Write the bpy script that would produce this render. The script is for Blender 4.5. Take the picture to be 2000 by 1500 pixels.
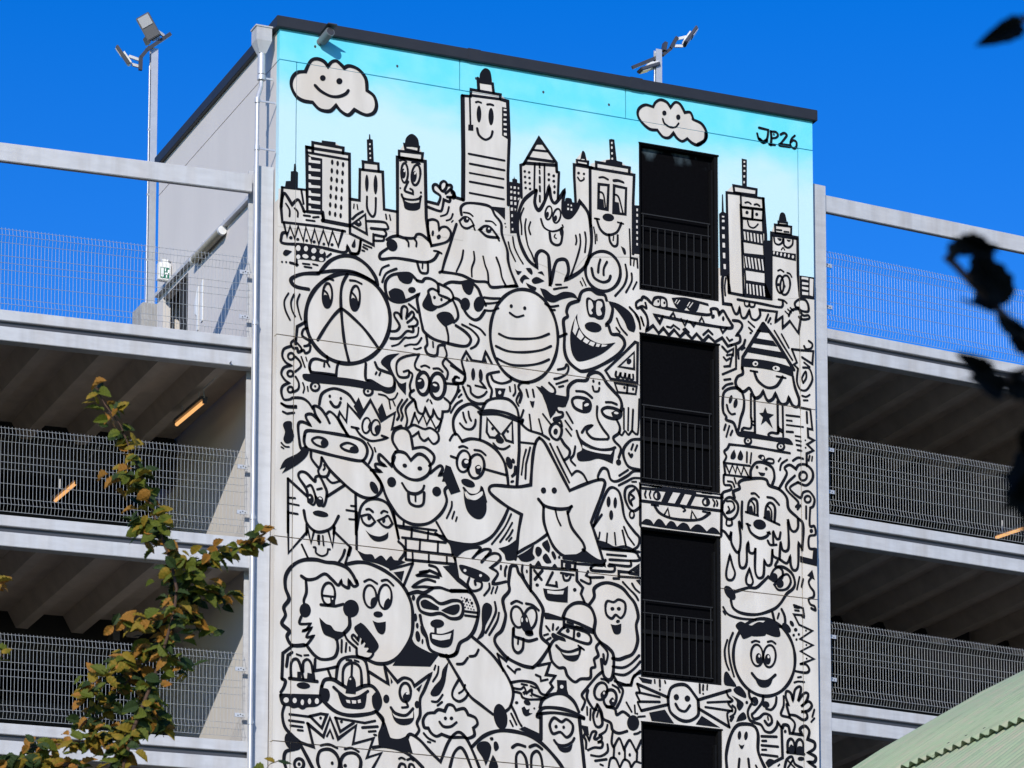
import bpy, bmesh, math, random
from mathutils import Vector, Matrix, Euler
random.seed(7)
scene = bpy.context.scene
for o in list(bpy.data.objects):
    bpy.data.objects.remove(o)
R = math.radians
# ------------------------------------------------------------------ camera
CAM = Vector((-16.2273, -46.4364, 1.6))
YAW, PITCH, ROLL = 0.403171, 0.139228, 0.000926
cam = bpy.data.cameras.new('camera')
camo = bpy.data.objects.new('camera', cam)
scene.collection.objects.link(camo)
FW = Vector((math.sin(YAW)*math.cos(PITCH), math.cos(YAW)*math.cos(PITCH), math.sin(PITCH)))
RT = Vector((math.cos(YAW), -math.sin(YAW), 0))
UP = RT.cross(FW)
RT2 = math.cos(ROLL)*RT + math.sin(ROLL)*UP
UP2 = -math.sin(ROLL)*RT + math.cos(ROLL)*UP
m = Matrix((RT2, UP2, -FW)).transposed().to_4x4()
m.translation = CAM
camo.matrix_world = m
cam.sensor_width = 36
cam.lens = 128.426
cam.shift_y = 0.66340
cam.clip_start = 0.1
cam.clip_end = 3000
cam.dof.use_dof = True
cam.dof.focus_distance = 49
cam.dof.aperture_fstop = 14
scene.camera = camo
# ------------------------------------------------------------------ light
SUN = Vector((0.72, 1.0, -0.59)).normalized()
elev = math.asin(-SUN.z)
azim = math.atan2(-SUN.x, -SUN.y)          # compass angle of the sun from +Y towards +X
world = bpy.data.worlds.new('World')
scene.world = world
world.use_nodes = True
nt = world.node_tree
for n in list(nt.nodes):
    nt.nodes.remove(n)
out = nt.nodes.new('ShaderNodeOutputWorld')
bg = nt.nodes.new('ShaderNodeBackground')
sky = nt.nodes.new('ShaderNodeTexSky')
sky.sky_type = 'NISHITA'
sky.sun_disc = False
sky.sun_elevation = elev
sky.sun_rotation = azim
sky.altitude = 300
sky.air_density = 1.0
sky.dust_density = 0.0
sky.ozone_density = 3.0
hs = nt.nodes.new('ShaderNodeHueSaturation')
hs.inputs['Saturation'].default_value = 1.43
hs.inputs['Hue'].default_value = 0.521
hs.inputs['Value'].default_value = 1.16
nt.links.new(sky.outputs[0], hs.inputs['Color'])
nt.links.new(hs.outputs[0], bg.inputs['Color'])
bg.inputs['Strength'].default_value = 0.148
nt.links.new(bg.outputs[0], out.inputs['Surface'])
sun = bpy.data.lights.new('sun', 'SUN')
sun.energy = 4.0
sun.angle = R(0.5)
sun.color = (1.0, 0.94, 0.84)
suno = bpy.data.objects.new('sun', sun)
suno.rotation_euler = SUN.to_track_quat('-Z', 'Y').to_euler()
suno.location = (-20, -30, 60)
scene.collection.objects.link(suno)
scene.view_settings.view_transform = 'Standard'
scene.view_settings.look = 'None'
scene.view_settings.exposure = 0.0
scene.view_settings.gamma = 1.0
scene.view_settings.use_curve_mapping = False
# ------------------------------------------------------------------ helpers
COL = scene.collection

def tag(o, label=None, cat=None, group=None, kind=None):
    if label: o['label'] = label
    if cat: o['category'] = cat
    if group: o['group'] = group
    if kind: o['kind'] = kind
    return o

def empty(name, loc, label, cat, group=None):
    o = bpy.data.objects.new(name, None)
    o.location = loc
    o.empty_display_size = 0.2
    COL.objects.link(o)
    return tag(o, label, cat, group)

def link(name, me, parent=None, keep=True):
    o = bpy.data.objects.new(name, me)
    COL.objects.link(o)
    if parent:
        o.parent = parent
        if keep:                       # mesh is in world coordinates
            o.matrix_parent_inverse = world_mat(parent).inverted()
    return o

def world_mat(o):
    mm = Matrix.LocRotScale(o.location, o.rotation_euler, o.scale)
    if o.parent:
        return world_mat(o.parent) @ o.matrix_parent_inverse @ mm
    return mm

class MB:
    def __init__(self): self.v = []; self.f = []; self.s = []
    def add(self, vs, fs, smooth=False):
        n = len(self.v)
        self.v += [tuple(p) for p in vs]
        self.f += [tuple(i+n for i in f) for f in fs]
        self.s += [smooth]*len(fs)
        return self
    def hexa(self, p):                 # eight corners: bottom 4 ccw, top 4 ccw
        return self.add(p, [(3,2,1,0),(4,5,6,7),(0,1,5,4),(1,2,6,5),(2,3,7,6),(3,0,4,7)])
    def box(self, x0, x1, y0, y1, z0, z1, W=None):
        p = [(x0,y0,z0),(x1,y0,z0),(x1,y1,z0),(x0,y1,z0),(x0,y0,z1),(x1,y0,z1),(x1,y1,z1),(x0,y1,z1)]
        if W:
            p = [W(*q) for q in p]
        return self.hexa(p)
    def tube(self, pts, r, n=8, caps=True, radii=None):
        pts = [Vector(p) for p in pts]
        rings = []
        for i, p in enumerate(pts):
            a = pts[max(i-1,0)]; b = pts[min(i+1,len(pts)-1)]
            t = (b-a).normalized()
            ref = Vector((0,0,1)) if abs(t.z) < .9 else Vector((1,0,0))
            u = t.cross(ref).normalized(); w = t.cross(u)
            rr = radii[i] if radii else r
            rings.append([p + u*(rr*math.cos(2*math.pi*k/n)) + w*(rr*math.sin(2*math.pi*k/n)) for k in range(n)])
        vs = [q for ring in rings for q in ring]
        fs = []
        for i in range(len(pts)-1):
            for k in range(n):
                fs.append((i*n+k, i*n+(k+1)%n, (i+1)*n+(k+1)%n, (i+1)*n+k))
        self.add(vs, fs, n > 5)
        if caps:
            self.add(rings[0], [tuple(range(n))]); self.add(rings[-1], [tuple(range(n-1,-1,-1))])
        return self
    def bar(self, a, b, w, h, up=(0,0,1)):
        a = Vector(a); b = Vector(b); t = (b-a).normalized(); up = Vector(up)
        u = t.cross(up).normalized()*(w/2); v = u.cross(t).normalized()*(h/2)
        return self.hexa([a-u-v, a+u-v, b+u-v, b-u-v, a-u+v, a+u+v, b+u+v, b-u+v])
    def build(self, name, mat, parent=None, keep=True, bevel=0):
        me = bpy.data.meshes.new(name)
        me.from_pydata(self.v, [], self.f)
        bm = bmesh.new(); bm.from_mesh(me)
        for f, s in zip(bm.faces, self.s): f.smooth = s
        if bevel:
            bmesh.ops.bevel(bm, geom=[e for e in bm.edges if len(e.link_faces) == 2 and e.calc_face_angle(0) > .6], offset=bevel, segments=2, affect='EDGES', clamp_overlap=True)
        bmesh.ops.recalc_face_normals(bm, faces=bm.faces)
        bm.to_mesh(me); bm.free()
        if mat: me.materials.append(M[mat])
        return link(name, me, parent, keep)

M = {}
def material(name, base, rough=.6, metal=0, noise=0, nscale=3, dark=None, stretch=(1,1,1), bump=0, bscale=60, spec=.5):
    mt = bpy.data.materials.new(name); mt.use_nodes = True
    t = mt.node_tree; b = t.nodes['Principled BSDF']
    b.inputs['Base Color'].default_value = (*base, 1)
    b.inputs['Roughness'].default_value = rough
    b.inputs['Metallic'].default_value = metal
    b.inputs['Specular IOR Level'].default_value = spec
    if noise or bump:
        tc = t.nodes.new('ShaderNodeTexCoord'); mp = t.nodes.new('ShaderNodeMapping')
        mp.inputs['Scale'].default_value = stretch
        t.links.new(tc.outputs['Object'], mp.inputs['Vector'])
    if noise:
        nz = t.nodes.new('ShaderNodeTexNoise'); nz.inputs['Scale'].default_value = nscale
        nz.inputs['Detail'].default_value = 8; nz.inputs['Roughness'].default_value = .62
        t.links.new(mp.outputs[0], nz.inputs['Vector'])
        rp = t.nodes.new('ShaderNodeValToRGB')
        d = dark or tuple(c*(1-noise) for c in base)
        rp.color_ramp.elements[0].position = .32; rp.color_ramp.elements[0].color = (*d, 1)
        rp.color_ramp.elements[1].position = .66; rp.color_ramp.elements[1].color = (*base, 1)
        t.links.new(nz.outputs[0], rp.inputs[0]); t.links.new(rp.outputs[0], b.inputs['Base Color'])
    if bump:
        nb = t.nodes.new('ShaderNodeTexNoise'); nb.inputs['Scale'].default_value = bscale
        nb.inputs['Detail'].default_value = 6
        bp = t.nodes.new('ShaderNodeBump'); bp.inputs['Strength'].default_value = bump; bp.inputs['Distance'].default_value = .01
        t.links.new(tc.outputs['Object'], nb.inputs['Vector'])
        t.links.new(nb.outputs[0], bp.inputs['Height']); t.links.new(bp.outputs[0], b.inputs['Normal'])
    M[name] = mt
    return mt

def emitter(name, col, strength):
    mt = bpy.data.materials.new(name); mt.use_nodes = True
    b = mt.node_tree.nodes['Principled BSDF']
    b.inputs['Base Color'].default_value = (*col, 1)
    b.inputs['Emission Color'].default_value = (*col, 1)
    b.inputs['Emission Strength'].default_value = strength
    M[name] = mt

material('grey_wall', (.70,.665,.63), .75, noise=.06, nscale=1.2, stretch=(1,1,.25), bump=.15)
material('galvanised', (.575,.585,.60), .55, .0, noise=.14, nscale=5, stretch=(.6,.6,2.2), bump=.05, bscale=25)
material('galv_bright', (.62,.63,.64), .42, .35, noise=.12, nscale=9)
material('wire', (.50,.52,.52), .45, .3)
material('coping', (.022,.023,.026), .5, noise=.2, nscale=4)
material('dark_core', (.03,.03,.03), .9)
material('deck_steel', (.58,.49,.41), .75, noise=.22, nscale=2.5)
material('concrete_floor', (.085,.08,.075), .85, noise=.25, nscale=1.6, bump=.1)
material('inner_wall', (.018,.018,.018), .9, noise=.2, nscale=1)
material('screen_black', (.0035,.0035,.0045), .9, noise=.4, nscale=30, spec=.04)
material('frame_black', (.0065,.0065,.007), .7, noise=.3, nscale=12, spec=.12)
material('rail_black', (.026,.026,.026), .6, spec=.2)
material('paint_black', (.0045,.0045,.007), .6, spec=.2)
material('concrete_block', (.42,.41,.39), .85, noise=.2, nscale=6, bump=.2)
material('white_plastic', (.75,.75,.72), .4)
material('dark_metal', (.07,.07,.075), .4, .2)
material('lamp_grey', (.10,.10,.11), .35, .3)
material('lens', (.42,.43,.45), .15, .1)
material('green_sign', (.005,.14,.085), .4)
material('sign_white', (.85,.87,.86), .4)
material('rust_beige', (.40,.36,.26), .6, noise=.25, nscale=14)
material('cctv_grey', (.16,.18,.19), .45)
material('bark', (.10,.055,.035), .9, noise=.4, nscale=25)
material('grass', (.05,.075,.025), .95, noise=.45, nscale=1.5, bump=.4)
material('asphalt', (.05,.05,.052), .9, noise=.25, nscale=12, bump=.3)
material('brick_wall', (.28,.17,.12), .9, noise=.3, nscale=6)
emitter('tube_light', (1.0, .50, .18), 1.0)

def add_layer(name, new, col, zlo, zhi, scale, stretch, amount):
    """copy a material and lay a blotchy second colour over it (sprayed paint, run-off)"""
    mt = M[name].copy(); mt.name = new; t = mt.node_tree; b = t.nodes['Principled BSDF']
    src = b.inputs['Base Color'].links[0].from_socket
    tc = t.nodes.new('ShaderNodeTexCoord'); mp = t.nodes.new('ShaderNodeMapping'); mp.inputs['Scale'].default_value = stretch
    t.links.new(tc.outputs['Object'], mp.inputs['Vector'])
    n = t.nodes.new('ShaderNodeTexNoise'); n.inputs['Scale'].default_value = scale; n.inputs['Detail'].default_value = 6
    t.links.new(mp.outputs[0], n.inputs['Vector'])
    r_ = t.nodes.new('ShaderNodeMapRange'); r_.inputs[1].default_value = .45; r_.inputs[2].default_value = .75
    t.links.new(n.outputs[0], r_.inputs[0]); fac = r_.outputs[0]
    mu = t.nodes.new('ShaderNodeMath'); mu.operation = 'MULTIPLY'; t.links.new(fac, mu.inputs[0]); mu.inputs[1].default_value = amount
    fac = mu.outputs[0]
    if zlo is not None:
        sp = t.nodes.new('ShaderNodeSeparateXYZ'); t.links.new(tc.outputs['Object'], sp.inputs[0])
        z_ = t.nodes.new('ShaderNodeMapRange'); z_.inputs[1].default_value = zlo; z_.inputs[2].default_value = zhi
        t.links.new(sp.outputs[2], z_.inputs[0])
        m2 = t.nodes.new('ShaderNodeMath'); m2.operation = 'MULTIPLY'; t.links.new(fac, m2.inputs[0]); t.links.new(z_.outputs[0], m2.inputs[1])
        fac = m2.outputs[0]
    mx = t.nodes.new('ShaderNodeMix'); mx.data_type = 'RGBA'; t.links.new(fac, mx.inputs[0]); t.links.new(src, mx.inputs[6])
    mx.inputs[7].default_value = (*col, 1); t.links.new(mx.outputs[2], b.inputs['Base Color'])
    M[new] = mt
add_layer('screen_black', 'screen_oversprayed', (.24,.34,.40), 22.22, 22.46, 5, (1,1,.6), .7)
add_layer('galvanised', 'galvanised', (.30,.29,.28), None, None, 7, (1,1,.12), .35)
add_layer('galvanised', 'galvanised', (.42,.33,.24), None, None, 3.1, (1.3,1.3,.2), .22)

# off-white wall paint, with the sprayed cyan sky above the painted skyline
def wall_paint():
    mt = bpy.data.materials.new('mural_wall_paint'); mt.use_nodes = True
    t = mt.node_tree; b = t.nodes['Principled BSDF']
    b.inputs['Roughness'].default_value = .7
    b.inputs['Specular IOR Level'].default_value = .25
    N = t.nodes.new; Lk = t.links.new
    tc = N('ShaderNodeTexCoord'); sp = N('ShaderNodeSeparateXYZ'); Lk(tc.outputs['Object'], sp.inputs[0])
    def noise(scale, det=6, stretch=(1,1,1)):
        mp = N('ShaderNodeMapping'); mp.inputs['Scale'].default_value = stretch
        Lk(tc.outputs['Object'], mp.inputs['Vector'])
        n = N('ShaderNodeTexNoise'); n.inputs['Scale'].default_value = scale; n.inputs['Detail'].default_value = det
        Lk(mp.outputs[0], n.inputs['Vector']); return n.outputs[0]
    def math_(op, a, bb):
        q = N('ShaderNodeMath'); q.operation = op
        for i, x in enumerate((a, bb)):
            if isinstance(x, (int, float)): q.inputs[i].default_value = x
            else: Lk(x, q.inputs[i])
        return q.outputs[0]
    def mix(fac, c1, c2):
        q = N('ShaderNodeMix'); q.data_type = 'RGBA'
        if isinstance(fac, (int, float)): q.inputs[0].default_value = fac
        else: Lk(fac, q.inputs[0])
        for i, c in ((6, c1), (7, c2)):
            if isinstance(c, tuple): q.inputs[i].default_value = (*c, 1)
            else: Lk(c, q.inputs[i])
        return q.outputs[2]
    def ramp(x, lo, hi):
        q = N('ShaderNodeMapRange'); q.interpolation_type = 'SMOOTHSTEP'
        Lk(x, q.inputs[0]); q.inputs[1].default_value = lo; q.inputs[2].default_value = hi
        return q.outputs[0]
    # plain off-white paint with faint vertical run-off and warm blotches
    n1 = noise(2.2, 8, (1.6, 1, .35)); n2 = noise(.9, 5)
    white = mix(ramp(n1, .35, .7), (.62,.58,.515), (.73,.69,.625))
    white = mix(math_('MULTIPLY', ramp(n2, .47, .70), .7), white, (.655,.585,.495))
    # grime collecting along the horizontal panel joints
    jn = math_('FRACT', math_('DIVIDE', math_('SUBTRACT', 18.7525+29.0, sp.outputs[2]), 2.9), 0.0)
    near = math_('MULTIPLY', ramp(math_('SUBTRACT', 1.0, jn), .90, 1.0), ramp(noise(3.5, 6), .45, .75))
    white = mix(math_('MULTIPLY', near, .6), white, (.56,.48,.40))
    # sprayed sky
    zz = math_('ADD', sp.outputs[2], math_('MULTIPLY', math_('SUBTRACT', noise(1.6, 6, (1,1,1.6)), .5), .75))
    zz = math_('ADD', zz, math_('MULTIPLY', math_('SUBTRACT', noise(.45, 2), .5), .9))
    sky_c = mix(ramp(zz, 22.0, 22.95), (.56,.80,.86), (.14,.72,.86))
    blot = ramp(noise(2.6, 7), .35, .72)
    sky_c = mix(math_('MULTIPLY', blot, math_('MULTIPLY', ramp(zz, 22.2, 22.9), .45)), sky_c, (.30,.80,.90))
    fac = math_('GREATER_THAN', sp.outputs[2], 20.72)
    Lk(mix(fac, white, sky_c), b.inputs['Base Color'])
    nb = N('ShaderNodeTexNoise'); nb.inputs['Scale'].default_value = 45; nb.inputs['Detail'].default_value = 6
    Lk(tc.outputs['Object'], nb.inputs['Vector'])
    bp = N('ShaderNodeBump'); bp.inputs['Strength'].default_value = .12; bp.inputs['Distance'].default_value = .01
    Lk(nb.outputs[0], bp.inputs['Height']); Lk(bp.outputs[0], b.inputs['Normal'])
    M['wall_paint'] = mt
    # the same white without the sprayed sky, for the filled figures
    m2 = mt.copy(); m2.name = 'figure_white'
    t2 = m2.node_tree; b2 = t2.nodes['Principled BSDF']
    mixn = b2.inputs['Base Color'].links[0].from_node
    src = mixn.inputs[6].links[0].from_socket
    t2.links.new(src, b2.inputs['Base Color'])
    M['figure_white'] = m2
wall_paint()

# ------------------------------------------------------------------ ground
g = MB().add([(-900,-900,0),(900,-900,0),(900,900,0),(-900,900,0)], [(0,1,2,3)]).build('ground', 'grass')
g['kind'] = 'structure'
g = MB().add([(-60,-14,.004),(60,-14,.004),(60,-4,.004),(-60,-4,.004)], [(0,1,2,3)]).build('road', 'asphalt'); g['kind'] = 'structure'
g = MB().box(-60,60,-3.99,-2.0,.0,.12).build('pavement', 'concrete_floor'); g['kind'] = 'structure'

# ------------------------------------------------------------------ stair tower
TW, ZT = 8.4704, 23.25
ZC, FH = 18.7525, 2.9
JT = 22.782
TD = 5.6
WIN = [(20.2,22.45),(17.28,19.545),(14.4,16.625),(11.5,13.745),(8.6,10.85),(5.7,7.95),(2.8,5.05)]
WX0, WX1 = 5.59, 6.888
tower = empty('stair_tower', (TW/2, TD/2, 0), 'pale stair tower covered in a black and white doodle mural under a cyan sky', 'tower')
G = .015      # joint gap
joints_z = [JT] + [ZC - FH*k for k in range(0, 7)]
joints_x = [.258, 8.222]
def panel(x0, x1, z0, z1, name='concrete_panel'):
    return MB().box(x0, x1, 0, .12, z0, z1).build(name, 'wall_paint', tower)
h = G/2
for a, b in ((0, 2.747-h), (2.747+h, 5.381-h), (5.381+h, TW)):
    panel(a, b, JT+h, ZT)
rows = [(joints_z[i+1]+h, joints_z[i]-h) for i in range(len(joints_z)-1)] + [(0, joints_z[-1]-h)]
for z0, z1 in rows:
    panel(0, joints_x[0]-h, z0, z1)
    panel(joints_x[1]+h, TW, z0, z1)
    panel(joints_x[0]+h, WX0, z0, z1)
    panel(WX1, joints_x[1]-h, z0, z1)
    cuts = []                                    # lintel pieces between the openings
    lo = z0
    for w0, w1 in sorted(WIN):
        a, b = max(w0, z0), min(w1, z1)
        if b <= a: continue
        if a > lo + .02: cuts.append((lo, a))
        lo = b
    if z1 > lo + .02: cuts.append((lo, z1))
    for a, b in cuts:
        panel(WX0, WX1, a, b)
MB().box(.004, TW-.004, .125, .3, 0, ZT-.01).build('backing_wall', 'dark_core', tower)
# side, rear and roof
MB().box(0, .12, .121, TD, JT+h, ZT).build('side_wall_strip', 'grey_wall', tower)
# side wall around the doorway on the open deck
DY0, DY1, DZ0, DZ1 = 4.06, 5.3, 18.72, 21.02
MB().box(0, .12, .121, DY0, 0, JT-h).box(0, .12, DY1, TD, 0, JT-h).box(0, .12, DY0, DY1, 0, DZ0).box(0, .12, DY0, DY1, DZ1, JT-h).build('side_wall', 'grey_wall', tower)
MB().box(.3, .34, DY0-.1, DY1+.1, DZ0, DZ1+.1).build('doorway_recess', 'dark_core', tower)
MB().box(.05, .09, DY0+.02, DY0+.52, DZ0+.03, DZ1-.05).build('door', 'inner_wall', tower)
MB().box(TW-.12, TW, .121, TD, 0, ZT).build('side_wall', 'grey_wall', tower)
MB().box(.121, TW-.121, TD-.12, TD, 0, ZT).build('rear_wall', 'grey_wall', tower)
MB().box(-.002, TW+.002, .002, TD, ZT+.001, ZT+.06).build('roof_slab', 'dark_core', tower)
# coping: separate lengths of folded sheet with lap joints
cz0, cz1 = ZT-.012, ZT+.157
cx = [-.062, 2.95, 5.53, TW+.062]
for i in range(3):
    o = .0025 if i == 1 else 0
    MB().box(cx[i]+(0 if i == 0 else .001), cx[i+1], -.062-o, .25, cz0, cz1+o).build('coping', 'coping', tower, bevel=.008)
    if i: MB().box(cx[i]-.10, cx[i]+.10, -.067, .2, cz0-.003, cz1+.008).build('coping_joint', 'coping', tower, bevel=.004)
MB().box(-.0615, .25, .251, TD+.06, cz0, cz1-.001).build('coping', 'coping', tower, bevel=.008)
MB().box(TW-.25, TW+.0615, .251, TD+.06, cz0, cz1-.001).build('coping', 'coping', tower, bevel=.008)
MB().box(.251, TW-.251, TD-.2, TD+.0595, cz0, cz1-.002).build('coping', 'coping', tower, bevel=.008)
# anchor holes left in the top panels
for k, (hx, hz) in enumerate([(.53,22.93+.13),(1.78,22.98),(3.0,23.0),(4.06,22.97),(5.11,22.95),(6.47,22.95),(7.82,22.93)]):
    c = Vector((hx, -.002, hz))
    MB().add([c+Vector((.018*math.cos(a*math.pi/4), 0, .022*math.sin(a*math.pi/4))) for a in range(8)], [tuple(range(8))]).build('anchor_hole', 'dark_metal', tower)
# black screened openings with their railings
for w0, w1 in WIN[:5]:
    op = MB().box(WX0+.004, WX1-.004, .105, .115, w0+.004, w1-.004).build('window_screen', 'screen_black' if w1 < 22 else 'screen_oversprayed', tower)
    fr = MB()
    t_ = .028
    fr.box(WX0+.002, WX0+t_, .012, .104, w0+.002, w1-.002).box(WX1-t_-.03, WX1-.002, .012, .104, w0+.002, w1-.002)
    fr.box(WX0+t_, WX1-t_-.03, .012, .104, w1-t_, w1-.003).box(WX0+t_, WX1-t_-.03, .012, .104, w0+.003, w0+t_)
    fr.box(WX1-.105, WX1-.075, .03, .104, w0+t_, w1-t_-.2)
    fr.build('window_frame', 'frame_black', op)
    MB().box(WX0-.006, WX1+.006, -.014, .02, w1-.012, w1+.006).build('window_head', 'frame_black', op)
    rt = w1 - 1.065                                # handrail height
    xa, xb = WX0+.055, WX1-.12
    for zz, dd, nm in ((rt, .008, 'handrail'), (rt-.19, .006, 'rail'), (w0+.10, .006, 'rail')):
        MB().box(xa, xb, .035, .058, zz-dd, zz+dd).build(nm, 'rail_black', op)
    nb = 10
    for k in range(nb):
        x = xa + .03 + (xb-xa-.06)*k/(nb-1)
        top = rt-.012 if k in (0, nb-1) else rt-.20
        MB().box(x-.005, x+.005, .038, .052, w0+.11, top).build('baluster', 'rail_black', op)
    MB().box(xa-.02, xb+.02, .062, .10, w0+.67, w0+.73).build('floor_edge', 'frame_black', op)

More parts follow.
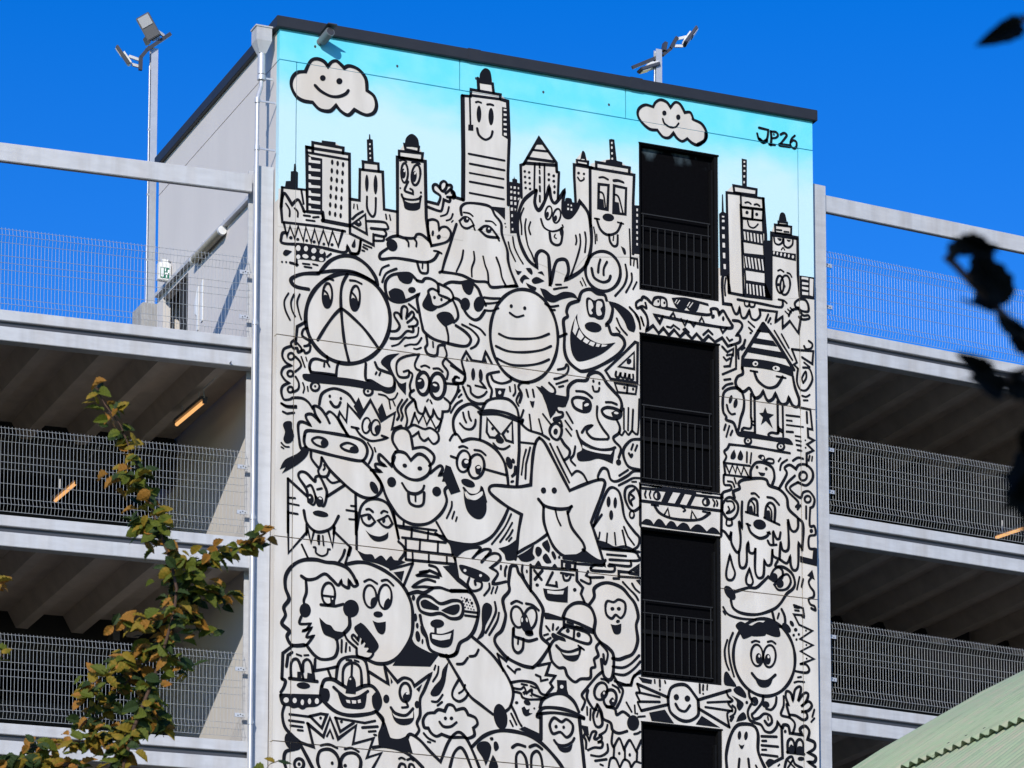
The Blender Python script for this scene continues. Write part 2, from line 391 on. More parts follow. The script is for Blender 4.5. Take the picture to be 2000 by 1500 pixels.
# ------------------------------------------------------------------ mural
# strokes in wall millimetres: x from the tower's left corner, z above 12 m
MURAL = """
#painted_cloud|smiling white cloud with black outline, top left of the mural
w 0 384,10661! 460,10826 552,10888 660,10860 722,10795! 784,10874 861,10895 970,10814! 1047,10865 1188,10828 1298,10708 1322,10537! 1424,10469 1472,10340 1426,10225 1333,10164 1239,10179 1130,10222! 1038,10108 929,10144 851,10237! 759,10138 605,10136 496,10224! 358,10224 250,10275 179,10399 186,10522 262,10626
c 51 384,10661! 460,10826 552,10880 660,10860 722,10795! 784,10874 861,10895 970,10814! 1047,10858 1188,10828 1298,10708 1318,10536! 1424,10469 1464,10338 1426,10225 1333,10172 1239,10179 1130,10219! 1038,10123 929,10159 851,10237! 759,10138 605,10136 496,10224! 358,10224 250,10275 179,10399 186,10522 262,10626
f 0 690,10617 677,10585 647,10567 616,10575 604,10603 616,10635 646,10652 677,10645
f 0 944,10612 930,10578 898,10559 865,10567 851,10597 864,10631 897,10650 930,10642
s 45 532,10481 618,10412 757,10362 881,10372 989,10428 1035,10489
#painted_cloud|smaller smiling white cloud above the topmost black window
w 0 5822,11033! 5864,11111 5947,11156 6048,11141 6106,11071! 6182,11155 6266,11145 6341,11031! 6433,11046 6483,10943! 6617,10901 6693,10786 6683,10673 6565,10559 6464,10575 6380,10633! 6296,10579 6212,10613 6154,10683! 6078,10600 5978,10599 5887,10687! 5761,10683 5629,10772 5571,10873 5596,10972 5697,11044
c 42 5822,11033! 5864,11111 5947,11164 6048,11141 6106,11071! 6182,11163 6266,11145 6341,11031! 6433,11046 6483,10943! 6617,10901 6693,10786 6683,10673 6565,10567 6464,10575 6380,10633! 6296,10579 6212,10613 6154,10683! 6078,10600 5978,10599 5887,10687! 5761,10683 5629,10772 5571,10873 5596,10972 5697,11044
f 0 6040,10973 6030,10945 6005,10930 5980,10937 5970,10962 5980,10991 6005,11006 6030,10999
f 0 6268,10947 6257,10916 6232,10900 6208,10908 6197,10936 6208,10967 6233,10983 6258,10975
s 29 5979,10873 6012,10803 6113,10764 6196,10785! 6239,10847
s 54 6684,10769 6666,10655 6548,10564
#painted_signature|black painted signature reading JP26
s 38 7569,10995 7655,10990 7723,10985! 7705,10854 7653,10781 7568,10816 7538,10899
s 54 7576,10817 7636,10782 7696,10817
s 45 7766,10968 7774,10865 7764,10759
s 32 7775,10969 7852,10973 7886,10931 7851,10885 7782,10866
p 35 7738,10763 7833,10770
s 35 7929,10946 7989,10980 8032,10954 7997,10893 7914,10788!
p 58 7914,10783 8082,10789
s 32 8170,10969 8109,10903 8091,10819 8134,10770 8189,10795 8195,10868 8144,10892 8100,10853
f 0 8100,10813 8142,10771 8199,10797 8194,10764 8142,10747
#painted_tower_block|white painted skyscraper with a face of windows and dotted antenna, right of the top window
W 0 7016,9916 7127,10029 7526,10027 7525,9924 7644,9902 7681,8384 7020,8353
F 0 7275,10466 7360,10463 7356,10049 7279,10045
x 0 7305,10431 7332,10435 7332,10408 7305,10403
x 0 7304,10367 7333,10371 7333,10344 7304,10340
x 0 7304,10292 7333,10296 7332,10268 7303,10263
x 0 7301,10207 7329,10211 7328,10179 7301,10175
x 0 7301,10119 7323,10123 7322,10088 7300,10084
q 38 7135,10027 7518,10026 7512,9929 7148,9921
p 42 7045,8357 7021,9901 7249,9908
q 35 7253,9897 7636,9901 7626,9732 7260,9716
s 29 7328,9790 7379,9806 7422,9785
s 29 7481,9782 7524,9796 7566,9776
q 32 7260,9708 7447,9713 7437,9552 7267,9550
q 32 7455,9714 7626,9724 7615,9556 7450,9551
f 0 7383,9646 7375,9626 7356,9615 7336,9620 7329,9638 7337,9658 7356,9669 7375,9664
f 0 7543,9642 7535,9622 7517,9612 7499,9617 7492,9634 7499,9653 7518,9663 7536,9658
p 38 7251,9746 7290,8360
p 48 7627,9899 7664,9333 7663,8366
q 29 7275,9536 7615,9556 7622,9374 7273,9361
s 26 7365,9510 7393,9435 7469,9422 7538,9488
F 0 7265,9368 7622,9374 7629,9192 7281,9196
x 0 7295,9338 7324,9337 7337,9212 7308,9213
x 0 7350,9336 7377,9337 7386,9209 7362,9208
x 0 7404,9333 7431,9333 7444,9208 7416,9207
x 0 7462,9334 7486,9334 7498,9205 7471,9205
x 0 7516,9333 7542,9333 7552,9205 7527,9204
x 0 7571,9331 7598,9332 7607,9200 7583,9200
q 29 7280,9188 7629,9185 7636,9011 7292,8992
F 0 7292,8992 7644,8996 7650,8776 7311,8774
x 0 7312,8956 7334,8956 7358,8788 7336,8790
x 0 7360,8952 7389,8951 7413,8785 7387,8785
x 0 7414,8950 7443,8951 7463,8783 7440,8783
x 0 7472,8952 7499,8951 7521,8782 7497,8782
x 0 7526,8951 7555,8952 7579,8781 7554,8781
x 0 7587,8953 7611,8952 7630,8781 7610,8781
q 29 7311,8758 7654,8760 7662,8579 7323,8578
F 0 7309,8584 7657,8587 7757,8364 7307,8363
x 0 7334,8537 7356,8537 7358,8386 7341,8387
x 0 7380,8539 7407,8540 7416,8385 7392,8384
x 0 7437,8539 7461,8540 7473,8383 7450,8383
x 0 7492,8539 7519,8538 7531,8382 7507,8382
x 0 7550,8540 7577,8539 7589,8384 7565,8384
x 0 7607,8540 7628,8540 7643,8382 7623,8383
F 0 7629,9248 7741,9265 7766,8357 7646,8340
#painted_clock_tower|white painted tower with domed cap, sleepy eyes and googly eyes, at the right edge of the skyline
W 0 7759,9387 7812,9530 7880,9540 7949,9614 8017,9545 8103,9542 8102,9414 8204,9381 8215,8794 8482,8801 8469,8497 7765,8349
f 0 7880,9580! 7907,9703 7951,9734 7993,9708 8018,9609!
q 32 7880,9580 8026,9586 8026,9546 7880,9532
q 35 7820,9523 8094,9532 8088,9404 7827,9397
p 26 7853,9448 7931,9452
p 26 7973,9439 8050,9443
p 45 7749,8363 7759,9387 8196,9380 8198,8792 8228,8462
p 29 7776,9349 8187,9355
s 32 7801,9329 7817,9244 7877,9221 7937,9262 7955,9328
s 32 7963,9322 7971,9227 8039,9198 8108,9256 8118,9337
f 0 7852,9321! 7929,9325! 7920,9291 7886,9286
f 0 8011,9321! 8083,9324! 8066,9297 8032,9295
p 19 7945,9184 7924,9149
p 19 7959,9186 7979,9154
F 0 7773,9111 8167,9121 8166,9010 7772,9031
X 0 7812,9084 7806,9065 7796,9057 7787,9064 7785,9082 7791,9100 7801,9108 7810,9101
X 0 7868,9079 7862,9061 7852,9053 7843,9059 7841,9077 7847,9096 7857,9104 7866,9097
X 0 7933,9077 7927,9057 7915,9048 7905,9055 7903,9075 7909,9096 7921,9105 7931,9098
X 0 7997,9076 7990,9055 7978,9046 7968,9054 7966,9074 7973,9094 7984,9104 7994,9096
X 0 8062,9073 8055,9052 8043,9043 8033,9050 8031,9071 8038,9091 8049,9100 8059,9093
X 0 8134,9067 8126,9048 8112,9040 8100,9047 8096,9065 8103,9083 8118,9091 8130,9085
s 29 7864,8815 7907,8837 7958,8812
s 29 8018,8805 8061,8796 8091,8752
c 35 7958,8620 7950,8539 7921,8485 7883,8478 7850,8520 7834,8597 7843,8677 7871,8732 7909,8739 7942,8697
c 35 8063,8615 8038,8524 7992,8466 7941,8463 7906,8516 7900,8604 7925,8695 7971,8753 8022,8756 8057,8703
f 0 7887,8604 7881,8586 7867,8577 7852,8582 7846,8598 7853,8616 7867,8625 7882,8620
f 0 7990,8592 7983,8574 7966,8564 7949,8569 7942,8585 7949,8603 7966,8612 7983,8608
s 32 7868,8372 7953,8368 8004,8336
s 38 7936,8358 7935,8286 7867,8253 7527,8268 7188,8275
s 29 7298,8259 7314,8198 7365,8198 7382,8247! 7399,8195 7458,8203 7476,8253
F 0 8206,8793 8482,8798 8469,8457 8211,8452
x 0 8258,8776 8369,8777 8369,8737 8317,8745 8257,8740
x 0 8265,8698 8368,8697 8368,8665 8265,8658
x 0 8264,8626 8368,8625 8367,8585 8264,8587
x 0 8264,8547 8367,8549 8366,8506 8266,8500
x 0 8395,8772 8455,8768 8444,8501 8387,8509
p 22 8417,8720 8422,8538
#painted_building|small black painted spire building right beside the top window
F 0 6904,8604 6894,9549 6937,9587 6944,9858 6961,9860 6971,9593 7013,9575 7030,8623
x 0 6941,9525 6979,9527 6978,9507 6941,9501
x 0 6941,9465 6982,9468 6981,9433 6941,9427
x 0 6940,9359 6982,9360 6982,9325 6940,9319
x 0 6943,9241 6981,9243 6984,9184 6942,9180
x 0 6945,9111 6985,9113 6988,9042 6946,9039
x 0 6949,8957 6988,8960 6990,8877 6953,8876
x 0 6959,8785 6996,8788 6999,8712 6964,8710
s 45 7062,8359 7046,8499 7022,8621! 6954,8611 6936,8436 6951,8178! 7086,8182
s 29 6996,8578 6978,8442 6986,8309
p 42 7062,8359 7324,8349 7749,8363
#painted_slime|dripping black outline under the right skyline with a star burst
s 38 7086,8182 7144,8056 7195,8071 7221,8162! 7253,8017 7321,8018 7381,8137! 7414,8023 7490,8003 7559,8083 7551,8169! 7840,8178! 7813,8016! 7934,8120! 7932,7938! 8053,8065! 8196,7895! 8242,8163
s 38 8036,8142 8089,8237 8209,8285 8158,8294 8141,8355 8211,8420 8314,8427 8364,8355 8363,8259 8277,8247 8209,8269
s 38 8209,8261 8277,8184 8363,8196 8379,8151 8276,8120 8208,8150
p 22 7977,8205 8037,8158
p 22 8020,8243 8080,8196
p 22 8063,8273 8114,8232
#painted_building|black stepped silhouette building at the left edge of the skyline
F 0 95,8906 109,8999 178,9012 181,9153 222,9164 229,9266 241,9278 253,9270 260,9170 288,9155 287,8913
#painted_tower_block|white painted block with striped shaded side and three columns of windows
W 0 418,9553 502,9558 504,9638 847,9682 964,9625 964,9549 1057,9556 1073,8483 665,8497 649,8615 434,8612
p 45 434,8612 410,9551 502,9551
p 42 506,9491 504,9631 964,9625 961,9541
p 45 410,9544 1057,9548 1073,8483
F 0 639,9683 847,9690 848,9638 640,9644
p 35 426,9471 1043,9463
F 0 426,9456 473,9418 649,9415 656,8616 434,8605
x 0 445,9406 473,9407 485,9367 619,9373 618,9332 446,9326
x 0 446,9281 474,9282 486,9246 620,9252 619,9217 447,9202
x 0 447,9154 475,9155 487,9126 621,9131 620,9096 448,9082
x 0 448,9029 476,9030 489,9000 622,9006 621,8973 449,8954
x 0 450,8913 477,8914 490,8880 623,8886 622,8849 450,8838
x 0 451,8803 478,8804 491,8772 624,8777 623,8732 451,8728
x 0 452,8687 479,8689 492,8654 625,8660 624,8638 452,8627
f 0 819,9389 809,9354 789,9351 779,9383 789,9419 809,9422
f 0 814,9263 804,9227 784,9224 774,9257 784,9292 804,9295
f 0 809,9136 799,9101 779,9098 769,9130 778,9166 798,9169
f 0 804,9010 794,8975 774,8972 764,9004 773,9039 793,9043
f 0 799,8884 789,8848 769,8845 759,8878 768,8913 788,8916
f 0 793,8758 784,8722 764,8719 753,8752 763,8787 783,8790
f 0 788,8632 779,8596 759,8593 748,8626 758,8661 778,8664
f 0 901,9384 891,9348 871,9345 861,9378 871,9413 891,9417
f 0 896,9258 886,9222 866,9219 856,9251 865,9287 885,9290
f 0 891,9131 881,9095 861,9092 850,9125 860,9160 880,9163
f 0 885,9005 876,8969 856,8966 845,8998 855,9034 875,9037
f 0 880,8878 870,8843 850,8840 840,8872 850,8908 870,8911
f 0 875,8752 865,8717 845,8714 835,8746 845,8782 865,8785
f 0 870,8626 860,8591 840,8588 830,8620 840,8655 860,8658
f 0 983,9379 973,9343 953,9340 943,9372 952,9408 973,9411
f 0 978,9252 968,9217 948,9213 937,9246 947,9282 967,9285
f 0 972,9126 963,9090 943,9087 932,9119 942,9155 962,9158
f 0 967,8999 957,8964 937,8961 927,8993 937,9029 957,9032
f 0 962,8873 952,8837 932,8834 922,8867 932,8902 952,8905
f 0 957,8747 947,8711 927,8708 917,8740 927,8776 947,8779
f 0 952,8620 942,8585 922,8582 912,8614 921,8650 941,8653
p 64 665,8505 1065,8490
p 38 649,8615 673,8498
p 38 376,8596 649,8608
#painted_spire_tower|slim white painted tower with black dotted spire and two long eyes
W 0 1206,9337 1260,9360 1260,9467 1501,9474 1506,9369 1572,9364 1591,8804 1781,8803 1783,8499 1081,8484 1078,8877 1209,8890
F 0 1319,9803 1351,9816 1353,9885 1369,9892 1375,9820 1410,9818 1428,9470 1330,9470
X 0 1379,9744 1376,9733 1367,9727 1358,9730 1354,9740 1358,9752 1366,9758 1375,9755
X 0 1379,9676 1376,9664 1367,9659 1358,9662 1355,9672 1358,9683 1367,9689 1376,9686
X 0 1383,9608 1380,9597 1371,9591 1362,9594 1358,9604 1362,9615 1371,9621 1379,9618
X 0 1387,9540 1383,9529 1374,9523 1365,9526 1362,9536 1365,9547 1374,9553 1383,9550
p 42 1268,9354 1263,9467 1496,9474 1503,9360
p 42 1078,8885 1214,8886 1217,9346 1564,9362 1588,8811 1778,8805
f 0 1352,9162 1344,9071 1325,9030 1305,9064 1296,9153 1304,9245 1323,9285 1343,9251
f 0 1487,9160 1479,9057 1457,9011 1435,9050 1425,9151 1434,9254 1455,9300 1477,9261
s 35 1328,8958 1333,8780 1405,8677 1454,8738 1462,8959
p 22 1133,8817 1128,8756
p 22 1179,8817 1190,8750
p 26 1615,8739 1626,8673
p 26 1672,8737 1688,8667
#painted_tower_block|white painted tower with domed cap, big eyes and wide open grin
W 0 1781,9618 1812,9714 1890,9834 2118,9832 2173,9734 2221,9626 2250,8478 1788,8454
f 0 1898,9789! 1916,9922 2007,10001 2098,9944 2121,9825!
q 38 1895,9827 2115,9824 2106,9746 1911,9753
q 42 1812,9714 2173,9734 2163,9628 1813,9618
p 48 1796,8455 1786,9614 2213,9620 2233,8780 2281,8452
c 32 1949,9407 1939,9321 1914,9264 1882,9259 1855,9308 1845,9391 1855,9478 1880,9535 1912,9540 1938,9491
c 35 2138,9400 2116,9308 2078,9251 2038,9248 2010,9303 2007,9393 2029,9484 2067,9542 2108,9544 2135,9490
f 0 1916,9395 1906,9341 1882,9316 1857,9334 1847,9384 1856,9437 1881,9462 1905,9445
f 0 2084,9372 2067,9311 2041,9285 2019,9308 2015,9368 2031,9428 2058,9455 2080,9431
X 0 1910,9427 1901,9413 1889,9409 1882,9417 1883,9432 1892,9447 1904,9451 1911,9443
X 0 2073,9419 2063,9403 2051,9398 2045,9406 2047,9425 2057,9441 2068,9446 2075,9437
s 29 1828,9572 1875,9590 1927,9569
s 29 2009,9573 2064,9586 2132,9571
s 35 1955,9279 1901,9156 1920,9125! 2027,9107! 2024,9157 1987,9177
s 35 1855,9073 1886,9020 2012,9017 2114,9048 2153,9091
p 32 1879,9015 1918,8892
p 32 2145,9056 2122,8915
f 0 1883,8993! 1996,8965 2145,9003! 2135,8910 2060,8863 1950,8856 1895,8888
f 0 1848,9166 1844,9156 1834,9150 1824,9152 1820,9162 1824,9172 1834,9177 1844,9175
f 0 2167,9148 2162,9134 2149,9127 2137,9131 2132,9143 2137,9157 2149,9164 2162,9160
#painted_arm|waving white hand and arm reaching from the grinning tower
W 0 2256,8951 2255,9027 2413,9013 2452,9134 2349,9202 2338,9277 2388,9300 2451,9302 2499,9368 2546,9340 2610,9327 2618,9259 2665,9213 2610,9128 2801,9142 2801,8866 2264,8769
s 42 2255,9027 2413,9013! 2449,9137 2349,9202 2338,9277 2391,9301 2471,9221!
s 42 2448,9248 2451,9325 2502,9372 2546,9340 2534,9269 2491,9214!
s 42 2546,9317 2610,9327 2618,9282 2531,9192!
s 42 2618,9259 2665,9213 2634,9154 2555,9142!
s 42 2602,9142 2587,9078 2503,9096! 2472,8938 2421,8915 2256,8948
s 64 2634,9223 2666,9182 2650,9149
p 45 2674,9156 2801,9139
s 29 2582,8998 2548,8889 2456,8841
s 29 2643,8903 2611,8825 2545,8789
p 22 2646,8804 2624,8778
#painted_heart|small painted heart with two eyes under the waving arm
W 0 2256,8966 2801,9142 2802,8529 2258,8540
s 38 2272,8755 2343,8774 2414,8746 2430,8626! 2470,8678 2549,8690 2612,8623 2597,8529 2518,8456 2313,8380! 2265,8602 2261,8738
f 0 2355,8571 2346,8540 2331,8526 2317,8538 2314,8568 2323,8599 2338,8612 2352,8601
f 0 2452,8518 2431,8496 2407,8494 2394,8511 2400,8539 2421,8560 2445,8563 2458,8545
#painted_crocodile|toothy doodle monster with zigzag jaw at the upper left of the mural
W 0 -26,8872 416,8918 434,8567 1080,8620 1082,8364 -21,8318
s 45 45,8613! 59,8750 96,8816 204,8668! 287,8755 341,8689 388,8590!
p 42 57,8900 40,8612 62,8391 589,8410 997,8396
p 35 49,8899 416,8918 434,8612
p 35 339,8906 375,8709
s 29 113,8669 167,8587 168,8489
s 29 243,8621 289,8575 290,8503
p 32 381,8537 473,8540
p 29 519,8528 603,8548
p 32 420,8475 542,8478
p 42 85,8379 133,8192! 177,8348! 247,8179! 299,8367! 377,8168! 413,8369! 492,8163! 543,8358! 607,8150! 674,8363! 752,8156! 812,8369! 898,8163! 966,8399
s 42 132,8244 71,8235 49,8164 73,8086 362,8106 668,8106 991,8086 1037,8184! 1084,8093! 1146,8087 1207,8118 1237,8296
f 0 218,8187 210,8168 191,8158 172,8163 163,8178 171,8196 190,8206 210,8202
f 0 317,8177 310,8161 293,8153 276,8156 269,8170 276,8186 293,8195 310,8191
f 0 447,8179 441,8164 426,8156 411,8159 404,8172 410,8187 426,8195 441,8192
f 0 562,8178 555,8161 538,8152 520,8156 513,8170 520,8187 537,8197 555,8193
f 0 705,8166 698,8150 683,8142 668,8146 662,8159 668,8175 683,8184 698,8180
f 0 831,8176 823,8159 806,8149 789,8153 781,8168 788,8185 806,8194 823,8190
s 42 664,8632 680,8514
#painted_grin|black mouth with white rounded teeth above the cap
f 0 256,8075! 439,8095 669,8069! 715,8023 685,7906 486,7899 288,7885!
X 0 335,8050 326,8018 302,8003 278,8011 268,8040 278,8071 301,8086 325,8078
X 0 447,8059 438,8030 417,8015 395,8023 386,8050 394,8078 416,8093 437,8085
X 0 569,8034 549,8009 521,8003 500,8019 499,8049 519,8074 547,8080 568,8064
X 0 685,8040 667,8017 641,8011 622,8027 622,8054 640,8077 666,8083 685,8068
X 0 333,7922 325,7897 303,7885 282,7891 273,7913 281,7938 303,7950 324,7944
X 0 454,7935 435,7916 402,7911 373,7923 365,7946 384,7966 417,7971 446,7958
X 0 558,7932 545,7914 522,7909 503,7919 499,7939 513,7957 536,7963 555,7952
X 0 679,7924 663,7907 638,7904 618,7916 615,7937 631,7954 656,7957 676,7945
s 29 731,7980 792,8037
f 0 75,7929 112,7994 211,7986! 128,7907
f 0 79,7813 74,7802 64,7796 53,7798 48,7808 53,7820 63,7825 74,7823
f 0 140,7819 135,7807 124,7802 114,7804 109,7814 113,7825 124,7831 135,7829
p 35 182,7817 296,7804
p 26 372,7830 472,7834
p 26 525,7845 594,7840
p 26 396,7789 503,7789
p 32 279,8049 281,7787
#painted_pointing_hand|triangular eye with a pointing hand in the upper left
s 38 1111,8595 1172,8664 1265,8731
q 38 1088,8501 1304,8692 1329,8408
f 0 1135,8523! 1181,8575 1227,8590 1251,8533 1205,8495
X 0 1218,8565 1214,8555 1204,8550 1194,8552 1190,8561 1194,8572 1204,8577 1214,8575
p 42 1073,8483 1074,8378 1431,8257 1430,8416
s 38 1336,8598 1576,8620 1639,8584 1631,8522 1391,8501!
s 38 1593,8501 1624,8460 1593,8410 1453,8412!
s 35 1585,8401 1578,8347 1438,8326
s 38 1237,8296 1222,8158 1177,8091 1099,8080
f 0 1152,8314! 1160,8209 1137,8176 1098,8200
p 29 1284,8243 1400,8215
p 29 1272,8208 1338,8183
p 29 1261,8156 1292,8150
#painted_mouse|long nosed doodle animal lying with its tongue out
f 0 1781,8348 1795,8281 1759,8224 1696,8211 1641,8249 1627,8316 1662,8373 1726,8386
s 42 1633,8234 1533,8144 1549,8070 1751,8115 1985,8119 2142,8115 2267,8133 2361,8190 2424,8298!
s 29 2353,8310 2408,8311 2471,8289
s 42 1632,8370 1702,8419 1796,8448 1905,8434 2046,8455 2093,8515 2171,8519 2282,8444 2313,8380
s 32 1921,8421 1960,8381 1965,8321
s 32 2054,8441 2085,8400 2081,8338
s 38 2095,8105 2142,7975 2205,7954 2260,7985 2259,8129
s 26 2181,8095 2177,8026
#painted_veiled_face|veiled figure with two large eyes and hanging folds under the tall skyscraper
W 0 2769,8953 2785,9040 2864,9098 3455,9134 3728,9099 3728,8729 3407,8712 2675,8724
s 42 2777,8908 2769,9022 2864,9098 3087,9117 3231,9092 3295,8987 3391,8878 3407,8712 3488,8493 3504,8327 3552,8165 3640,7978! 3456,7936
s 26 2809,8951 2896,8949 2952,8916
c 32 2746,8812! 2825,8885 2913,8867 2968,8784! 2865,8722 2786,8741
f 0 2897,8853 2884,8820 2852,8803 2821,8811 2808,8839 2821,8872 2852,8889 2884,8881
X 0 2878,8865 2874,8856 2865,8851 2856,8853 2852,8861 2856,8871 2865,8876 2874,8873
p 26 2960,8775 2984,8717
s 26 3151,8873 3247,8880 3311,8836
c 38 3056,8728! 3136,8794 3231,8785 3351,8657! 3232,8647 3152,8658
f 0 3247,8757 3233,8720 3200,8701 3166,8710 3152,8742 3166,8779 3199,8799 3233,8789
X 0 3217,8768 3213,8757 3203,8752 3192,8754 3188,8763 3192,8774 3203,8779 3213,8777
p 26 3056,8725 3096,8742
p 29 3327,8669 3363,8613
s 42 2699,8759 2659,8630 2597,8422 2519,8182 2480,8024! 2441,8003
s 42 2480,8017 2772,8013 2978,7952 3169,7964 3249,7899 3456,7939 3640,7970
s 29 2806,8385 2779,8236 2701,8056
s 29 2969,8386 2978,8265 2938,8137 2939,8015
s 29 3113,8338 3145,8213 3185,8111 3198,7960
s 32 3320,8353 3376,8216 3408,8067 3472,7946
F 0 3199,9103 3455,9119 3455,8934 3343,9025
f 0 3468,8882 3464,8873 3455,8868 3446,8870 3442,8878 3446,8888 3455,8893 3464,8890
f 0 3478,8833 3474,8825 3466,8820 3459,8823 3455,8830 3459,8838 3466,8842 3474,8840
#painted_skyscraper|tallest white painted skyscraper with oval eyes, smile and black domed cap
W 0 2796,10697 2915,10724 2915,10825 3027,10844 3035,11000 3131,11172 3243,11051 3276,10839 3388,10818 3493,10735 3518,10164 3503,9018 2801,9065
f 0 3051,10956! 3059,11082 3131,11175 3211,11154 3240,11050 3243,10965!
p 45 3027,11007 3038,10838
p 48 3067,10959 3256,10960 3272,10830
q 45 2918,10818 3380,10817 3372,10746 2915,10729
p 64 2788,10696 2802,9834 2801,9142
p 45 2783,10702 2915,10714
p 51 3380,10747 3493,10735 3518,10164 3499,9635 3503,9173
p 29 2900,10699 2912,10283
F 0 2877,10281 2957,10290 2957,10198 2877,10193
s 32 2996,10637 3036,10651 3076,10643
s 32 3172,10632 3220,10643 3268,10636
f 0 3081,10473 3070,10380 3044,10339 3018,10372 3007,10461 3018,10554 3044,10595 3070,10562
f 0 3275,10466 3263,10371 3233,10328 3204,10361 3191,10452 3203,10548 3233,10591 3262,10557
s 38 3017,10246 3045,10150 3141,10096 3229,10149 3257,10239
p 32 2886,9842 3446,9828
p 32 2902,9696 3446,9681
p 32 2903,9557 3430,9547
p 32 2903,9426 3426,9415
p 32 2904,9257 3435,9242
F 0 3405,10635 3493,10626 3515,10148 3470,10172 3405,10201
x 0 3430,10608 3475,10608 3475,10583 3430,10578
x 0 3430,10538 3476,10538 3476,10508 3431,10504
x 0 3429,10460 3474,10463 3474,10437 3429,10432
x 0 3429,10390 3477,10394 3477,10363 3429,10359
x 0 3431,10313 3479,10313 3479,10290 3431,10287
x 0 3434,10247 3479,10248 3479,10208 3434,10207
#painted_pyramid_tower|white painted tower with striped pyramid roof and dotted windows
W 0 3703,9807 3760,9831 3989,10264 4262,9926 4270,9787 4311,9778 4286,9137 3986,9015 3728,8975
p 45 3747,9821 3989,10259 4262,9926 4270,9787
F 0 3989,10256 3921,10144 4064,10167
p 35 3889,10061 4116,10074
p 42 3808,9924 4221,9935
p 54 3784,9843 4246,9884
p 42 3712,9313 3699,9798 3760,9828
p 42 4270,9787 4303,9784 4286,9386
p 32 3921,9856 3913,9468
p 32 4075,9865 4075,9338
p 32 3994,9876 3999,9807
p 26 3997,9768 4001,9714
p 32 3999,9667 4001,9582
p 32 4001,9528 4004,9451
p 35 4001,9380 4002,9295
f 0 3784,9719 3774,9699 3753,9696 3742,9712 3753,9731 3774,9734
f 0 3789,9636 3778,9617 3758,9613 3747,9629 3757,9648 3778,9652
f 0 3794,9553 3783,9534 3762,9530 3752,9546 3762,9565 3783,9569
f 0 3799,9470 3788,9451 3767,9448 3757,9463 3767,9483 3788,9486
f 0 3854,9714 3843,9695 3822,9691 3812,9707 3822,9727 3843,9730
f 0 3858,9631 3848,9612 3827,9609 3816,9624 3827,9644 3848,9647
f 0 3863,9548 3853,9529 3832,9526 3821,9542 3832,9561 3853,9564
f 0 3868,9465 3858,9446 3837,9443 3826,9459 3837,9478 3858,9481
f 0 4166,9732 4155,9710 4132,9706 4121,9725 4132,9747 4155,9750
f 0 4166,9651 4155,9629 4132,9626 4121,9644 4132,9666 4155,9670
f 0 4244,9722 4233,9700 4210,9697 4198,9715 4210,9737 4233,9741
f 0 4244,9641 4233,9620 4210,9616 4198,9634 4210,9656 4233,9660
f 0 4254,9559 4248,9541 4234,9531 4220,9536 4215,9553 4220,9571 4234,9581 4248,9576
f 0 4254,9474 4247,9454 4232,9444 4217,9450 4211,9467 4217,9487 4232,9497 4247,9491
#painted_building|black painted building with white window grid between the tall tower and the pyramid tower
W 0 3511,9529 3728,9516 3728,8760 3519,8728
F 0 3511,9521 3567,9522 3567,9568 3591,9580 3596,9619 3607,9582 3644,9573 3644,9526 3728,9516 3680,9277 3632,9038 3640,8762 3535,8746
x 0 3538,9456 3560,9459 3560,9428 3538,9425
x 0 3589,9459 3621,9464 3622,9429 3589,9424
x 0 3654,9458 3673,9461 3673,9430 3654,9427
x 0 3535,9386 3567,9391 3567,9355 3535,9350
x 0 3589,9383 3622,9388 3622,9353 3589,9348
x 0 3654,9384 3676,9388 3676,9354 3654,9350
x 0 3535,9304 3567,9309 3567,9260 3535,9255
x 0 3593,9302 3625,9307 3625,9261 3593,9256
x 0 3655,9296 3683,9301 3663,9262 3655,9261
x 0 3538,9224 3570,9229 3570,9183 3538,9178
x 0 3599,9224 3631,9229 3631,9185 3599,9180
x 0 3543,9132 3577,9138 3577,9091 3543,9086
x 0 3602,9129 3628,9127 3612,9089
x 0 3551,9033 3577,9037 3577,8996 3551,8992
x 0 3555,8922 3575,8925 3575,8903 3555,8900
x 0 3561,8827 3584,8830 3584,8796 3561,8793
#painted_flame|smiling flame character with tongue out below the pyramid tower
W 0 3712,9282 3946,9465 3921,9268 3986,9169 4148,9551 4213,9312 4392,9526 4375,9197 4473,9119 4587,9292 4636,9393 4815,9140 4814,8674 4455,8234 3889,8383 3664,8812
s 54 3946,9457! 3921,9268 3978,9160 4051,9256 4116,9421 4148,9543! 4180,9369 4237,9308 4310,9389 4392,9526! 4367,9336 4383,9152 4473,9127 4571,9243 4636,9393! 4766,9241 4815,8984 4814,8736 4749,8478 4618,8319 4406,8173! 4455,8311 4423,8461 4326,8470 4245,8389 4163,8045! 4147,8421 4115,8524 4018,8556 3946,8468 3954,8300! 3809,8402 3680,8660 3648,8963 3728,9238 3857,9389 3946,9457!
c 29 4191,9147 4172,9086 4141,9048 4110,9047 4090,9085 4088,9145 4107,9206 4138,9244 4170,9245 4190,9208
c 29 4327,9116 4302,9053 4264,9014 4229,9016 4209,9057 4212,9122 4237,9186 4274,9225 4310,9223 4330,9182
f 0 4144,9112 4130,9076 4110,9062 4094,9077 4093,9112 4107,9148 4128,9162 4143,9147
f 0 4274,9076 4258,9040 4234,9027 4217,9043 4217,9078 4233,9113 4256,9127 4273,9111
s 32 4018,9035 4067,8918 4180,8874 4294,8906 4350,8953
s 29 4359,8993 4367,8964 4334,8912
s 42 4156,8847 4180,8719 4261,8677 4334,8719 4358,8869 4350,8930
s 22 4245,8837 4229,8796 4261,8777
f 0 4310,8901! 4359,8931! 4355,8822 4326,8834
s 29 3747,9156 3696,9017 3712,8881 3715,8758
s 29 3784,8999 3768,8858 3809,8618 3873,8488 3918,8380
s 29 3854,8964 3828,8867 3854,8778
s 29 4570,8870 4583,8794 4570,8730
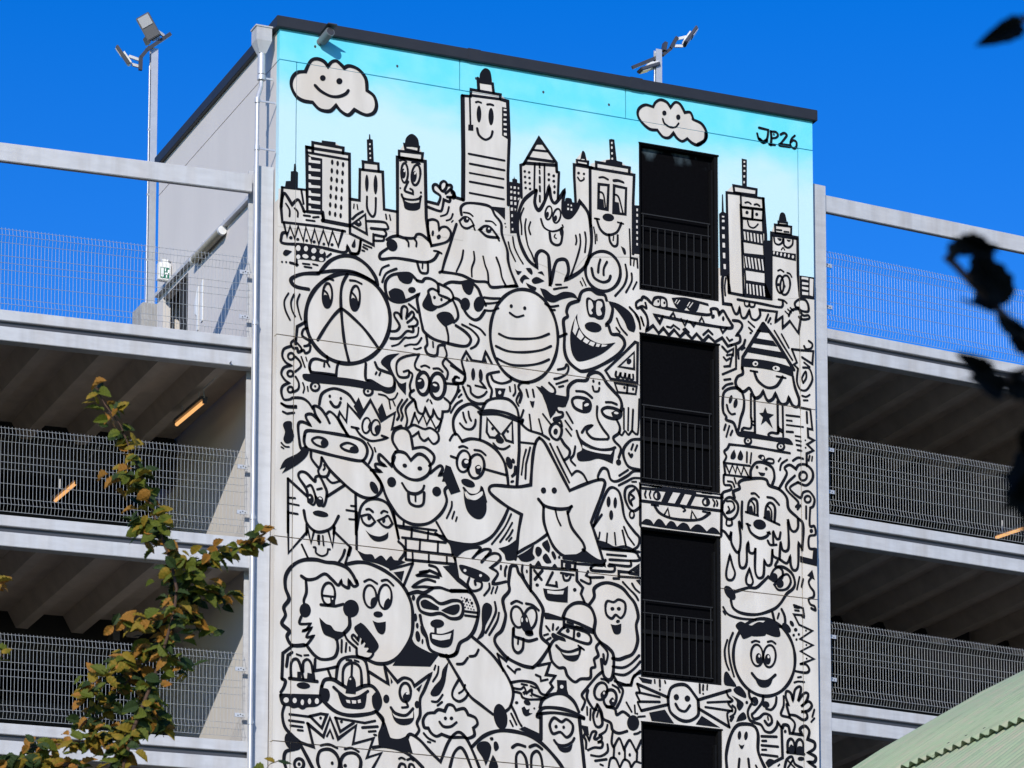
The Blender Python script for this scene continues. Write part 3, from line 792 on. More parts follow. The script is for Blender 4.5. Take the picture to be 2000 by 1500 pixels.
s 32 4635,8895 4643,8741 4586,8516 4488,8246
s 32 4717,8939 4733,8817 4716,8636
s 26 3576,8698 3600,8556 3664,8427 3736,8322
s 26 3507,8611 3536,8500 3616,8343
f 0 4351,9318! 4400,9364! 4416,9413 4497,9418 4514,9366! 4587,9362! 4571,9258 4473,9135 4391,9169
x 0 4440,9324 4460,9327 4460,9307 4440,9304
x 0 4489,9324 4509,9323 4509,9299 4489,9296
x 0 4434,9268 4463,9270 4463,9236 4434,9234
x 0 4489,9265 4515,9265 4512,9234 4489,9233
#painted_spot*|black comma shaped blots under the flame
f 0 3608,8227! 3648,8202 3720,8205! 3656,8141
f 0 3777,8259! 3857,8271 3889,8214 3873,8173! 3825,8204
f 0 3962,8217! 4034,8250 4075,8187! 4018,8209
f 0 3704,8110 3761,8157 3841,8107! 3761,8087 3729,8021! 3688,8062
f 0 3873,8096 3954,8154 4075,8110! 3986,8066 3905,8047
f 0 3780,8044! 3873,8012 3946,7991 3930,7943! 3825,7974
s 29 3568,8182 3568,8182
p 26 4252,8081 4338,8094
s 29 4220,8007 4309,8036 4431,8068
#painted_small_tower|slim white painted tower with black cap and tiny smiling face
W 0 4539,9892 4572,10022 4687,10180 4776,10023 4782,8902 4587,9183
f 0 4645,10033! 4670,10154 4695,10174 4723,10139 4744,10041!
x 0 4662,10044 4711,10048 4711,10036 4662,10031
q 35 4588,10016 4768,10021 4765,9958 4596,9963
p 45 4571,9336 4547,9768 4547,9940 4834,9938
f 0 4640,9826 4633,9810 4617,9801 4601,9805 4594,9819 4601,9836 4617,9845 4633,9841
f 0 4722,9827 4716,9811 4702,9803 4688,9807 4683,9821 4688,9836 4702,9844 4716,9840
s 29 4604,9754 4645,9709 4699,9737 4702,9761
#painted_tower_block|white painted tower with tall square eyes, button nose and tongue out, left of the top window
W 0 4809,9997 4899,10034 5113,10123 5311,10092 5435,10033 5509,9934 5524,9466 5607,9495 5603,8696 4830,8583 4807,9294
p 42 4899,9948 4899,10034 5435,10033 5430,9961
F 0 5106,10412 5139,10428 5192,10426 5229,10110 5320,10101 5319,10038 5047,10034 5056,10090 5122,10109
X 0 5164,10369 5160,10357 5150,10350 5141,10354 5137,10365 5141,10378 5150,10385 5160,10381
X 0 5163,10297 5160,10281 5150,10273 5141,10278 5137,10293 5141,10309 5150,10317 5160,10312
X 0 5168,10210 5164,10196 5153,10189 5143,10193 5138,10205 5143,10219 5153,10227 5164,10223
X 0 5171,10129 5167,10116 5156,10109 5146,10113 5141,10124 5146,10137 5156,10144 5167,10141
X 0 5177,9983 5173,9970 5162,9963 5152,9966 5148,9978 5152,9991 5162,9998 5173,9994
p 48 4807,9045 4803,9294 4801,9933 5509,9934 5491,9493 5488,8726
s 32 4948,9807 5014,9822 5088,9798
f 0 5162,9810 5244,9830 5343,9807 5351,9772! 5261,9786 5178,9773
q 42 4940,9705 5096,9713 5078,9336 4930,9337
F 0 4947,9487 5013,9482 5029,9336 4939,9346
s 29 4947,9589 5013,9560 5045,9362
q 42 5186,9720 5379,9710 5366,9309 5173,9303
F 0 5185,9477 5260,9473 5284,9305 5177,9312
s 29 5194,9588 5260,9551 5325,9326
f 0 5185,9222 5151,9179 5082,9161 5018,9177 4997,9219 5030,9262 5100,9281 5164,9264
s 29 4873,9172 4946,9172
s 42 4905,9169 4962,9022 5077,8954 5225,9015 5300,9166!
p 29 5242,9170 5333,9159
s 38 5102,8965 5118,8859 5175,8797 5233,8829 5241,8970
s 22 5176,8945 5167,8881
f 0 5290,8814! 5356,8785 5375,8710 5339,8697
F 0 5507,9472 5607,9479 5587,8733 5504,8729
x 0 5543,9425 5567,9426 5566,9387 5543,9385
x 0 5543,9344 5568,9345 5568,9304 5543,9303
x 0 5539,9250 5564,9250 5564,9209 5539,9209
x 0 5539,9163 5564,9164 5564,9120 5539,9121
x 0 5542,9078 5565,9078 5565,9038 5542,9037
x 0 5542,8992 5565,8991 5565,8948 5541,8950
x 0 5541,8898 5564,8898 5564,8862 5541,8862
p 29 5431,9093 5446,8673 5446,8556
p 29 5454,8659 5553,8658 5561,8527
p 22 5504,8643 5495,8548
p 26 4856,9037 4880,8916 4883,8793
p 22 4905,8936 4909,8843
#painted_smiley|round smiley face beside the flame
c 48 5275,8485 5279,8368 5241,8255 5167,8162 5067,8104 4958,8090 4856,8122 4775,8194 4730,8297 4725,8413 4763,8526 4837,8619 4936,8677 5045,8692 5148,8661 5229,8588
s 38 4961,8563 4936,8474 4925,8364
s 38 5068,8543 5018,8440 5013,8338
s 42 4822,8411 4862,8277 4993,8227 5091,8264 5124,8339
s 35 5363,8544 5387,8385 5337,8222 5197,8047
s 32 5462,8426 5461,8302 5370,8125
s 29 5544,8306 5485,8189
p 22 4675,8243 4731,8135
p 22 4642,8184 4674,8127
#painted_cap_figure|round peace sign figure in a backwards cap riding a skateboard
c 58 1682,7300 1672,7040 1568,6794 1385,6599 1152,6484 905,6468 682,6552 515,6722 429,6953 438,7211 541,7456 721,7652 953,7769 1201,7788 1427,7705 1596,7534
s 54 641,7757 777,7927 961,8029 1146,8041 1332,7948 1457,7800 1497,7685
s 48 595,7728 840,7793 1086,7822 1287,7776 1458,7710
s 54 610,7723 381,7682 230,7608 200,7544 277,7480 460,7469
s 45 1040,7770 964,7609 943,7395 969,7039 1009,6746 1073,6500
s 45 936,7245! 845,7142 724,6961 604,6750
s 45 967,7256! 1091,7176 1308,6997 1526,6741
c 35 814,7427 797,7321 760,7253 717,7249 683,7309 673,7412 689,7518 726,7586 769,7591 803,7530
f 0 774,7350 772,7282 743,7246 704,7261 677,7319 679,7387 708,7424 747,7408
s 29 689,7487 743,7442 782,7328
c 35 1230,7445 1212,7337 1173,7268 1128,7264 1095,7326 1086,7432 1105,7539 1144,7608 1189,7613 1222,7550
f 0 1195,7365 1192,7297 1161,7260 1119,7274 1092,7333 1095,7401 1126,7438 1168,7423
s 29 1100,7523 1166,7457 1205,7343
s 35 703,7646 764,7667 826,7656
s 32 1079,7688 1164,7690 1254,7662
s 29 164,7367 104,7247 121,7115 190,6983
s 29 247,7364 203,7246 219,7129 266,7046
s 29 331,7376 294,7259 318,7128 357,7014
#painted_arm|left arm and curled hand of the skateboarding figure
s 42 418,6985 298,6901! 277,6646
s 38 450,6900 389,6869 375,6778 482,6718 467,6657 407,6633
s 38 276,6720 209,6651 240,6581 301,6589 316,6532 392,6572 423,6532 483,6569 498,6646
s 32 300,6663 361,6598 362,6553
p 26 362,6471 417,6330
p 22 431,6473 447,6423
#painted_hand|raised open hand beside the skateboarding figure
s 38 1695,7028 1788,7048 1834,7130 1756,7254 1763,7308 1818,7308 1865,7240!
s 38 1857,7254 1864,7383 1903,7426 1950,7387 1935,7249!
s 38 1958,7283 2020,7360 2052,7326 2028,7262 1951,7191!
s 38 2060,7282 2107,7228 2084,7164 1974,7134!
s 38 2037,7143 2037,7067 1944,7062 1835,6949 1696,6922
s 29 2123,7140 2100,7016 1975,6968 1913,6960 1820,6857 1719,6813
s 29 2170,6995 2101,6895 1991,6873 1914,6839
s 26 2163,6851 2101,6820 2054,6821
s 32 1973,7466 2067,7404 2101,7363
#painted_skateboard|black skateboard with shoes under the peace sign figure
f 0 380,6199 441,6237 761,6242 1067,6253 1375,6234 1607,6168 1499,6131 1068,6141 609,6125 426,6138
c 35 635,6077 624,6039 592,6012 552,6007 520,6025 508,6060 520,6098 551,6125 591,6130 623,6112
f 0 588,6075 583,6063 572,6056 560,6060 555,6071 560,6083 571,6089 583,6086
c 38 1430,6111 1418,6075 1385,6049 1345,6043 1313,6061 1300,6094 1312,6131 1345,6157 1385,6162 1417,6145
f 0 1379,6108 1374,6094 1360,6087 1347,6091 1342,6103 1347,6116 1360,6123 1373,6120
s 42 743,6530 744,6456 591,6472 515,6440 485,6347 516,6276 669,6275 883,6273! 897,6402 927,6466
s 38 493,6325 517,6247 654,6250 883,6251
p 32 706,6421 702,6376
p 32 751,6435 782,6387
s 42 1327,6505 1328,6280 1421,6263 1607,6183 1731,6199 1761,6293 1730,6394 1621,6424 1512,6455 1466,6538
s 38 1359,6255 1530,6172 1654,6129 1754,6172 1769,6279
p 29 1474,6367 1490,6399
p 29 1529,6359 1547,6399
s 26 1523,6082 1623,6072 1685,6028 1763,6053 1809,6134
s 26 389,6096 412,6025 395,5956
p 22 458,6053 467,5988
p 26 1678,6027 1702,5896
p 26 1740,6013 1771,5949
#painted_gear_cloud|scalloped doodle border with three rings along the left edge
s 38 209,6606 104,6548 82,6441 136,6359 212,6325! 106,6281 70,6187 123,6105 184,6069! 94,6013 72,5921 111,5823 202,5835 247,5863 383,5873 475,5826 536,5745
c 35 256,6464 248,6435 225,6415 197,6411 174,6425 165,6452 174,6481 196,6501 224,6505 247,6491
c 35 245,6211 237,6185 216,6167 190,6164 169,6176 160,6199 168,6225 189,6243 215,6246 237,6234
c 35 244,5981 237,5955 217,5938 193,5935 173,5947 166,5970 173,5996 192,6013 217,6016 236,6004
s 35 279,6460 340,6401 356,6329 274,6244
s 35 282,6171 328,6088 321,5998 246,5944
s 35 74,5759 158,5718 294,5728
#painted_dog|spotted dog with long ears and a large black nose
s 45 2096,7832 2002,7909 1908,7911 1721,7861 1621,7748 1622,7597 1677,7500 1801,7472 1957,7524 2128,7640! 2097,7560 2130,7382 2177,7177 2209,7091 2351,7005 2555,6972 2776,6957 2886,6987 2925,7084 2838,7178 2696,7250
s 42 2096,7832 2174,7828 2221,7880 2315,7886 2410,7832 2426,7713
f 0 1791,7864! 1908,7911 2041,7885! 2002,7781 1909,7760 1831,7794
f 0 1660,7603! 1753,7669 1878,7649 1926,7535! 1801,7472 1692,7517
f 0 2078,7688 2061,7654 2019,7635 1977,7642 1959,7671 1976,7706 2018,7725 2060,7718
f 0 2176,7495 2246,7641 2269,7720! 2301,7619 2317,7500 2427,7485! 2333,7411 2223,7426
s 38 2426,7713! 2332,7745 2269,7698 2293,7618 2333,7502 2443,7495 2600,7616 2442,7669 2426,7713
f 0 2386,7623 2379,7605 2364,7596 2348,7601 2342,7617 2348,7635 2364,7644 2379,7639
f 0 2490,7608 2484,7590 2471,7581 2457,7586 2452,7602 2457,7620 2471,7629 2484,7624
s 38 2426,7834 2583,7781 2647,7698 2647,7638 2600,7601
f 0 2396,7359 2490,7426 2616,7421 2672,7307 2523,7210! 2444,7275
s 35 2546,7214 2578,7082 2578,6976
s 38 2647,7622 2711,7495 2727,7375 2664,7291
s 42 2241,7035 2257,6916 2226,6852 2273,6768 2399,6770 2429,6910 2524,6938
s 29 2343,6958 2348,6884
s 45 2520,7832 2615,7884 2773,7899 2899,7933 3026,7859 3090,7731 3154,7618
s 45 2663,7655 2758,7623 2853,7454 2964,7378 3059,7407 3138,7524
f 0 2773,7899! 2899,7940 2971,7867! 2931,7754 2868,7738 2805,7797
f 0 2913,7599 2891,7529 2837,7494 2783,7514 2761,7578 2783,7648 2837,7683 2890,7663
f 0 3132,7617 3094,7535 3030,7503 2979,7539 2969,7621 3008,7702 3071,7734 3123,7699
s 35 2790,7278 2933,7222 3044,7115 3013,7005 2926,6940
s 32 2909,7302 3060,7254 3147,7175
s 32 1527,7833 1565,7937 1666,7997
s 35 1566,7733 1628,7870 1783,7961
#painted_horned_figure|goggle eyed doodle with a black horn, curls and dripping teeth
f 0 1837,6723! 1650,6668 1551,6550 1652,6458 1777,6310 1824,6226 1933,6120! 1940,6316! 1839,6288 1714,6482 1713,6602
s 35 2133,6749 1930,6691 1806,6599 1791,6462 1838,6378 1963,6395 1978,6487 1900,6461
s 35 2133,6749! 2071,6605 2087,6532 2149,6510
s 35 1978,6472 2033,6434 1995,6279 2011,6191
s 35 2524,6908 2556,6791 2493,6662 2572,6551 2557,6444
s 35 2540,6743 2682,6642 2824,6555 2840,6466 2777,6412 2683,6415 2682,6490 2745,6484
s 32 2165,6572 2227,6596 2290,6574
s 32 2352,6567 2431,6578 2494,6541
c 51 2294,6341 2276,6241 2228,6175 2168,6167 2119,6220 2100,6315 2118,6415 2166,6481 2226,6489 2275,6436
c 54 2532,6335 2510,6221 2453,6145 2381,6136 2323,6196 2300,6304 2322,6418 2379,6494 2451,6503 2510,6443
f 0 2220,6331 2202,6270 2158,6240 2114,6259 2096,6315 2114,6375 2158,6406 2202,6387
X 0 2169,6371 2165,6358 2148,6345 2127,6340 2116,6346 2120,6359 2137,6372 2157,6377
f 0 2452,6309 2430,6247 2377,6216 2324,6234 2302,6289 2324,6351 2377,6382 2430,6365
X 0 2409,6319 2396,6310 2371,6310 2350,6320 2344,6333 2358,6343 2383,6342 2404,6333
s 38 2549,6375 2651,6381 2730,6376 2715,6253 2621,6090
s 38 2011,6191 1995,6114 2074,6049 2090,5961
p 26 2276,6105 2253,6072
p 26 2307,6094 2331,6052
s 38 2057,6212 2011,6176
s 38 2526,6153 2605,6088 2590,5980 2496,5953! 2481,5846 2418,5853 2355,5965! 2340,5873 2293,5852 2230,5979! 2199,5885 2121,5905 2074,6034
p 32 2074,5884 2013,5696
p 32 2067,5868 2130,5741! 2199,5870! 2254,5727! 2309,5839! 2395,5685! 2481,5831! 2434,5660
s 35 1967,5645 2060,5702 2216,5662 2309,5689 2419,5628 2435,5525 2357,5462 2279,5535! 2216,5490 2154,5534 2130,5606! 2045,5535
s 35 1879,6046 1810,5910 1834,5808 1803,5744
s 35 1957,6064 1864,5917 1888,5815 1865,5745
s 35 2058,6077 1934,5926 1958,5764 1936,5656
#painted_crown_star|spiky star shaped face with three black spikes
p 42 1066,5412! 918,5660! 941,5745! 1041,5617! 1062,5872! 1240,5702! 1400,5976! 1564,5698! 1772,5845! 1727,5600! 1866,5662
F 0 1223,5998 1147,5854 1243,5710 1301,5829
F 0 1577,5962 1509,5856 1564,5706 1648,5769
c 29 1402,5605 1385,5539 1351,5497 1313,5495 1286,5535 1280,5600 1297,5667 1331,5709 1368,5711 1396,5671
c 29 1547,5594 1529,5527 1491,5485 1450,5483 1419,5522 1412,5588 1430,5655 1467,5697 1509,5699 1540,5659
f 0 1387,5646 1425,5621 1410,5545 1364,5569
f 0 1464,5581 1518,5633 1557,5578 1519,5499 1480,5509
s 32 1118,5552 1226,5544
s 35 1188,5531 1273,5438 1411,5388 1565,5423 1658,5464! 1573,5483
#painted_little_face|little smiling dome face under the skateboard
s 42 635,5817 671,5970 793,6060 915,6076 1069,6022 1162,5915
f 0 810,5959 805,5941 791,5932 777,5937 771,5953 776,5971 790,5980 805,5975
f 0 976,5947 970,5930 956,5921 942,5926 936,5942 942,5960 956,5969 970,5963
s 42 802,5876 856,5816 917,5824 950,5888
#painted_masked_animal|long snouted animal with a bandana mask and its tongue out
s 42 544,5775! 582,5788 658,5760 735,5667 789,5570!
s 42 551,5762 583,5662 660,5553! 537,5656 446,5644 447,5585 508,5497! 386,5533 326,5481 344,5262 375,5147 450,5179
s 38 750,5698 796,5734 888,5671 981,5535 1089,5407
s 45 419,5330 448,5408 585,5425 859,5423 1165,5402 1304,5353 1359,5240 1321,5117 1229,5076 923,5097 618,5133 466,5159 417,5241 419,5330
c 35 533,5293 616,5340 723,5324 761,5270 708,5211 587,5233
f 0 770,5274 755,5232 716,5211 677,5222 661,5260 677,5302 715,5323 754,5312
c 35 960,5257 1059,5314 1182,5285 1213,5222 1167,5194 1029,5207
f 0 1216,5237 1198,5202 1155,5182 1111,5191 1093,5222 1111,5258 1154,5277 1198,5269
f 0 496,5148! 452,5039 317,4904 92,4752! 151,4854! 61,4807! 135,4955 315,5066 405,5166!
s 42 519,5121 528,5019 620,4912
s 45 679,5052! 803,4890 987,4735 1171,4609 1325,4554 1478,4579 1570,4687 1554,4818 1414,4980 1291,5083
f 0 1508,4743 1529,4677 1510,4633 1464,4636 1416,4685 1396,4750 1414,4795 1461,4792
s 38 679,5052 665,4947 628,4854 667,4785 758,4796 795,4874
s 26 711,4953 726,4910 704,4878
s 35 758,4766 835,4709 941,4744
s 32 1366,5353 1435,5250 1428,5160 1383,5058
s 29 1466,5291 1482,5241
f 0 100,5452 145,5509 228,5513 236,5425 267,5311 223,5217 148,5193 109,5247 131,5353
s 26 80,5192 133,5147 193,5147
p 22 80,5133 115,5115
p 32 98,5644 159,5622 264,5650
s 35 74,5759 157,5733 293,5750
#painted_cat|wide eyed cat with whiskers along the left edge
p 42 183,4689 191,3920
p 42 183,4689 472,4467
p 42 760,4501 1018,4694
p 42 1187,4582 1199,4007
s 42 488,4395 456,4568 341,4731 363,4807 454,4803 576,4700 591,4761 651,4776 721,4659 760,4545 716,4363 639,4413 593,4481
s 35 471,4614 531,4628 593,4466 564,4360 488,4395
s 32 615,4587 683,4610
f 0 565,4457 561,4402 532,4372 494,4383 470,4429 474,4483 504,4513 542,4502
f 0 709,4417 689,4362 648,4338 612,4359 600,4413 620,4468 661,4492 698,4471
X 0 519,4458 515,4448 506,4443 496,4445 492,4454 496,4464 506,4469 515,4466
X 0 685,4454 675,4447 657,4447 642,4454 639,4465 649,4473 666,4473 681,4465
f 0 557,4256 641,4288 762,4265 778,4223 702,4200 581,4215
s 42 421,4262 461,4098 567,3993 689,3985 840,4068 937,4242
p 29 193,4419 291,4423
p 29 194,4338 345,4327
p 29 195,4206 331,4200
p 29 1119,4411 1188,4412
p 29 1051,4341 1189,4338
p 29 1095,4216 1189,4220
p 35 461,4068 462,3922
p 35 870,4101 864,3968
#painted_round_face|round goggle browed face with cheek tufts, black cheeks and tongue out
s 45 1768,5202 1722,5062! 1551,5205 1536,5114 1629,5051! 1491,5063 1491,5004 1561,4960! 1414,4965
s 45 1430,4967 1569,4791 1632,4635 1710,4495 1850,4334 2051,4253 2284,4295 2470,4451 2563,4641 2532,4802 2594,4884 2578,4957 2515,4950! 2546,5043 2453,5017! 2499,5113 2452,5152 2312,5030
s 45 1783,5271 1737,5168 1784,5025 1971,4914 2141,4912 2281,5011 2312,5149 2233,5260 2124,5283 2016,5180! 1938,5268 1845,5286 1783,5271
f 0 1957,5090 1943,5069 1918,5061 1896,5071 1889,5093 1903,5114 1928,5121 1951,5111
f 0 2188,5076 2174,5055 2146,5047 2122,5057 2115,5079 2129,5100 2157,5108 2181,5098
f 0 1793,4847 1784,4791 1740,4756 1689,4763 1660,4808 1669,4864 1713,4899 1764,4892
f 0 2477,4792 2467,4738 2423,4703 2372,4710 2342,4753 2353,4808 2397,4842 2448,4835
s 38 1886,4829 1972,4720 2096,4705 2189,4761 2219,4832
f 0 1948,4747! 2034,4705 2189,4761! 2197,4732 2096,4675 1979,4684
s 42 1979,4691 2003,4560 2112,4521 2205,4569 2220,4735
s 29 2088,4674 2089,4592
s 42 1813,5312 1735,5437 1765,5575 1889,5635 1998,5574 2046,5356! 2217,5392 2358,5305 2358,5200 2296,5133
#painted_smiley|small half hidden smiley face behind the goggle browed figure
s 48 3062,6072 2920,6121 2763,6033 2669,5885 2661,5749 2693,5647
s 32 2810,5979 2826,5905 2858,5841
s 32 2892,6004 2905,5930 2933,5877
s 35 2763,5814 2842,5749 2937,5753 2992,5821 3003,5898
s 32 2621,5954 2700,6085 2794,6158
#painted_helmet_figure|square figure in a round helmet with angry eyes
s 42 3094,6045 3173,6192 3315,6256 3506,6266 3634,6161 3674,6014
s 45 3047,6017 3252,6066 3507,6053 3730,5968
s 42 3070,5990 3332,6023 3570,5986 3722,5944! 3738,5992
p 42 3086,5984 3071,5620
p 48 3674,5953 3679,5529 3643,5011
q 38 3181,5943 3372,5741 3309,5672 3221,5669 3174,5738
q 38 3570,5948 3579,5638 3475,5655 3419,5739
f 0 3288,5804 3281,5786 3266,5777 3250,5782 3243,5798 3250,5816 3265,5825 3281,5820
f 0 3521,5793 3515,5777 3500,5769 3486,5773 3480,5788 3486,5803 3500,5811 3515,5807
f 0 3380,5719! 3443,5651 3412,5602 3348,5602 3316,5643
s 32 3277,5585 3348,5526 3444,5523 3531,5579
f 0 3569,5348 3577,5282 3554,5243 3513,5254 3478,5309 3470,5375 3493,5414 3534,5403
f 0 3611,5374 3613,5346 3600,5328 3579,5331 3563,5353 3561,5382 3574,5399 3595,5396
s 45 3619,5280 3611,5188 3571,5138
f 0 3601,5072 3597,5056 3578,5041 3555,5036 3541,5044 3545,5061 3564,5076 3587,5080
F 0 3299,6406 3466,6420 3427,6278 3315,6271
X 0 3398,6350 3391,6330 3376,6320 3360,6326 3353,6344 3360,6364 3376,6375 3391,6369
#painted_bespectacled_figure|round bellied figure with big eyes, glasses strap and open mouth
s 45 2796,5555 2937,5610 3127,5596 3317,5499 3444,5334 3492,5144 3508,5010
s 35 2607,5546 2654,5627 2717,5650 2796,5555
c 38 2923,5269 2895,5175 2839,5115 2775,5112 2728,5168 2717,5261 2745,5355 2801,5415 2865,5417 2912,5361
c 42 3136,5212 3097,5107 3027,5043 2952,5044 2901,5109 2892,5215 2930,5320 3000,5384 3076,5383 3127,5317
f 0 2903,5245 2886,5192 2844,5165 2802,5181 2784,5230 2801,5283 2844,5310 2886,5294
X 0 2894,5266 2885,5246 2863,5235 2840,5240 2831,5258 2840,5279 2862,5289 2885,5284
f 0 2993,5203! 3048,5240 3096,5201 3065,5092! 3009,5115
X 0 3080,5212 3073,5197 3052,5185 3029,5184 3018,5193 3024,5208 3045,5220 3068,5221
s 32 2749,5462 2812,5485 2878,5467
s 32 2985,5451 3080,5447 3159,5397
p 35 3135,5191 3476,5142
p 35 2624,5315 2710,5296
f 0 2994,4925 2948,4896 2867,4900 2800,4935 2784,4981 2829,5010 2910,5006 2978,4971
f 0 2821,4882! 2861,4737 2971,4720 3113,4812! 3168,4713 3168,4563 3098,4457 2987,4452 2877,4544 2830,4703
X 0 2853,4826 2924,4774 3018,4800 3105,4856 3105,4796 3002,4716 2892,4733
s 35 2821,4874 2908,4795 3018,4800 3081,4853 3104,4908 3168,4713
F 0 2546,5178 2624,5158 2774,4816 2626,4753 2500,4993
s 48 3508,4648 3413,4441 3256,4213 3051,4085 2816,4051 2566,4074 2394,4159
s 29 3556,4578 3445,4355 3256,4101
s 29 3572,4452 3477,4284 3382,4145
s 29 3580,4348 3532,4260 3477,4193
p 26 3564,4233 3517,4175
s 29 2642,4651 2634,4560 2564,4402
p 26 2681,4513 2646,4404
p 26 2721,4436 2702,4374
#painted_star|large five pointed star with round eyes and long tongue
s 48 3994,5759! 4082,5686 4242,5417 4467,5034! 4742,5174 4936,5251 5017,5238 5001,5114 4805,4596! 4901,4341 5014,3990! 4820,4089 4675,4179
s 48 3994,5759 3938,5683 3890,5465 3858,5044! 3635,4987 3302,4970 3215,4914 3255,4829 3476,4690 3715,4590! 3667,4320 3636,4016 3620,3924
s 42 4121,4350 3954,4218 3731,4072 3509,3912
f 0 4099,4990 4087,4957 4058,4940 4028,4950 4016,4980 4028,5014 4058,5031 4087,5021
f 0 4268,5010 4255,4977 4226,4960 4196,4970 4184,5000 4196,5034 4226,5051 4255,5041
s 48 3978,4847 4082,4761 4274,4738 4434,4765 4499,4803!
p 35 4018,4799 4066,4729
p 35 4491,4794 4434,4681
s 45 4058,4728 4065,4517 4145,4300 4241,4145 4385,4056 4562,4075 4691,4166 4675,4285 4498,4492 4434,4712
s 32 4242,4727 4274,4602 4325,4502
s 35 4162,5689 4307,5425 4459,5155
s 35 4275,5657 4371,5479 4500,5266! 4580,5337 4677,5303 4750,5190
p 29 3786,5558 3746,5417 3714,5178
p 32 3850,5596 3786,5346 3775,5125
p 35 3706,5654 3938,5660
#painted_ghost|small sheet ghost to the right of the large star
s 42 4845,4547 4984,4929 5066,5106 5147,5162 5245,5112 5293,4965 5341,4727 5487,4545 5568,4463 5551,4339 5470,4269
s 42 4917,4328 5047,4312 5177,4266 5339,4300 5470,4269
f 0 5114,4943 5102,4886 5078,4861 5056,4882 5049,4937 5061,4995 5084,5020 5107,4999
f 0 5216,4940 5205,4881 5184,4855 5164,4877 5158,4935 5169,4994 5190,5020 5210,4998
f 0 5155,4751 5146,4698 5123,4674 5100,4693 5090,4743 5100,4796 5123,4820 5146,4801
p 29 4942,4467 4926,4374
p 29 5060,4466 5047,4327
p 29 5177,4487 5193,4314
p 32 5300,4539 5356,4317
p 32 5324,4595 5389,4458 5486,4347
p 35 4975,4737 4845,4547
F 0 4917,4328 5047,4312 5177,4266 5014,4263 4950,4256
p 38 4950,4248 5567,4250
#painted_ghost|sheet ghost with a heart shaped mouth beside the helmeted figure
s 42 3682,6243 3714,6369 3666,6469 3713,6536 3825,6551
s 35 3666,6195 3634,6267 3682,6380
p 32 3790,6447 3818,6344
p 32 3890,6460 3909,6356
f 0 3842,6287! 3890,6285 3918,6297! 3898,6195 3866,6214
p 32 3746,6137 3706,6018
p 32 3838,6081 3866,5856
p 32 3986,6031 4042,5833
p 32 4050,6116 4178,5972
s 38 3714,5928 3826,5851 4018,5815 4146,5755
F 0 3938,6520 4050,6504 4211,6434 4437,6425 4420,6324 4372,6256 4275,6259 4243,6163 4162,6062 4098,6267 4034,6411
#painted_blob|plain round bodied smiling blob in the middle of the mural
c 48 4282,7361 4266,7089 4172,6841 4014,6656 3817,6560 3611,6569 3427,6680 3293,6876 3229,7127 3244,7397 3336,7644 3493,7831 3689,7929 3896,7922 4082,7812 4217,7615
f 0 3578,7663 3571,7642 3553,7632 3535,7637 3527,7656 3535,7676 3553,7687 3571,7681
f 0 3790,7662 3782,7641 3764,7631 3746,7636 3738,7655 3746,7675 3764,7686 3782,7680
s 32 3529,7556 3633,7510 3745,7548
s 35 3362,7220 3505,7179 3729,7194 3970,7243 4147,7328
s 35 3314,7031 3505,6981 3761,7000 4018,7066 4179,7149
s 35 3330,6850 3538,6787 3761,6802 3986,6862 4147,6945
s 38 3243,6580 3283,6510 3410,6489 3538,6543 3546,6590
s 38 4034,6518 4146,6441 4227,6444 4235,6514 4147,6594
s 35 4284,6811 4389,6848 4421,6906 4453,6864 4421,6768 4308,6691 4227,6665
p 32 4259,6593 4437,6670
p 29 4300,6553 4372,6578
s 35 3130,7729 3249,7731 3377,7749
s 32 3130,7638 3249,7659 3361,7693
s 32 3138,7540 3250,7548 3353,7600
#painted_grinning_head|large grinning cartoon head with black ear and a row of teeth
s 51 4609,7886 4471,7820 4422,7705 4438,7630 4373,7560 4389,7362 4389,7116 4453,6956 4599,6853 4696,6843 4892,6923 5186,7117 5334,7291 5334,7400 5253,7466 5138,7465 5089,7582 5057,7593 5122,7680 5156,7839 5123,7927
s 51 4617,7902 4666,8033 4797,8090 4911,8044 5025,8037 5058,7965
f 0 4002,7992! 4099,7982 4228,7916 4374,7991 4536,7991 4609,7909! 4503,7925 4341,7871 4212,7806 4083,7842
f 0 5074,7952! 5254,7931 5451,7819 5524,7643 5499,7538! 5401,7564 5336,7694 5221,7833
f 0 4731,7926 4780,7964 4861,7929 4927,7962 5009,7958 5041,7823 5008,7679 4926,7652 4861,7674 4779,7678 4739,7780
X 0 4772,7916 4821,7908 4845,7826 4812,7775 4837,7732 4796,7711 4771,7785
X 0 4902,7912 4976,7922 4992,7862 4959,7811 4983,7738 4926,7706 4894,7756
f 0 4978,7517 4927,7466 4828,7450 4738,7478 4710,7533 4761,7584 4861,7600 4951,7572
f 0 4592,7690! 4519,7534 4478,7343 4494,7130 4551,7015 4632,6980 4827,7053 5023,7172 5203,7343! 4990,7291 4811,7328 4665,7431 4600,7576
X 0 4560,7632! 4535,7505 4519,7411! 4559,7362! 4608,7485!
X 0 4624,7456! 4584,7343! 4648,7298! 4697,7358!
X 0 4714,7345! 4681,7287! 4746,7257! 4787,7309!
X 0 4803,7303! 4770,7253! 4844,7232! 4876,7290!
X 0 4901,7286! 4884,7238! 4933,7236! 4958,7278!
X 0 4982,7282! 4974,7242! 5039,7259! 5072,7286!
s 32 5221,7709 5286,7579 5384,7484
s 29 5212,7568 5269,7507
s 32 5427,7908 5566,7773 5598,7606
p 29 5607,7786 5656,7661
s 32 4083,7772 4163,7738 4293,7771
p 29 4163,7687 4241,7698
s 38 4308,7305 4422,7366
#painted_triangle_eye|triangle with an eye and comb teeth left of the second window
q 42 5515,7393 5556,7384 5545,6779 5120,6784 5038,6896 5317,7181
q 35 5498,7236 5497,6981 5251,6986
f 0 5447,7073 5421,7048 5392,7045 5377,7066 5384,7099 5410,7124 5438,7126 5454,7106
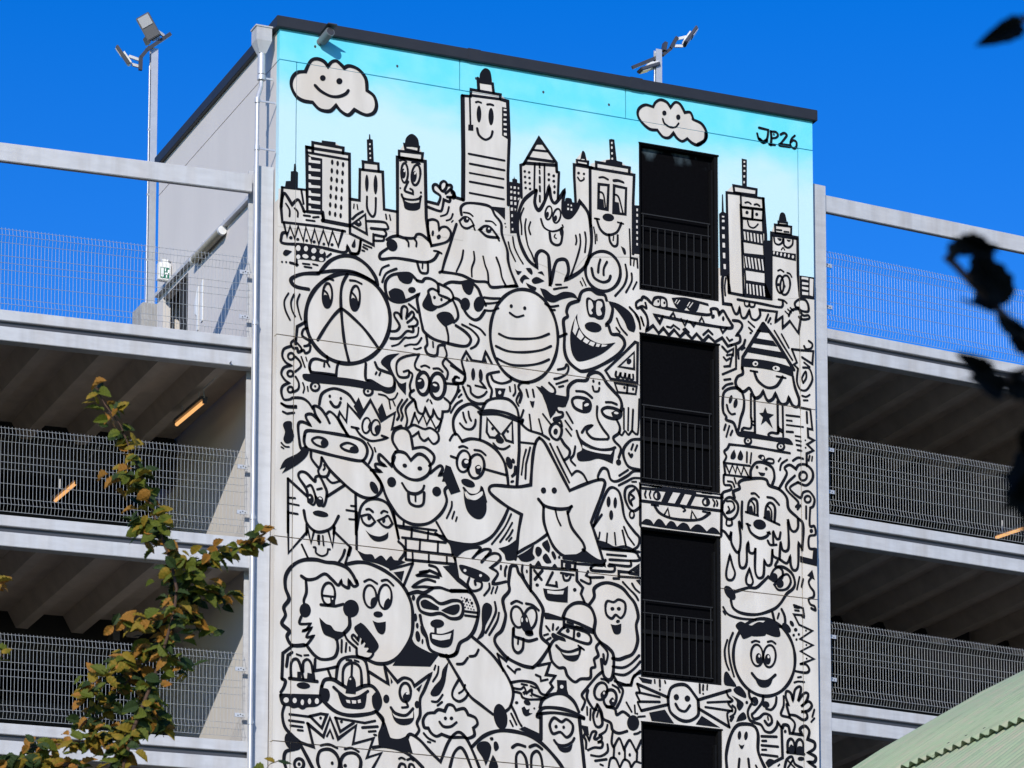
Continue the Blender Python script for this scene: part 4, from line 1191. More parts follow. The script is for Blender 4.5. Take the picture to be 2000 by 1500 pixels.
s 35 5210,6904 5201,6841 5250,6824 5283,6906! 5283,6844 5332,6828 5357,6908! 5357,6839 5398,6821 5423,6901! 5431,6825 5480,6824 5480,6894
q 32 5185,6731 5537,6724 5520,6606 5233,6599
p 32 5389,6727 5381,6603
f 0 5360,6685 5354,6669 5340,6661 5326,6665 5320,6680 5326,6696 5340,6704 5354,6699
f 0 5499,6680 5493,6664 5479,6656 5465,6660 5460,6675 5465,6691 5479,6699 5493,6694
#painted_boy_face|big sideways glancing face with full cheeks and a wide grin, left of the second window
s 51 4388,6289 4437,6418 4453,6573 4566,6680 4729,6709 4777,6800 4875,6851 4973,6826 5054,6714 5168,6606 5266,6511 5298,6407 5281,6313
f 0 4865,6716 4859,6698 4845,6689 4832,6695 4826,6711 4832,6729 4846,6738 4859,6733
f 0 4959,6697 4954,6678 4940,6669 4926,6675 4920,6691 4926,6709 4940,6719 4954,6713
s 35 4834,6631 4858,6565 4923,6573 4940,6622
s 38 4574,6528 4712,6530 4825,6461
s 38 5045,6423 5135,6432 5216,6412
c 45 4509,6381 4582,6437 4744,6427 4801,6358 4776,6263 4679,6235 4549,6279
f 0 4671,6372! 4760,6429 4801,6358 4784,6264 4679,6243
X 0 4773,6359 4767,6341 4744,6323 4715,6316 4699,6324 4705,6343 4728,6361 4756,6368
c 45 4979,6289 5053,6345 5183,6346 5281,6313 5273,6235 5183,6192 5036,6212
f 0 5126,6277! 5216,6327 5289,6283 5248,6208 5167,6198
X 0 5243,6279 5230,6266 5204,6262 5180,6268 5172,6281 5185,6294 5211,6299 5235,6292
s 38 4906,6341 4906,6172 4987,6029 5084,5919 5068,5871! 4856,5852 4759,5909 4743,5968 4824,6047 4727,6012 4662,5919
s 42 4372,6302 4307,6294 4259,6242 4291,6185 4356,6178 4347,6116 4227,6070 4243,6034 4323,6052 4347,5978
c 42 4267,6006 4339,5947 4331,5839 4275,5764 4194,5791 4154,5878 4194,5974
f 0 4282,5881 4266,5848 4239,5836 4217,5850 4213,5883 4229,5916 4256,5928 4278,5914
p 32 4420,6194 4517,6046
p 32 4401,6062 4501,5945
p 32 4412,5941 4492,5852
s 45 4339,5779 4387,5709 4468,5628 4452,5534 4379,5472
s 42 4581,5932 4630,5816 4759,5740 4937,5702 5100,5722 5190,5764!
f 0 4581,5917! 4613,5798 4662,5667 4581,5596 4613,5493 4775,5513 4937,5564 5148,5513! 5190,5756! 5116,5709 4921,5684 4726,5721 4630,5816
X 0 4670,5737! 4791,5691 4986,5677 5149,5705! 5116,5647! 4921,5646 4759,5664 4670,5691!
s 35 4557,5700 4532,5575 4484,5493 4556,5418
s 42 5216,6181 5264,6080 5248,5986 5166,5914 5182,5855 5279,5760 5246,5617
f 0 5285,5553 5273,5519 5243,5502 5213,5512 5200,5543 5213,5577 5243,5594 5273,5584
s 32 5331,6365 5330,6057
s 32 5404,6382 5395,6050
s 32 5478,6369 5460,6043
s 32 5248,6001 5296,5961 5346,6029 5403,5982 5460,6043 5526,6006 5559,6071 5577,6536
#painted_half_smiley|half smiley cut off by the second window frame
s 45 5583,5936 5443,5903 5328,5766 5328,5628 5409,5500 5581,5475
p 35 5476,5846 5446,5765
p 35 5541,5838 5508,5757
s 42 5410,5699 5442,5657 5459,5690
s 42 5581,5459 5474,5439 5376,5358 5212,5261 5115,5280 5066,5412 4985,5425 4920,5317 4920,5256
s 35 5393,5452 5254,5350
s 35 5580,5352 5474,5339 5376,5281 5245,5204
p 29 5457,5283 5523,5291
#painted_ear|doodled ear with earring beside the third window
c 42 5587,5062! 5539,5178 5457,5222 5359,5172 5342,5032 5407,4887 5488,4851 5587,4924!
s 35 5490,5172 5416,5102 5407,4994 5456,4931 5440,4998 5489,5050 5440,5090
c 29 5488,4797 5481,4765 5463,4744 5441,4741 5423,4758 5416,4789 5423,4821 5441,4843 5463,4845 5481,4828
#painted_cat|little smiling cat head beside the striped blob
s 38 2824,6600 2792,6702 2792,6762 2855,6885! 2942,6767! 3108,6767! 3155,6925! 3251,6764!
f 0 2863,6817! 2847,6739! 2902,6747!
f 0 3156,6842! 3124,6762! 3180,6762!
f 0 2995,6570 2985,6504 2963,6475 2941,6498 2931,6561 2941,6627 2963,6657 2985,6633
f 0 3112,6572 3106,6506 3085,6476 3061,6498 3048,6560 3054,6626 3075,6656 3099,6634
s 32 3069,6481 3141,6407 3157,6387! 2998,6404
s 35 2880,6388 2919,6371 2935,6282 3030,6234 3125,6277 3173,6336
s 42 2809,6356 2888,6200 3015,6141 3141,6157
s 42 3362,6657 3188,6588 3204,6454 3252,6369 3236,6261
s 38 2824,6600 2840,6542 2809,6416 2761,6403 2683,6385 2651,6441 2714,6495
s 32 2619,6648 2714,6600 2824,6540
p 29 2738,6271 2762,6304
p 29 2739,6196 2786,6247
s 32 3530,6451 3538,6391
s 32 3610,6492 3618,6387 3586,6329
#painted_shark_fin|zigzag fangs and little smile under the cat along the left edge
p 42 188,4213 201,3629! 477,3968
p 38 476,4012 531,3812! 575,3986
p 38 787,4003 850,3790! 878,4073
p 38 871,4013 1116,3813! 1042,3576
p 35 396,3768 488,3588
s 38 1033,3767 1003,3675 950,3588
p 29 636,3927 632,3846
p 29 651,3929 648,3804
p 29 704,3928 718,3797
s 29 570,3751 600,3747 608,3675 692,3640 767,3678 782,3746! 812,3749
#painted_ghost|frowning eyed ghost with a wide grin in front of the brick wall
s 42 1199,4007 1235,4262 1280,4430 1386,4531 1525,4555 1664,4505 1757,4338 1836,4021
s 35 1349,4386 1395,4396 1449,4361
s 35 1572,4361 1610,4395 1664,4383
c 35 1273,4281! 1373,4315 1419,4298 1481,4224! 1420,4165 1358,4158 1297,4203
f 0 1426,4276 1408,4244 1383,4233 1366,4250 1366,4285 1384,4317 1408,4328 1426,4311
c 35 1527,4244! 1619,4299 1680,4329 1742,4225! 1681,4166 1604,4179
f 0 1636,4257 1624,4230 1605,4220 1589,4232 1587,4260 1599,4287 1618,4297 1633,4285
s 42 1836,3976 1914,3911 1930,3824 1853,3711
s 42 1757,4397 1836,4035
f 0 1336,4089! 1421,4032 1544,4017 1636,4057 1681,4099! 1667,4001 1544,3943 1436,3967
p 42 1204,4332 1208,3801
f 0 1208,3786! 1331,3741 1438,3746 1484,3685! 1576,3747 1653,3682! 1722,3756 1776,3703 1869,3713! 1946,3692! 1715,3563! 1546,3618 1362,3642 1301,3650!
#painted_brick_wall|little painted brick wall beside the ghost
p 35 1804,4210 1912,4207 2409,4205
p 35 1843,4184 2534,4130
p 32 1912,4274 1909,4207
p 32 2036,4192 2029,4058
p 32 2285,4191 2277,4064
p 35 1890,4042 2550,4043
p 32 2161,4035 2154,3894
p 32 2433,4044 2429,3895
p 35 1945,3870 2660,3876
p 32 1944,4018 1946,3737
p 32 2046,3866 2054,3704
p 32 2294,3865 2294,3731
p 32 2566,3858 2570,3747
p 38 1946,3729 2684,3745
s 38 2409,4325 2471,4227 2550,4102 2628,4022 2660,3876 2699,3806
F 0 2558,4088 2691,4059 2863,4048 3035,4083 2691,3865 2660,3906 2628,4007
#painted_lion_face|shaggy maned face in profile with a round black nose
s 54 1116,3806 1086,3699
s 54 1211,3316 1150,3427 1057,3519 905,3561 753,3559 601,3578 420,3551 270,3461 167,3304 161,3128 215,2974 141,2849 165,2735 114,2614 220,2523 191,2433 267,2324 447,2343
s 45 392,3321! 483,3280 604,3308 739,3389 846,3320 938,3249 983,3320! 998,3263 1090,3229 1097,3333! 1166,3259 1227,3288 1211,3345
s 42 461,3263 470,3103 433,2982 441,2925
f 0 538,2848 514,2773 455,2737 395,2760 370,2830 394,2905 453,2941 513,2917
s 38 398,2745 376,2641 534,2658! 475,2564 430,2545 550,2601! 476,2462 581,2488! 492,2362 447,2343
s 45 477,2346 598,2213 720,2167 885,2213 938,2335 929,2451
c 38 892,3120 874,3025 826,2962 766,2956 717,3008 698,3099 716,3193 763,3256 823,3263 872,3211
f 0 818,3068! 894,3076! 895,2959! 834,2967
X 0 867,3044 863,3034 856,3029 849,3032 845,3041 848,3051 856,3056 863,3053
p 32 697,3077 886,3075
p 42 683,2943 895,2944! 1016,2986
f 0 1249,2948 1215,2855 1131,2810 1047,2838 1012,2923 1046,3016 1129,3062 1214,3034
s 54 1108,2806 1109,2674 1019,2562 914,2478
f 0 662,2759! 760,2681 836,2660 898,2594 1019,2577 929,2480 823,2498 732,2532 685,2644
#painted_round_face|big round face with wide sideways eyes holding a black phone
s 51 1057,3563 1240,3613 1423,3604 1670,3514 1902,3347 2026,3124 2058,2877 2029,2623 1892,2373 1708,2223 1525,2190 1372,2233
s 35 1326,3343 1410,3382 1517,3335
s 35 1586,3383 1670,3403 1760,3335
c 35 1509,3157 1500,3060 1458,2993 1400,2982 1347,3031 1320,3121 1329,3218 1370,3285 1429,3297 1481,3248
c 35 1736,3166 1714,3062 1663,2996 1603,2991 1556,3051 1540,3152 1562,3256 1613,3323 1673,3327 1721,3268
f 0 1488,3140! 1511,3069 1458,2990 1420,3015 1434,3105
f 0 1687,3147! 1726,3092 1673,2998 1619,3007 1641,3098
f 0 1606,2896 1582,2865 1532,2851 1483,2863 1465,2893 1488,2925 1539,2939 1588,2927
f 0 1452,2798! 1536,2777 1651,2804! 1644,2671 1598,2615 1522,2651
f 0 1178,2667 1276,2750! 1353,2700 1507,2525 1546,2426 1463,2315! 1401,2382 1324,2491 1232,2570
s 38 1218,2378 1081,2481 1034,2578
s 38 1233,2438 1149,2517 1171,2563 1240,2497! 1262,2573 1316,2556 1294,2459! 1339,2508 1378,2482 1355,2421! 1401,2426 1424,2392 1394,2352! 1447,2350 1463,2315 1402,2250 1295,2254 1227,2277 1218,2378
p 32 997,2472 994,2297
p 32 1066,2436 1055,2310
p 29 1115,2382 1118,2331
#painted_leopard|goggle wearing leopard face with a toothy grin
f 0 1754,2183! 2044,2610! 2107,2513 2308,2430! 2447,2400! 2324,2226!
p 38 2054,3689 1917,3349
F 0 1762,3524 1924,3564 1886,3404
p 38 1715,3563 2054,3689
s 42 2302,3687! 2411,3662 2474,3558! 2303,3613
s 42 2443,3525! 2241,3532 2117,3519 2287,3597 2163,3568
s 42 2389,3460! 2241,3473 2056,3349 2226,3368 2350,3366 2475,3380 2631,3352 2880,3372
F 0 2505,3695 2692,3731 2739,3557 2880,3454 2912,3383 2724,3496
s 54 2631,3352 2912,3368 3022,3231 3054,3071 2992,2826 2898,2698 2773,2611 2712,2456 2603,2401 2478,2403
s 54 1995,3239 2118,3282 2227,3279 2350,3359
s 48 2166,2947 2198,2803 2260,2661 2308,2489 2416,2426 2572,2398
c 48 2134,3165 2196,3231 2320,3230 2476,3150 2662,3215 2787,3206 2819,3090 2772,2981 2632,2952 2476,3009 2321,2978 2181,3008 2135,3091
f 0 2173,3140 2243,3184 2351,3144 2452,3096! 2445,3050! 2290,3049 2197,3068
f 0 2484,3055! 2631,3137 2756,3165 2756,3069 2678,3009 2554,3025
p 35 2850,3079 3038,3076
p 35 2850,3019 3038,3017
f 0 2531,2867 2500,2820 2426,2794 2351,2804 2320,2845 2351,2892 2425,2918 2500,2908
p 38 2399,2794 2400,2720
f 0 2307,2681! 2338,2721 2477,2713 2601,2756 2679,2801! 2664,2644 2618,2550 2509,2517 2385,2541 2323,2594
X 0 2345,2692! 2493,2693 2640,2738! 2617,2654! 2478,2617 2353,2634!
f 0 2092,3193 2084,3163 2065,3149 2045,3159 2037,3187 2045,3217 2064,3232 2084,3222
f 0 2122,2913 2115,2870 2097,2851 2080,2866 2072,2907 2079,2950 2097,2969 2114,2954
f 0 2145,2797 2139,2767 2124,2754 2109,2764 2102,2793 2108,2822 2123,2836 2139,2826
f 0 2170,2650 2168,2592 2146,2563 2116,2580 2097,2632 2099,2690 2122,2719 2151,2702
f 0 2219,2575 2212,2547 2200,2536 2190,2547 2188,2574 2195,2601 2207,2613 2217,2602
f 0 2167,2799! 2229,2732 2261,2617! 2183,2698
f 0 2806,3275 2800,3264 2789,3263 2784,3272 2789,3283 2800,3284
f 0 2825,3229 2819,3218 2808,3217 2803,3227 2808,3238 2819,3239
f 0 2843,3184 2838,3173 2827,3172 2822,3181 2827,3192 2838,3193
f 0 2862,3138 2857,3127 2846,3126 2840,3136 2846,3146 2857,3148
f 0 2849,3267 2844,3257 2833,3255 2828,3265 2833,3276 2844,3277
f 0 2868,3222 2863,3211 2852,3210 2846,3220 2852,3230 2863,3232
f 0 2887,3176 2882,3165 2871,3164 2865,3174 2871,3185 2882,3186
f 0 2906,3131 2901,3120 2890,3119 2884,3128 2890,3139 2901,3140
f 0 2893,3260 2888,3249 2877,3248 2871,3258 2877,3269 2888,3270
f 0 2912,3215 2907,3204 2896,3203 2890,3212 2896,3223 2907,3224
f 0 2931,3169 2926,3158 2915,3157 2909,3167 2915,3178 2926,3179
f 0 2950,3124 2945,3113 2934,3112 2928,3121 2934,3132 2945,3133
f 0 2937,3253 2932,3242 2921,3241 2915,3251 2921,3262 2932,3263
f 0 2956,3207 2951,3197 2940,3195 2934,3205 2940,3216 2951,3217
f 0 2975,3162 2970,3151 2959,3150 2953,3160 2959,3170 2970,3172
f 0 2994,3116 2988,3105 2978,3104 2972,3114 2977,3125 2988,3126
f 0 2895,3247 2889,3231 2873,3222 2858,3227 2851,3242 2857,3259 2873,3267 2888,3262
f 0 2972,3211 2966,3194 2951,3186 2937,3191 2931,3206 2937,3223 2951,3231 2966,3226
#painted_bandit_hand|masked bandit face with fingers in the middle of the mural
s 42 2691,3850 2832,3970 3004,4027 3083,4014 2965,3866
s 42 3020,3932 3146,4013 3240,4002 3099,3821
s 42 3162,3903 3272,3968 3367,3963 3383,3883 3241,3755! 3351,3685 3273,3527 3478,3579
f 0 2754,3730 2832,3747 3099,3687 3225,3611 3194,3548 3068,3549 2911,3591 2801,3639
X 0 2867,3673 2861,3657 2845,3650 2830,3654 2823,3668 2830,3684 2845,3691 2861,3687
X 0 3106,3625 3099,3609 3084,3601 3068,3606 3062,3620 3068,3635 3084,3643 3099,3639
p 38 2691,3835 2739,3557
s 38 2911,3569 2888,3470 2959,3388 3084,3431 3100,3523 3005,3542 3006,3482
s 32 3218,3521 3218,3446 3139,3340
s 29 3281,3475 3249,3382
s 29 3344,3489 3312,3396
s 32 2731,3557 2865,3467 2943,3356
f 0 3101,3046 3116,3181 3179,3240 3258,3197 3250,3076 3164,2904 3133,2752 3008,2665! 3101,2838
s 35 3305,3261 3321,3129 3258,2973 3164,2800
s 35 3368,3111 3337,2981 3219,2775
#painted_spot*|black cowhide patches under the large star
f 0 3359,4052! 3509,4114 3636,4212! 3636,4031 3652,3973! 3794,4064 3914,4168! 3890,4045 3922,3973 3826,3910 3715,3905 3652,3958 3588,3906 3477,3893 3446,3980
f 0 3938,4126 3986,4146 4033,4106 4017,4037 3970,4001 3930,4049
f 0 4033,4197 4121,4267! 4161,4166 4145,4074! 4081,4119
f 0 4041,3994 4097,4061 4161,3985 4177,3934 4097,3918
f 0 4177,4077 4217,4104 4257,4026 4225,3985
f 0 3914,3852! 3978,3942 4033,3865!
f 0 4185,3867! 4233,3925 4281,3870!
f 0 4323,4030 4317,4015 4302,4007 4287,4011 4281,4026 4287,4041 4302,4049 4317,4045
F 0 4289,4060 4659,4117 4691,4150 4917,4070 5030,4052 4981,4001 4530,3996
#painted_pear_face|wobbly pear shaped face with crossed eyes and tongue out
s 51 3890,2367 3985,2451 4097,2612 4144,2722 4017,2843 4033,3084 4049,3236 3954,3391 3842,3514 3731,3667 3668,3735 3636,3821 3557,3812 3533,3720 3517,3568 3525,3449 3431,3320 3447,3187 3471,3070 3416,2870 3321,2771 3306,2680 3385,2569 3511,2463 3732,2381 3890,2367
s 38 3557,3266 3636,3312 3723,3291
s 38 3787,3291 3890,3279 3982,3214
c 38 3745,3110 3748,3017 3714,2948 3656,2931 3598,2971 3559,3053 3557,3147 3591,3215 3648,3233 3707,3193
c 38 3947,3074 3911,2980 3852,2924 3792,2928 3755,2990 3753,3086 3789,3180 3849,3236 3909,3233 3946,3171
f 0 3700,3049 3747,3144 3803,3120 3858,2976 3898,2876 3843,2840 3779,2863 3716,2931
X 0 3738,3046 3734,3022 3724,3011 3713,3020 3709,3043 3713,3067 3724,3077 3734,3069
X 0 3812,3057 3813,3033 3805,3021 3793,3027 3784,3048 3783,3071 3791,3084 3803,3077
s 45 3597,2912! 3605,2801 3700,2773 3827,2749 3954,2792
s 42 3589,2903 3582,2649 3653,2559 3732,2620 3747,2770
s 29 3668,2785 3660,2687
f 0 3903,2857 3878,2829 3827,2820 3781,2835 3766,2866 3791,2894 3842,2904 3889,2888
p 32 3398,3802 3395,3749
s 35 3485,3804 3462,3742 3462,3659
s 35 3731,3847 3723,3756 3755,3669
f 0 3814,3766 3809,3746 3798,3737 3786,3744 3782,3762 3786,3782 3798,3791 3809,3784
#painted_square_face|square headed face with an X eye and wide open mouth
p 48 3858,3861 3858,3486
p 45 3874,3840 4578,3866 4578,3715 4674,3619 4642,3525 4698,3411
p 42 3914,3792 4025,3669
p 42 4041,3806 3922,3658
s 38 4201,3794 4105,3603! 4265,3597! 4257,3657
p 35 4329,3800 4529,3792
s 35 4361,3766 4385,3701 4449,3708 4481,3764
f 0 4449,3783 4440,3763 4417,3753 4394,3758 4385,3776 4395,3797 4417,3807 4440,3802
f 0 3987,3585 3979,3567 3958,3558 3938,3563 3930,3579 3938,3597 3958,3606 3979,3601
f 0 4574,3578 4566,3558 4545,3548 4525,3554 4516,3572 4525,3592 4545,3602 4566,3597
f 0 4049,3544! 4209,3539 4353,3569 4441,3624! 4433,3375! 4241,3369 4097,3391
X 0 4113,3521! 4241,3520 4377,3542! 4361,3487! 4241,3474 4121,3476!
F 0 4049,3191 4129,3192 4352,3148 4368,3105 4081,3097
#painted_pointing_finger|hand with stacked fingers left of the third window
q 42 4345,3976 4554,3969 4546,3870 4345,3870
f 0 4493,3924 4478,3880 4441,3858 4405,3872 4390,3913 4405,3957 4441,3979 4478,3965
p 42 4369,4024 4998,4018 5030,4067
s 38 4562,3962 4804,3974 4981,3979 4998,4018
s 38 4982,4229 5258,4237 5486,4240 5551,4187 5534,4116 5095,4082
p 35 5055,4154 5355,4165
s 38 5428,4097 5436,4037 5371,4014 5095,4014
s 42 4803,3921 4819,3892 5013,3899 5159,3915 5168,3992 5078,3989
s 42 4795,3920 4852,3972 5014,4005
p 42 5159,3809 5240,3818 5240,3924 5403,3927 5558,4050! 5550,3912 5403,3919
q 26 5485,3959 5526,3993 5525,3940
p 38 4755,3870 4723,3806 4787,3783 4997,3809
s 38 4642,3729 4755,3689 4795,3708 4787,3783
p 38 5240,3848 5598,3865
#painted_peanut_face|tall peanut shaped head with tiny smile, left of the third window
s 51 4778,3389 4851,3503 4851,3624 4964,3712 5110,3735 5288,3686 5402,3577 5499,3466 5547,3289 5514,3149 5537,2925 5463,2736 5333,2662 5236,2622 5139,2627
c 38 5028,3386 5061,3465 5158,3460 5239,3507 5336,3464 5336,3328 5271,3237 5190,3274 5125,3214 5044,3266
f 0 5170,3363 5161,3343 5138,3332 5115,3338 5106,3356 5115,3376 5138,3387 5161,3381
f 0 5271,3374 5261,3353 5238,3343 5216,3349 5206,3367 5216,3387 5239,3398 5262,3392
f 0 5255,3196 5253,3177 5234,3161 5210,3158 5194,3169 5197,3189 5216,3204 5240,3208
f 0 5108,3130! 5189,3123 5278,3155! 5270,3033 5221,2990 5156,3006
s 38 5139,2507 5300,2508 5430,2581 5561,2715
s 38 5171,2405 5332,2406 5479,2511 5577,2626
s 38 5170,2299 5397,2261 5462,2373 5576,2490
s 35 5305,3772 5402,3684 5499,3603 5548,3532
s 35 5451,3765 5500,3694 5565,3648
f 0 5509,3824! 5582,3840! 5582,3749!
#painted_bearded_face|bearded face in a domed cap with square glasses and a smile
s 51 4360,3149 4416,3275 4529,3370 4673,3393 4802,3331 4866,3172 4850,2990 4930,2862 5075,2772 5155,2659 5138,2371 5073,2305 4993,2372 4961,2594
p 45 4368,3142 4609,3085 4834,3010
p 42 4400,3048 4625,3019 4833,2973
p 26 4424,3088 4520,3068
p 26 4568,3043 4673,3024
p 42 4376,3136 4376,3000
c 42 4288,2916! 4384,3009 4528,3009 4737,2963 4801,2879 4769,2808 4656,2812 4448,2865
p 35 4536,2987 4528,2858
f 0 4467,2965 4458,2943 4435,2931 4413,2938 4403,2958 4413,2980 4435,2992 4458,2985
f 0 4639,2926 4628,2897 4603,2883 4578,2892 4568,2918 4579,2947 4604,2961 4629,2952
f 0 4176,2875 4208,2908 4288,2879 4384,2851 4400,2800 4304,2813 4208,2825
p 32 4097,2994 4153,2932
p 32 4208,3035 4200,2952
p 29 4288,2999 4256,2958
p 32 4065,2856 4129,2882
p 35 4113,2793 4168,2829
s 42 4256,2726 4336,2666 4464,2657 4592,2707 4640,2735
p 32 4600,2761 4688,2710
f 0 4296,2677! 4384,2604 4512,2609 4632,2644! 4592,2557 4511,2519 4384,2551
s 35 4632,2726 4616,2635
s 48 4144,2677 4208,2788 4304,2843
s 45 4144,2677 4160,2588 4192,2487 4288,2407 4383,2409 4431,2301 4543,2223 4639,2277 4784,2306 4800,2443 4864,2479 4849,2583 4913,2650 4881,2767 4946,2849
s 38 4946,2834 5058,2710 5042,2572 5010,2539 4994,2673
#painted_crooked_mouth|big diagonal cartoon snout with a black tip in the lower middle
s 45 2961,2719 3165,2577 3338,2416 3511,2181 3590,1980 3543,1768 3464,1687
s 45 2556,2411 2759,2106 2916,1871 3104,1741 3276,1632
f 0 3496,1633 3491,1495 3429,1423 3347,1458 3292,1579 3297,1717 3359,1789 3441,1754
s 38 2728,2303 2821,2320 2891,2408
s 38 2922,2433 3008,2457 3055,2543
s 38 2752,2076 2667,1920 2667,1817 2760,1767 2854,1820 2900,1899
s 32 2853,2012 2822,1935 2760,1885
#painted_zigzag_mask|masked zigzag browed face in the lower middle
p 38 3345,2513 3432,2277
p 38 3345,2513 3479,2423 3511,2478
s 42 3969,2405 4160,2461! 4097,2283! 4240,2282! 4160,2170! 4200,2114! 4096,1985
s 42 3558,2118 3732,2158 3922,2132 4017,2007 4112,1986
s 35 3503,2351 3613,2265! 3637,2312 3692,2325
p 35 3938,2267 4009,2245! 4017,2186! 4120,2218
s 35 3590,2040 3700,2036 3756,2071 3795,1985! 3874,2045 3890,1980 4081,1939
s 35 3606,1989 3700,1976 3732,1920 3827,1899 3938,1910 4033,1919
F 0 3724,1993 3764,2020 3787,1977 3756,1952
F 0 3835,1967 3874,1971 3890,1928
p 29 3716,2112 3803,2105
p 29 3859,2096 3938,2074
f 0 3669,1837 3661,1820 3642,1812 3623,1816 3615,1831 3623,1848 3642,1856 3661,1852
f 0 3855,1832 3828,1813 3787,1816 3756,1838 3752,1867 3778,1886 3819,1883 3851,1861
f 0 3716,1762! 3764,1789 3795,1748 3843,1767! 3835,1707 3890,1705! 3795,1651 3740,1683
f 0 3930,1778 3925,1767 3914,1762 3903,1765 3898,1775 3903,1786 3914,1792 3925,1788
s 38 3559,1784 3622,1672 3669,1572 3717,1503
s 35 3559,1666 3606,1581 3638,1518
s 32 3543,1561 3583,1490
#painted_helmet_figure|tube shaped figure in a brimmed helmet waving one hand
F 0 4264,2225 4415,2232 4423,2106 4447,2034 4248,2029 4271,2091
X 0 4367,2134 4359,2114 4340,2104 4321,2110 4313,2128 4321,2148 4340,2158 4359,2152
s 51 4001,1797 4049,1921 4208,2011 4383,2028 4527,1937 4606,1795
s 51 3969,1690 4049,1794 4271,1815 4494,1784 4686,1713!
s 45 4001,1708 4208,1742 4446,1735 4686,1698
s 38 3962,1704 3954,1659 4001,1648
p 54 4017,1709 4017,1338
p 54 4614,1691 4693,982
c 42 4160,1589 4223,1669 4335,1620 4414,1665 4510,1592 4494,1471 4414,1404 4319,1470 4207,1437 4160,1514
f 0 4277,1546 4270,1527 4252,1517 4234,1523 4226,1541 4234,1561 4252,1571 4270,1564
f 0 4392,1548 4385,1529 4370,1521 4354,1526 4347,1544 4354,1562 4370,1571 4385,1565
s 42 4223,1342 4287,1281 4398,1283 4494,1337 4534,1400
f 0 4231,1328! 4303,1260 4414,1255 4510,1316! 4478,1216 4390,1179 4302,1208
F 0 4638,1604 4750,1592 4766,1466 4686,1489
s 38 4717,1268 4718,1372 4686,1444 4718,1484 4766,1392! 4814,1515 4878,1521 4846,1429 4878,1417! 4958,1469 4958,1409 4894,1373! 4974,1381 4958,1304 4845,1294 4749,1248
s 35 5054,1358 5054,1253 4941,1176 4797,1178
p 38 4861,1102 5038,1140
p 32 4941,1057 4981,1045
p 32 4735,1874 4738,1762
p 32 4791,1850 4782,1692
#painted_dog|droopy eyed dog head with long snout, black nose and tongue out
s 42 4654,1829 4703,1954 4655,2039 4719,2135 4880,2331 4977,2416
s 42 4751,2123 4735,2002 4831,1861 4879,1851
c 42 5048,2113 5009,2041 4948,2003 4888,2012 4853,2065 4856,2142 4895,2214 4956,2253 5016,2244 5051,2190
c 45 5195,2030 5162,1956 5104,1913 5043,1917 5003,1967 4998,2043 5031,2117 5089,2160 5150,2156 5191,2106
f 0 4944,2082 5008,2148 5024,2075 4976,1995
f 0 5080,1990 5137,2055 5177,1984 5121,1934
X 0 5015,2104 5011,2089 5000,2083 4990,2087 4986,2101 4990,2115 5000,2122 5011,2117
X 0 5163,2005 5158,1993 5145,1987 5132,1991 5127,2002 5132,2014 5145,2020 5158,2017
s 35 4961,2309 5025,2300 5073,2267
s 35 5138,2236 5218,2199 5250,2142
s 42 5154,2373 5235,2245 5299,2176 5266,2038 5201,1911
s 45 4895,1927 4959,1828 4991,1727 5104,1677 5136,1575 5232,1539 5362,1581
s 45 5040,1911 5169,1893 5201,1806 5298,1861 5395,1810
f 0 5557,1720 5528,1636 5459,1596 5390,1623 5362,1701 5391,1785 5460,1825 5528,1798
s 42 4895,1912 4831,1771 4862,1625 4927,1601 4975,1665 4943,1827
s 29 4919,1855 4887,1747
s 35 5055,1643 5023,1550 4926,1481
p 32 5355,2001 5436,1874
p 32 5485,1969 5492,1856
p 32 5541,1808 5646,1826
f 0 5541,1853 5536,1842 5525,1837 5513,1840 5508,1850 5513,1862 5525,1867 5536,1864
#painted_line*|wobbly tooth shapes beside the fourth window
s 38 5136,1545 5119,1394 5151,1322! 5232,1464 5280,1394 5312,1307! 5393,1449 5442,1408 5506,1294! 5588,1467
p 35 5159,1323 5150,1172
p 35 5328,1308 5328,1158
p 35 5522,1296 5514,1160
s 35 5070,1016 5102,1153 5183,1160 5247,1031! 5312,1157 5392,1134 5424,1047! 5489,1143 5570,1135
f 0 5260,1247 5254,1230 5239,1222 5224,1228 5218,1243 5225,1259 5239,1267 5254,1262
f 0 5425,1239 5419,1220 5404,1212 5389,1218 5383,1235 5389,1254 5404,1263 5419,1256
s 32 5475,1547 5540,1568 5572,1593
s 42 5267,2249 5429,2264! 5478,2405 5592,2462
F 0 5543,2396 5763,2373 5754,2311 5608,2320
#painted_round_head|bald spotted round head with raised brows at the bottom of the mural
s 54 2965,1138 3136,1301 3339,1394 3575,1416 3859,1368 4080,1240 4302,1022 4398,867
f 0 3027,1129 3089,1216 3199,1226 3254,1150 3223,999 3168,877! 3121,990
f 0 3293,1227 3340,1239 3371,1160 3324,1104 3293,1138
f 0 3230,1288 3277,1299 3285,1263 3246,1252
f 0 3277,1049! 3324,979 3356,864 3215,852
s 45 3575,1179 3654,1230 3772,1212
s 45 3843,1211 3938,1249 4033,1198
s 42 3638,889 3638,1066 3701,1131 3780,1049 3812,875
s 42 3867,909 3875,1088 3954,1161 4017,1086 4048,896
F 0 3677,1455 3764,1500 3985,1424 4017,1323 3859,1383
#painted_square_figure|heavy lidded square figure with a row of teeth at the lower left
p 45 267,2310 133,2195! 122,1832
s 45 122,1832 174,1808 153,1719 109,1642
p 42 268,2223 208,2173! 187,2012
p 29 335,2201 403,2186
p 29 448,2198 508,2207
s 42 256,1852 254,2062 313,2133 374,2089 436,1863
s 42 428,1963 434,2095 494,2144 554,2078 594,1864
f 0 345,1955! 398,1960! 406,1860! 346,1868!
f 0 495,1956! 563,1948! 587,1848! 489,1868!
p 51 234,1850 639,1846
f 0 536,1770 504,1737 433,1722 365,1735 338,1767 370,1800 441,1815 510,1802
p 51 109,1599 694,1641
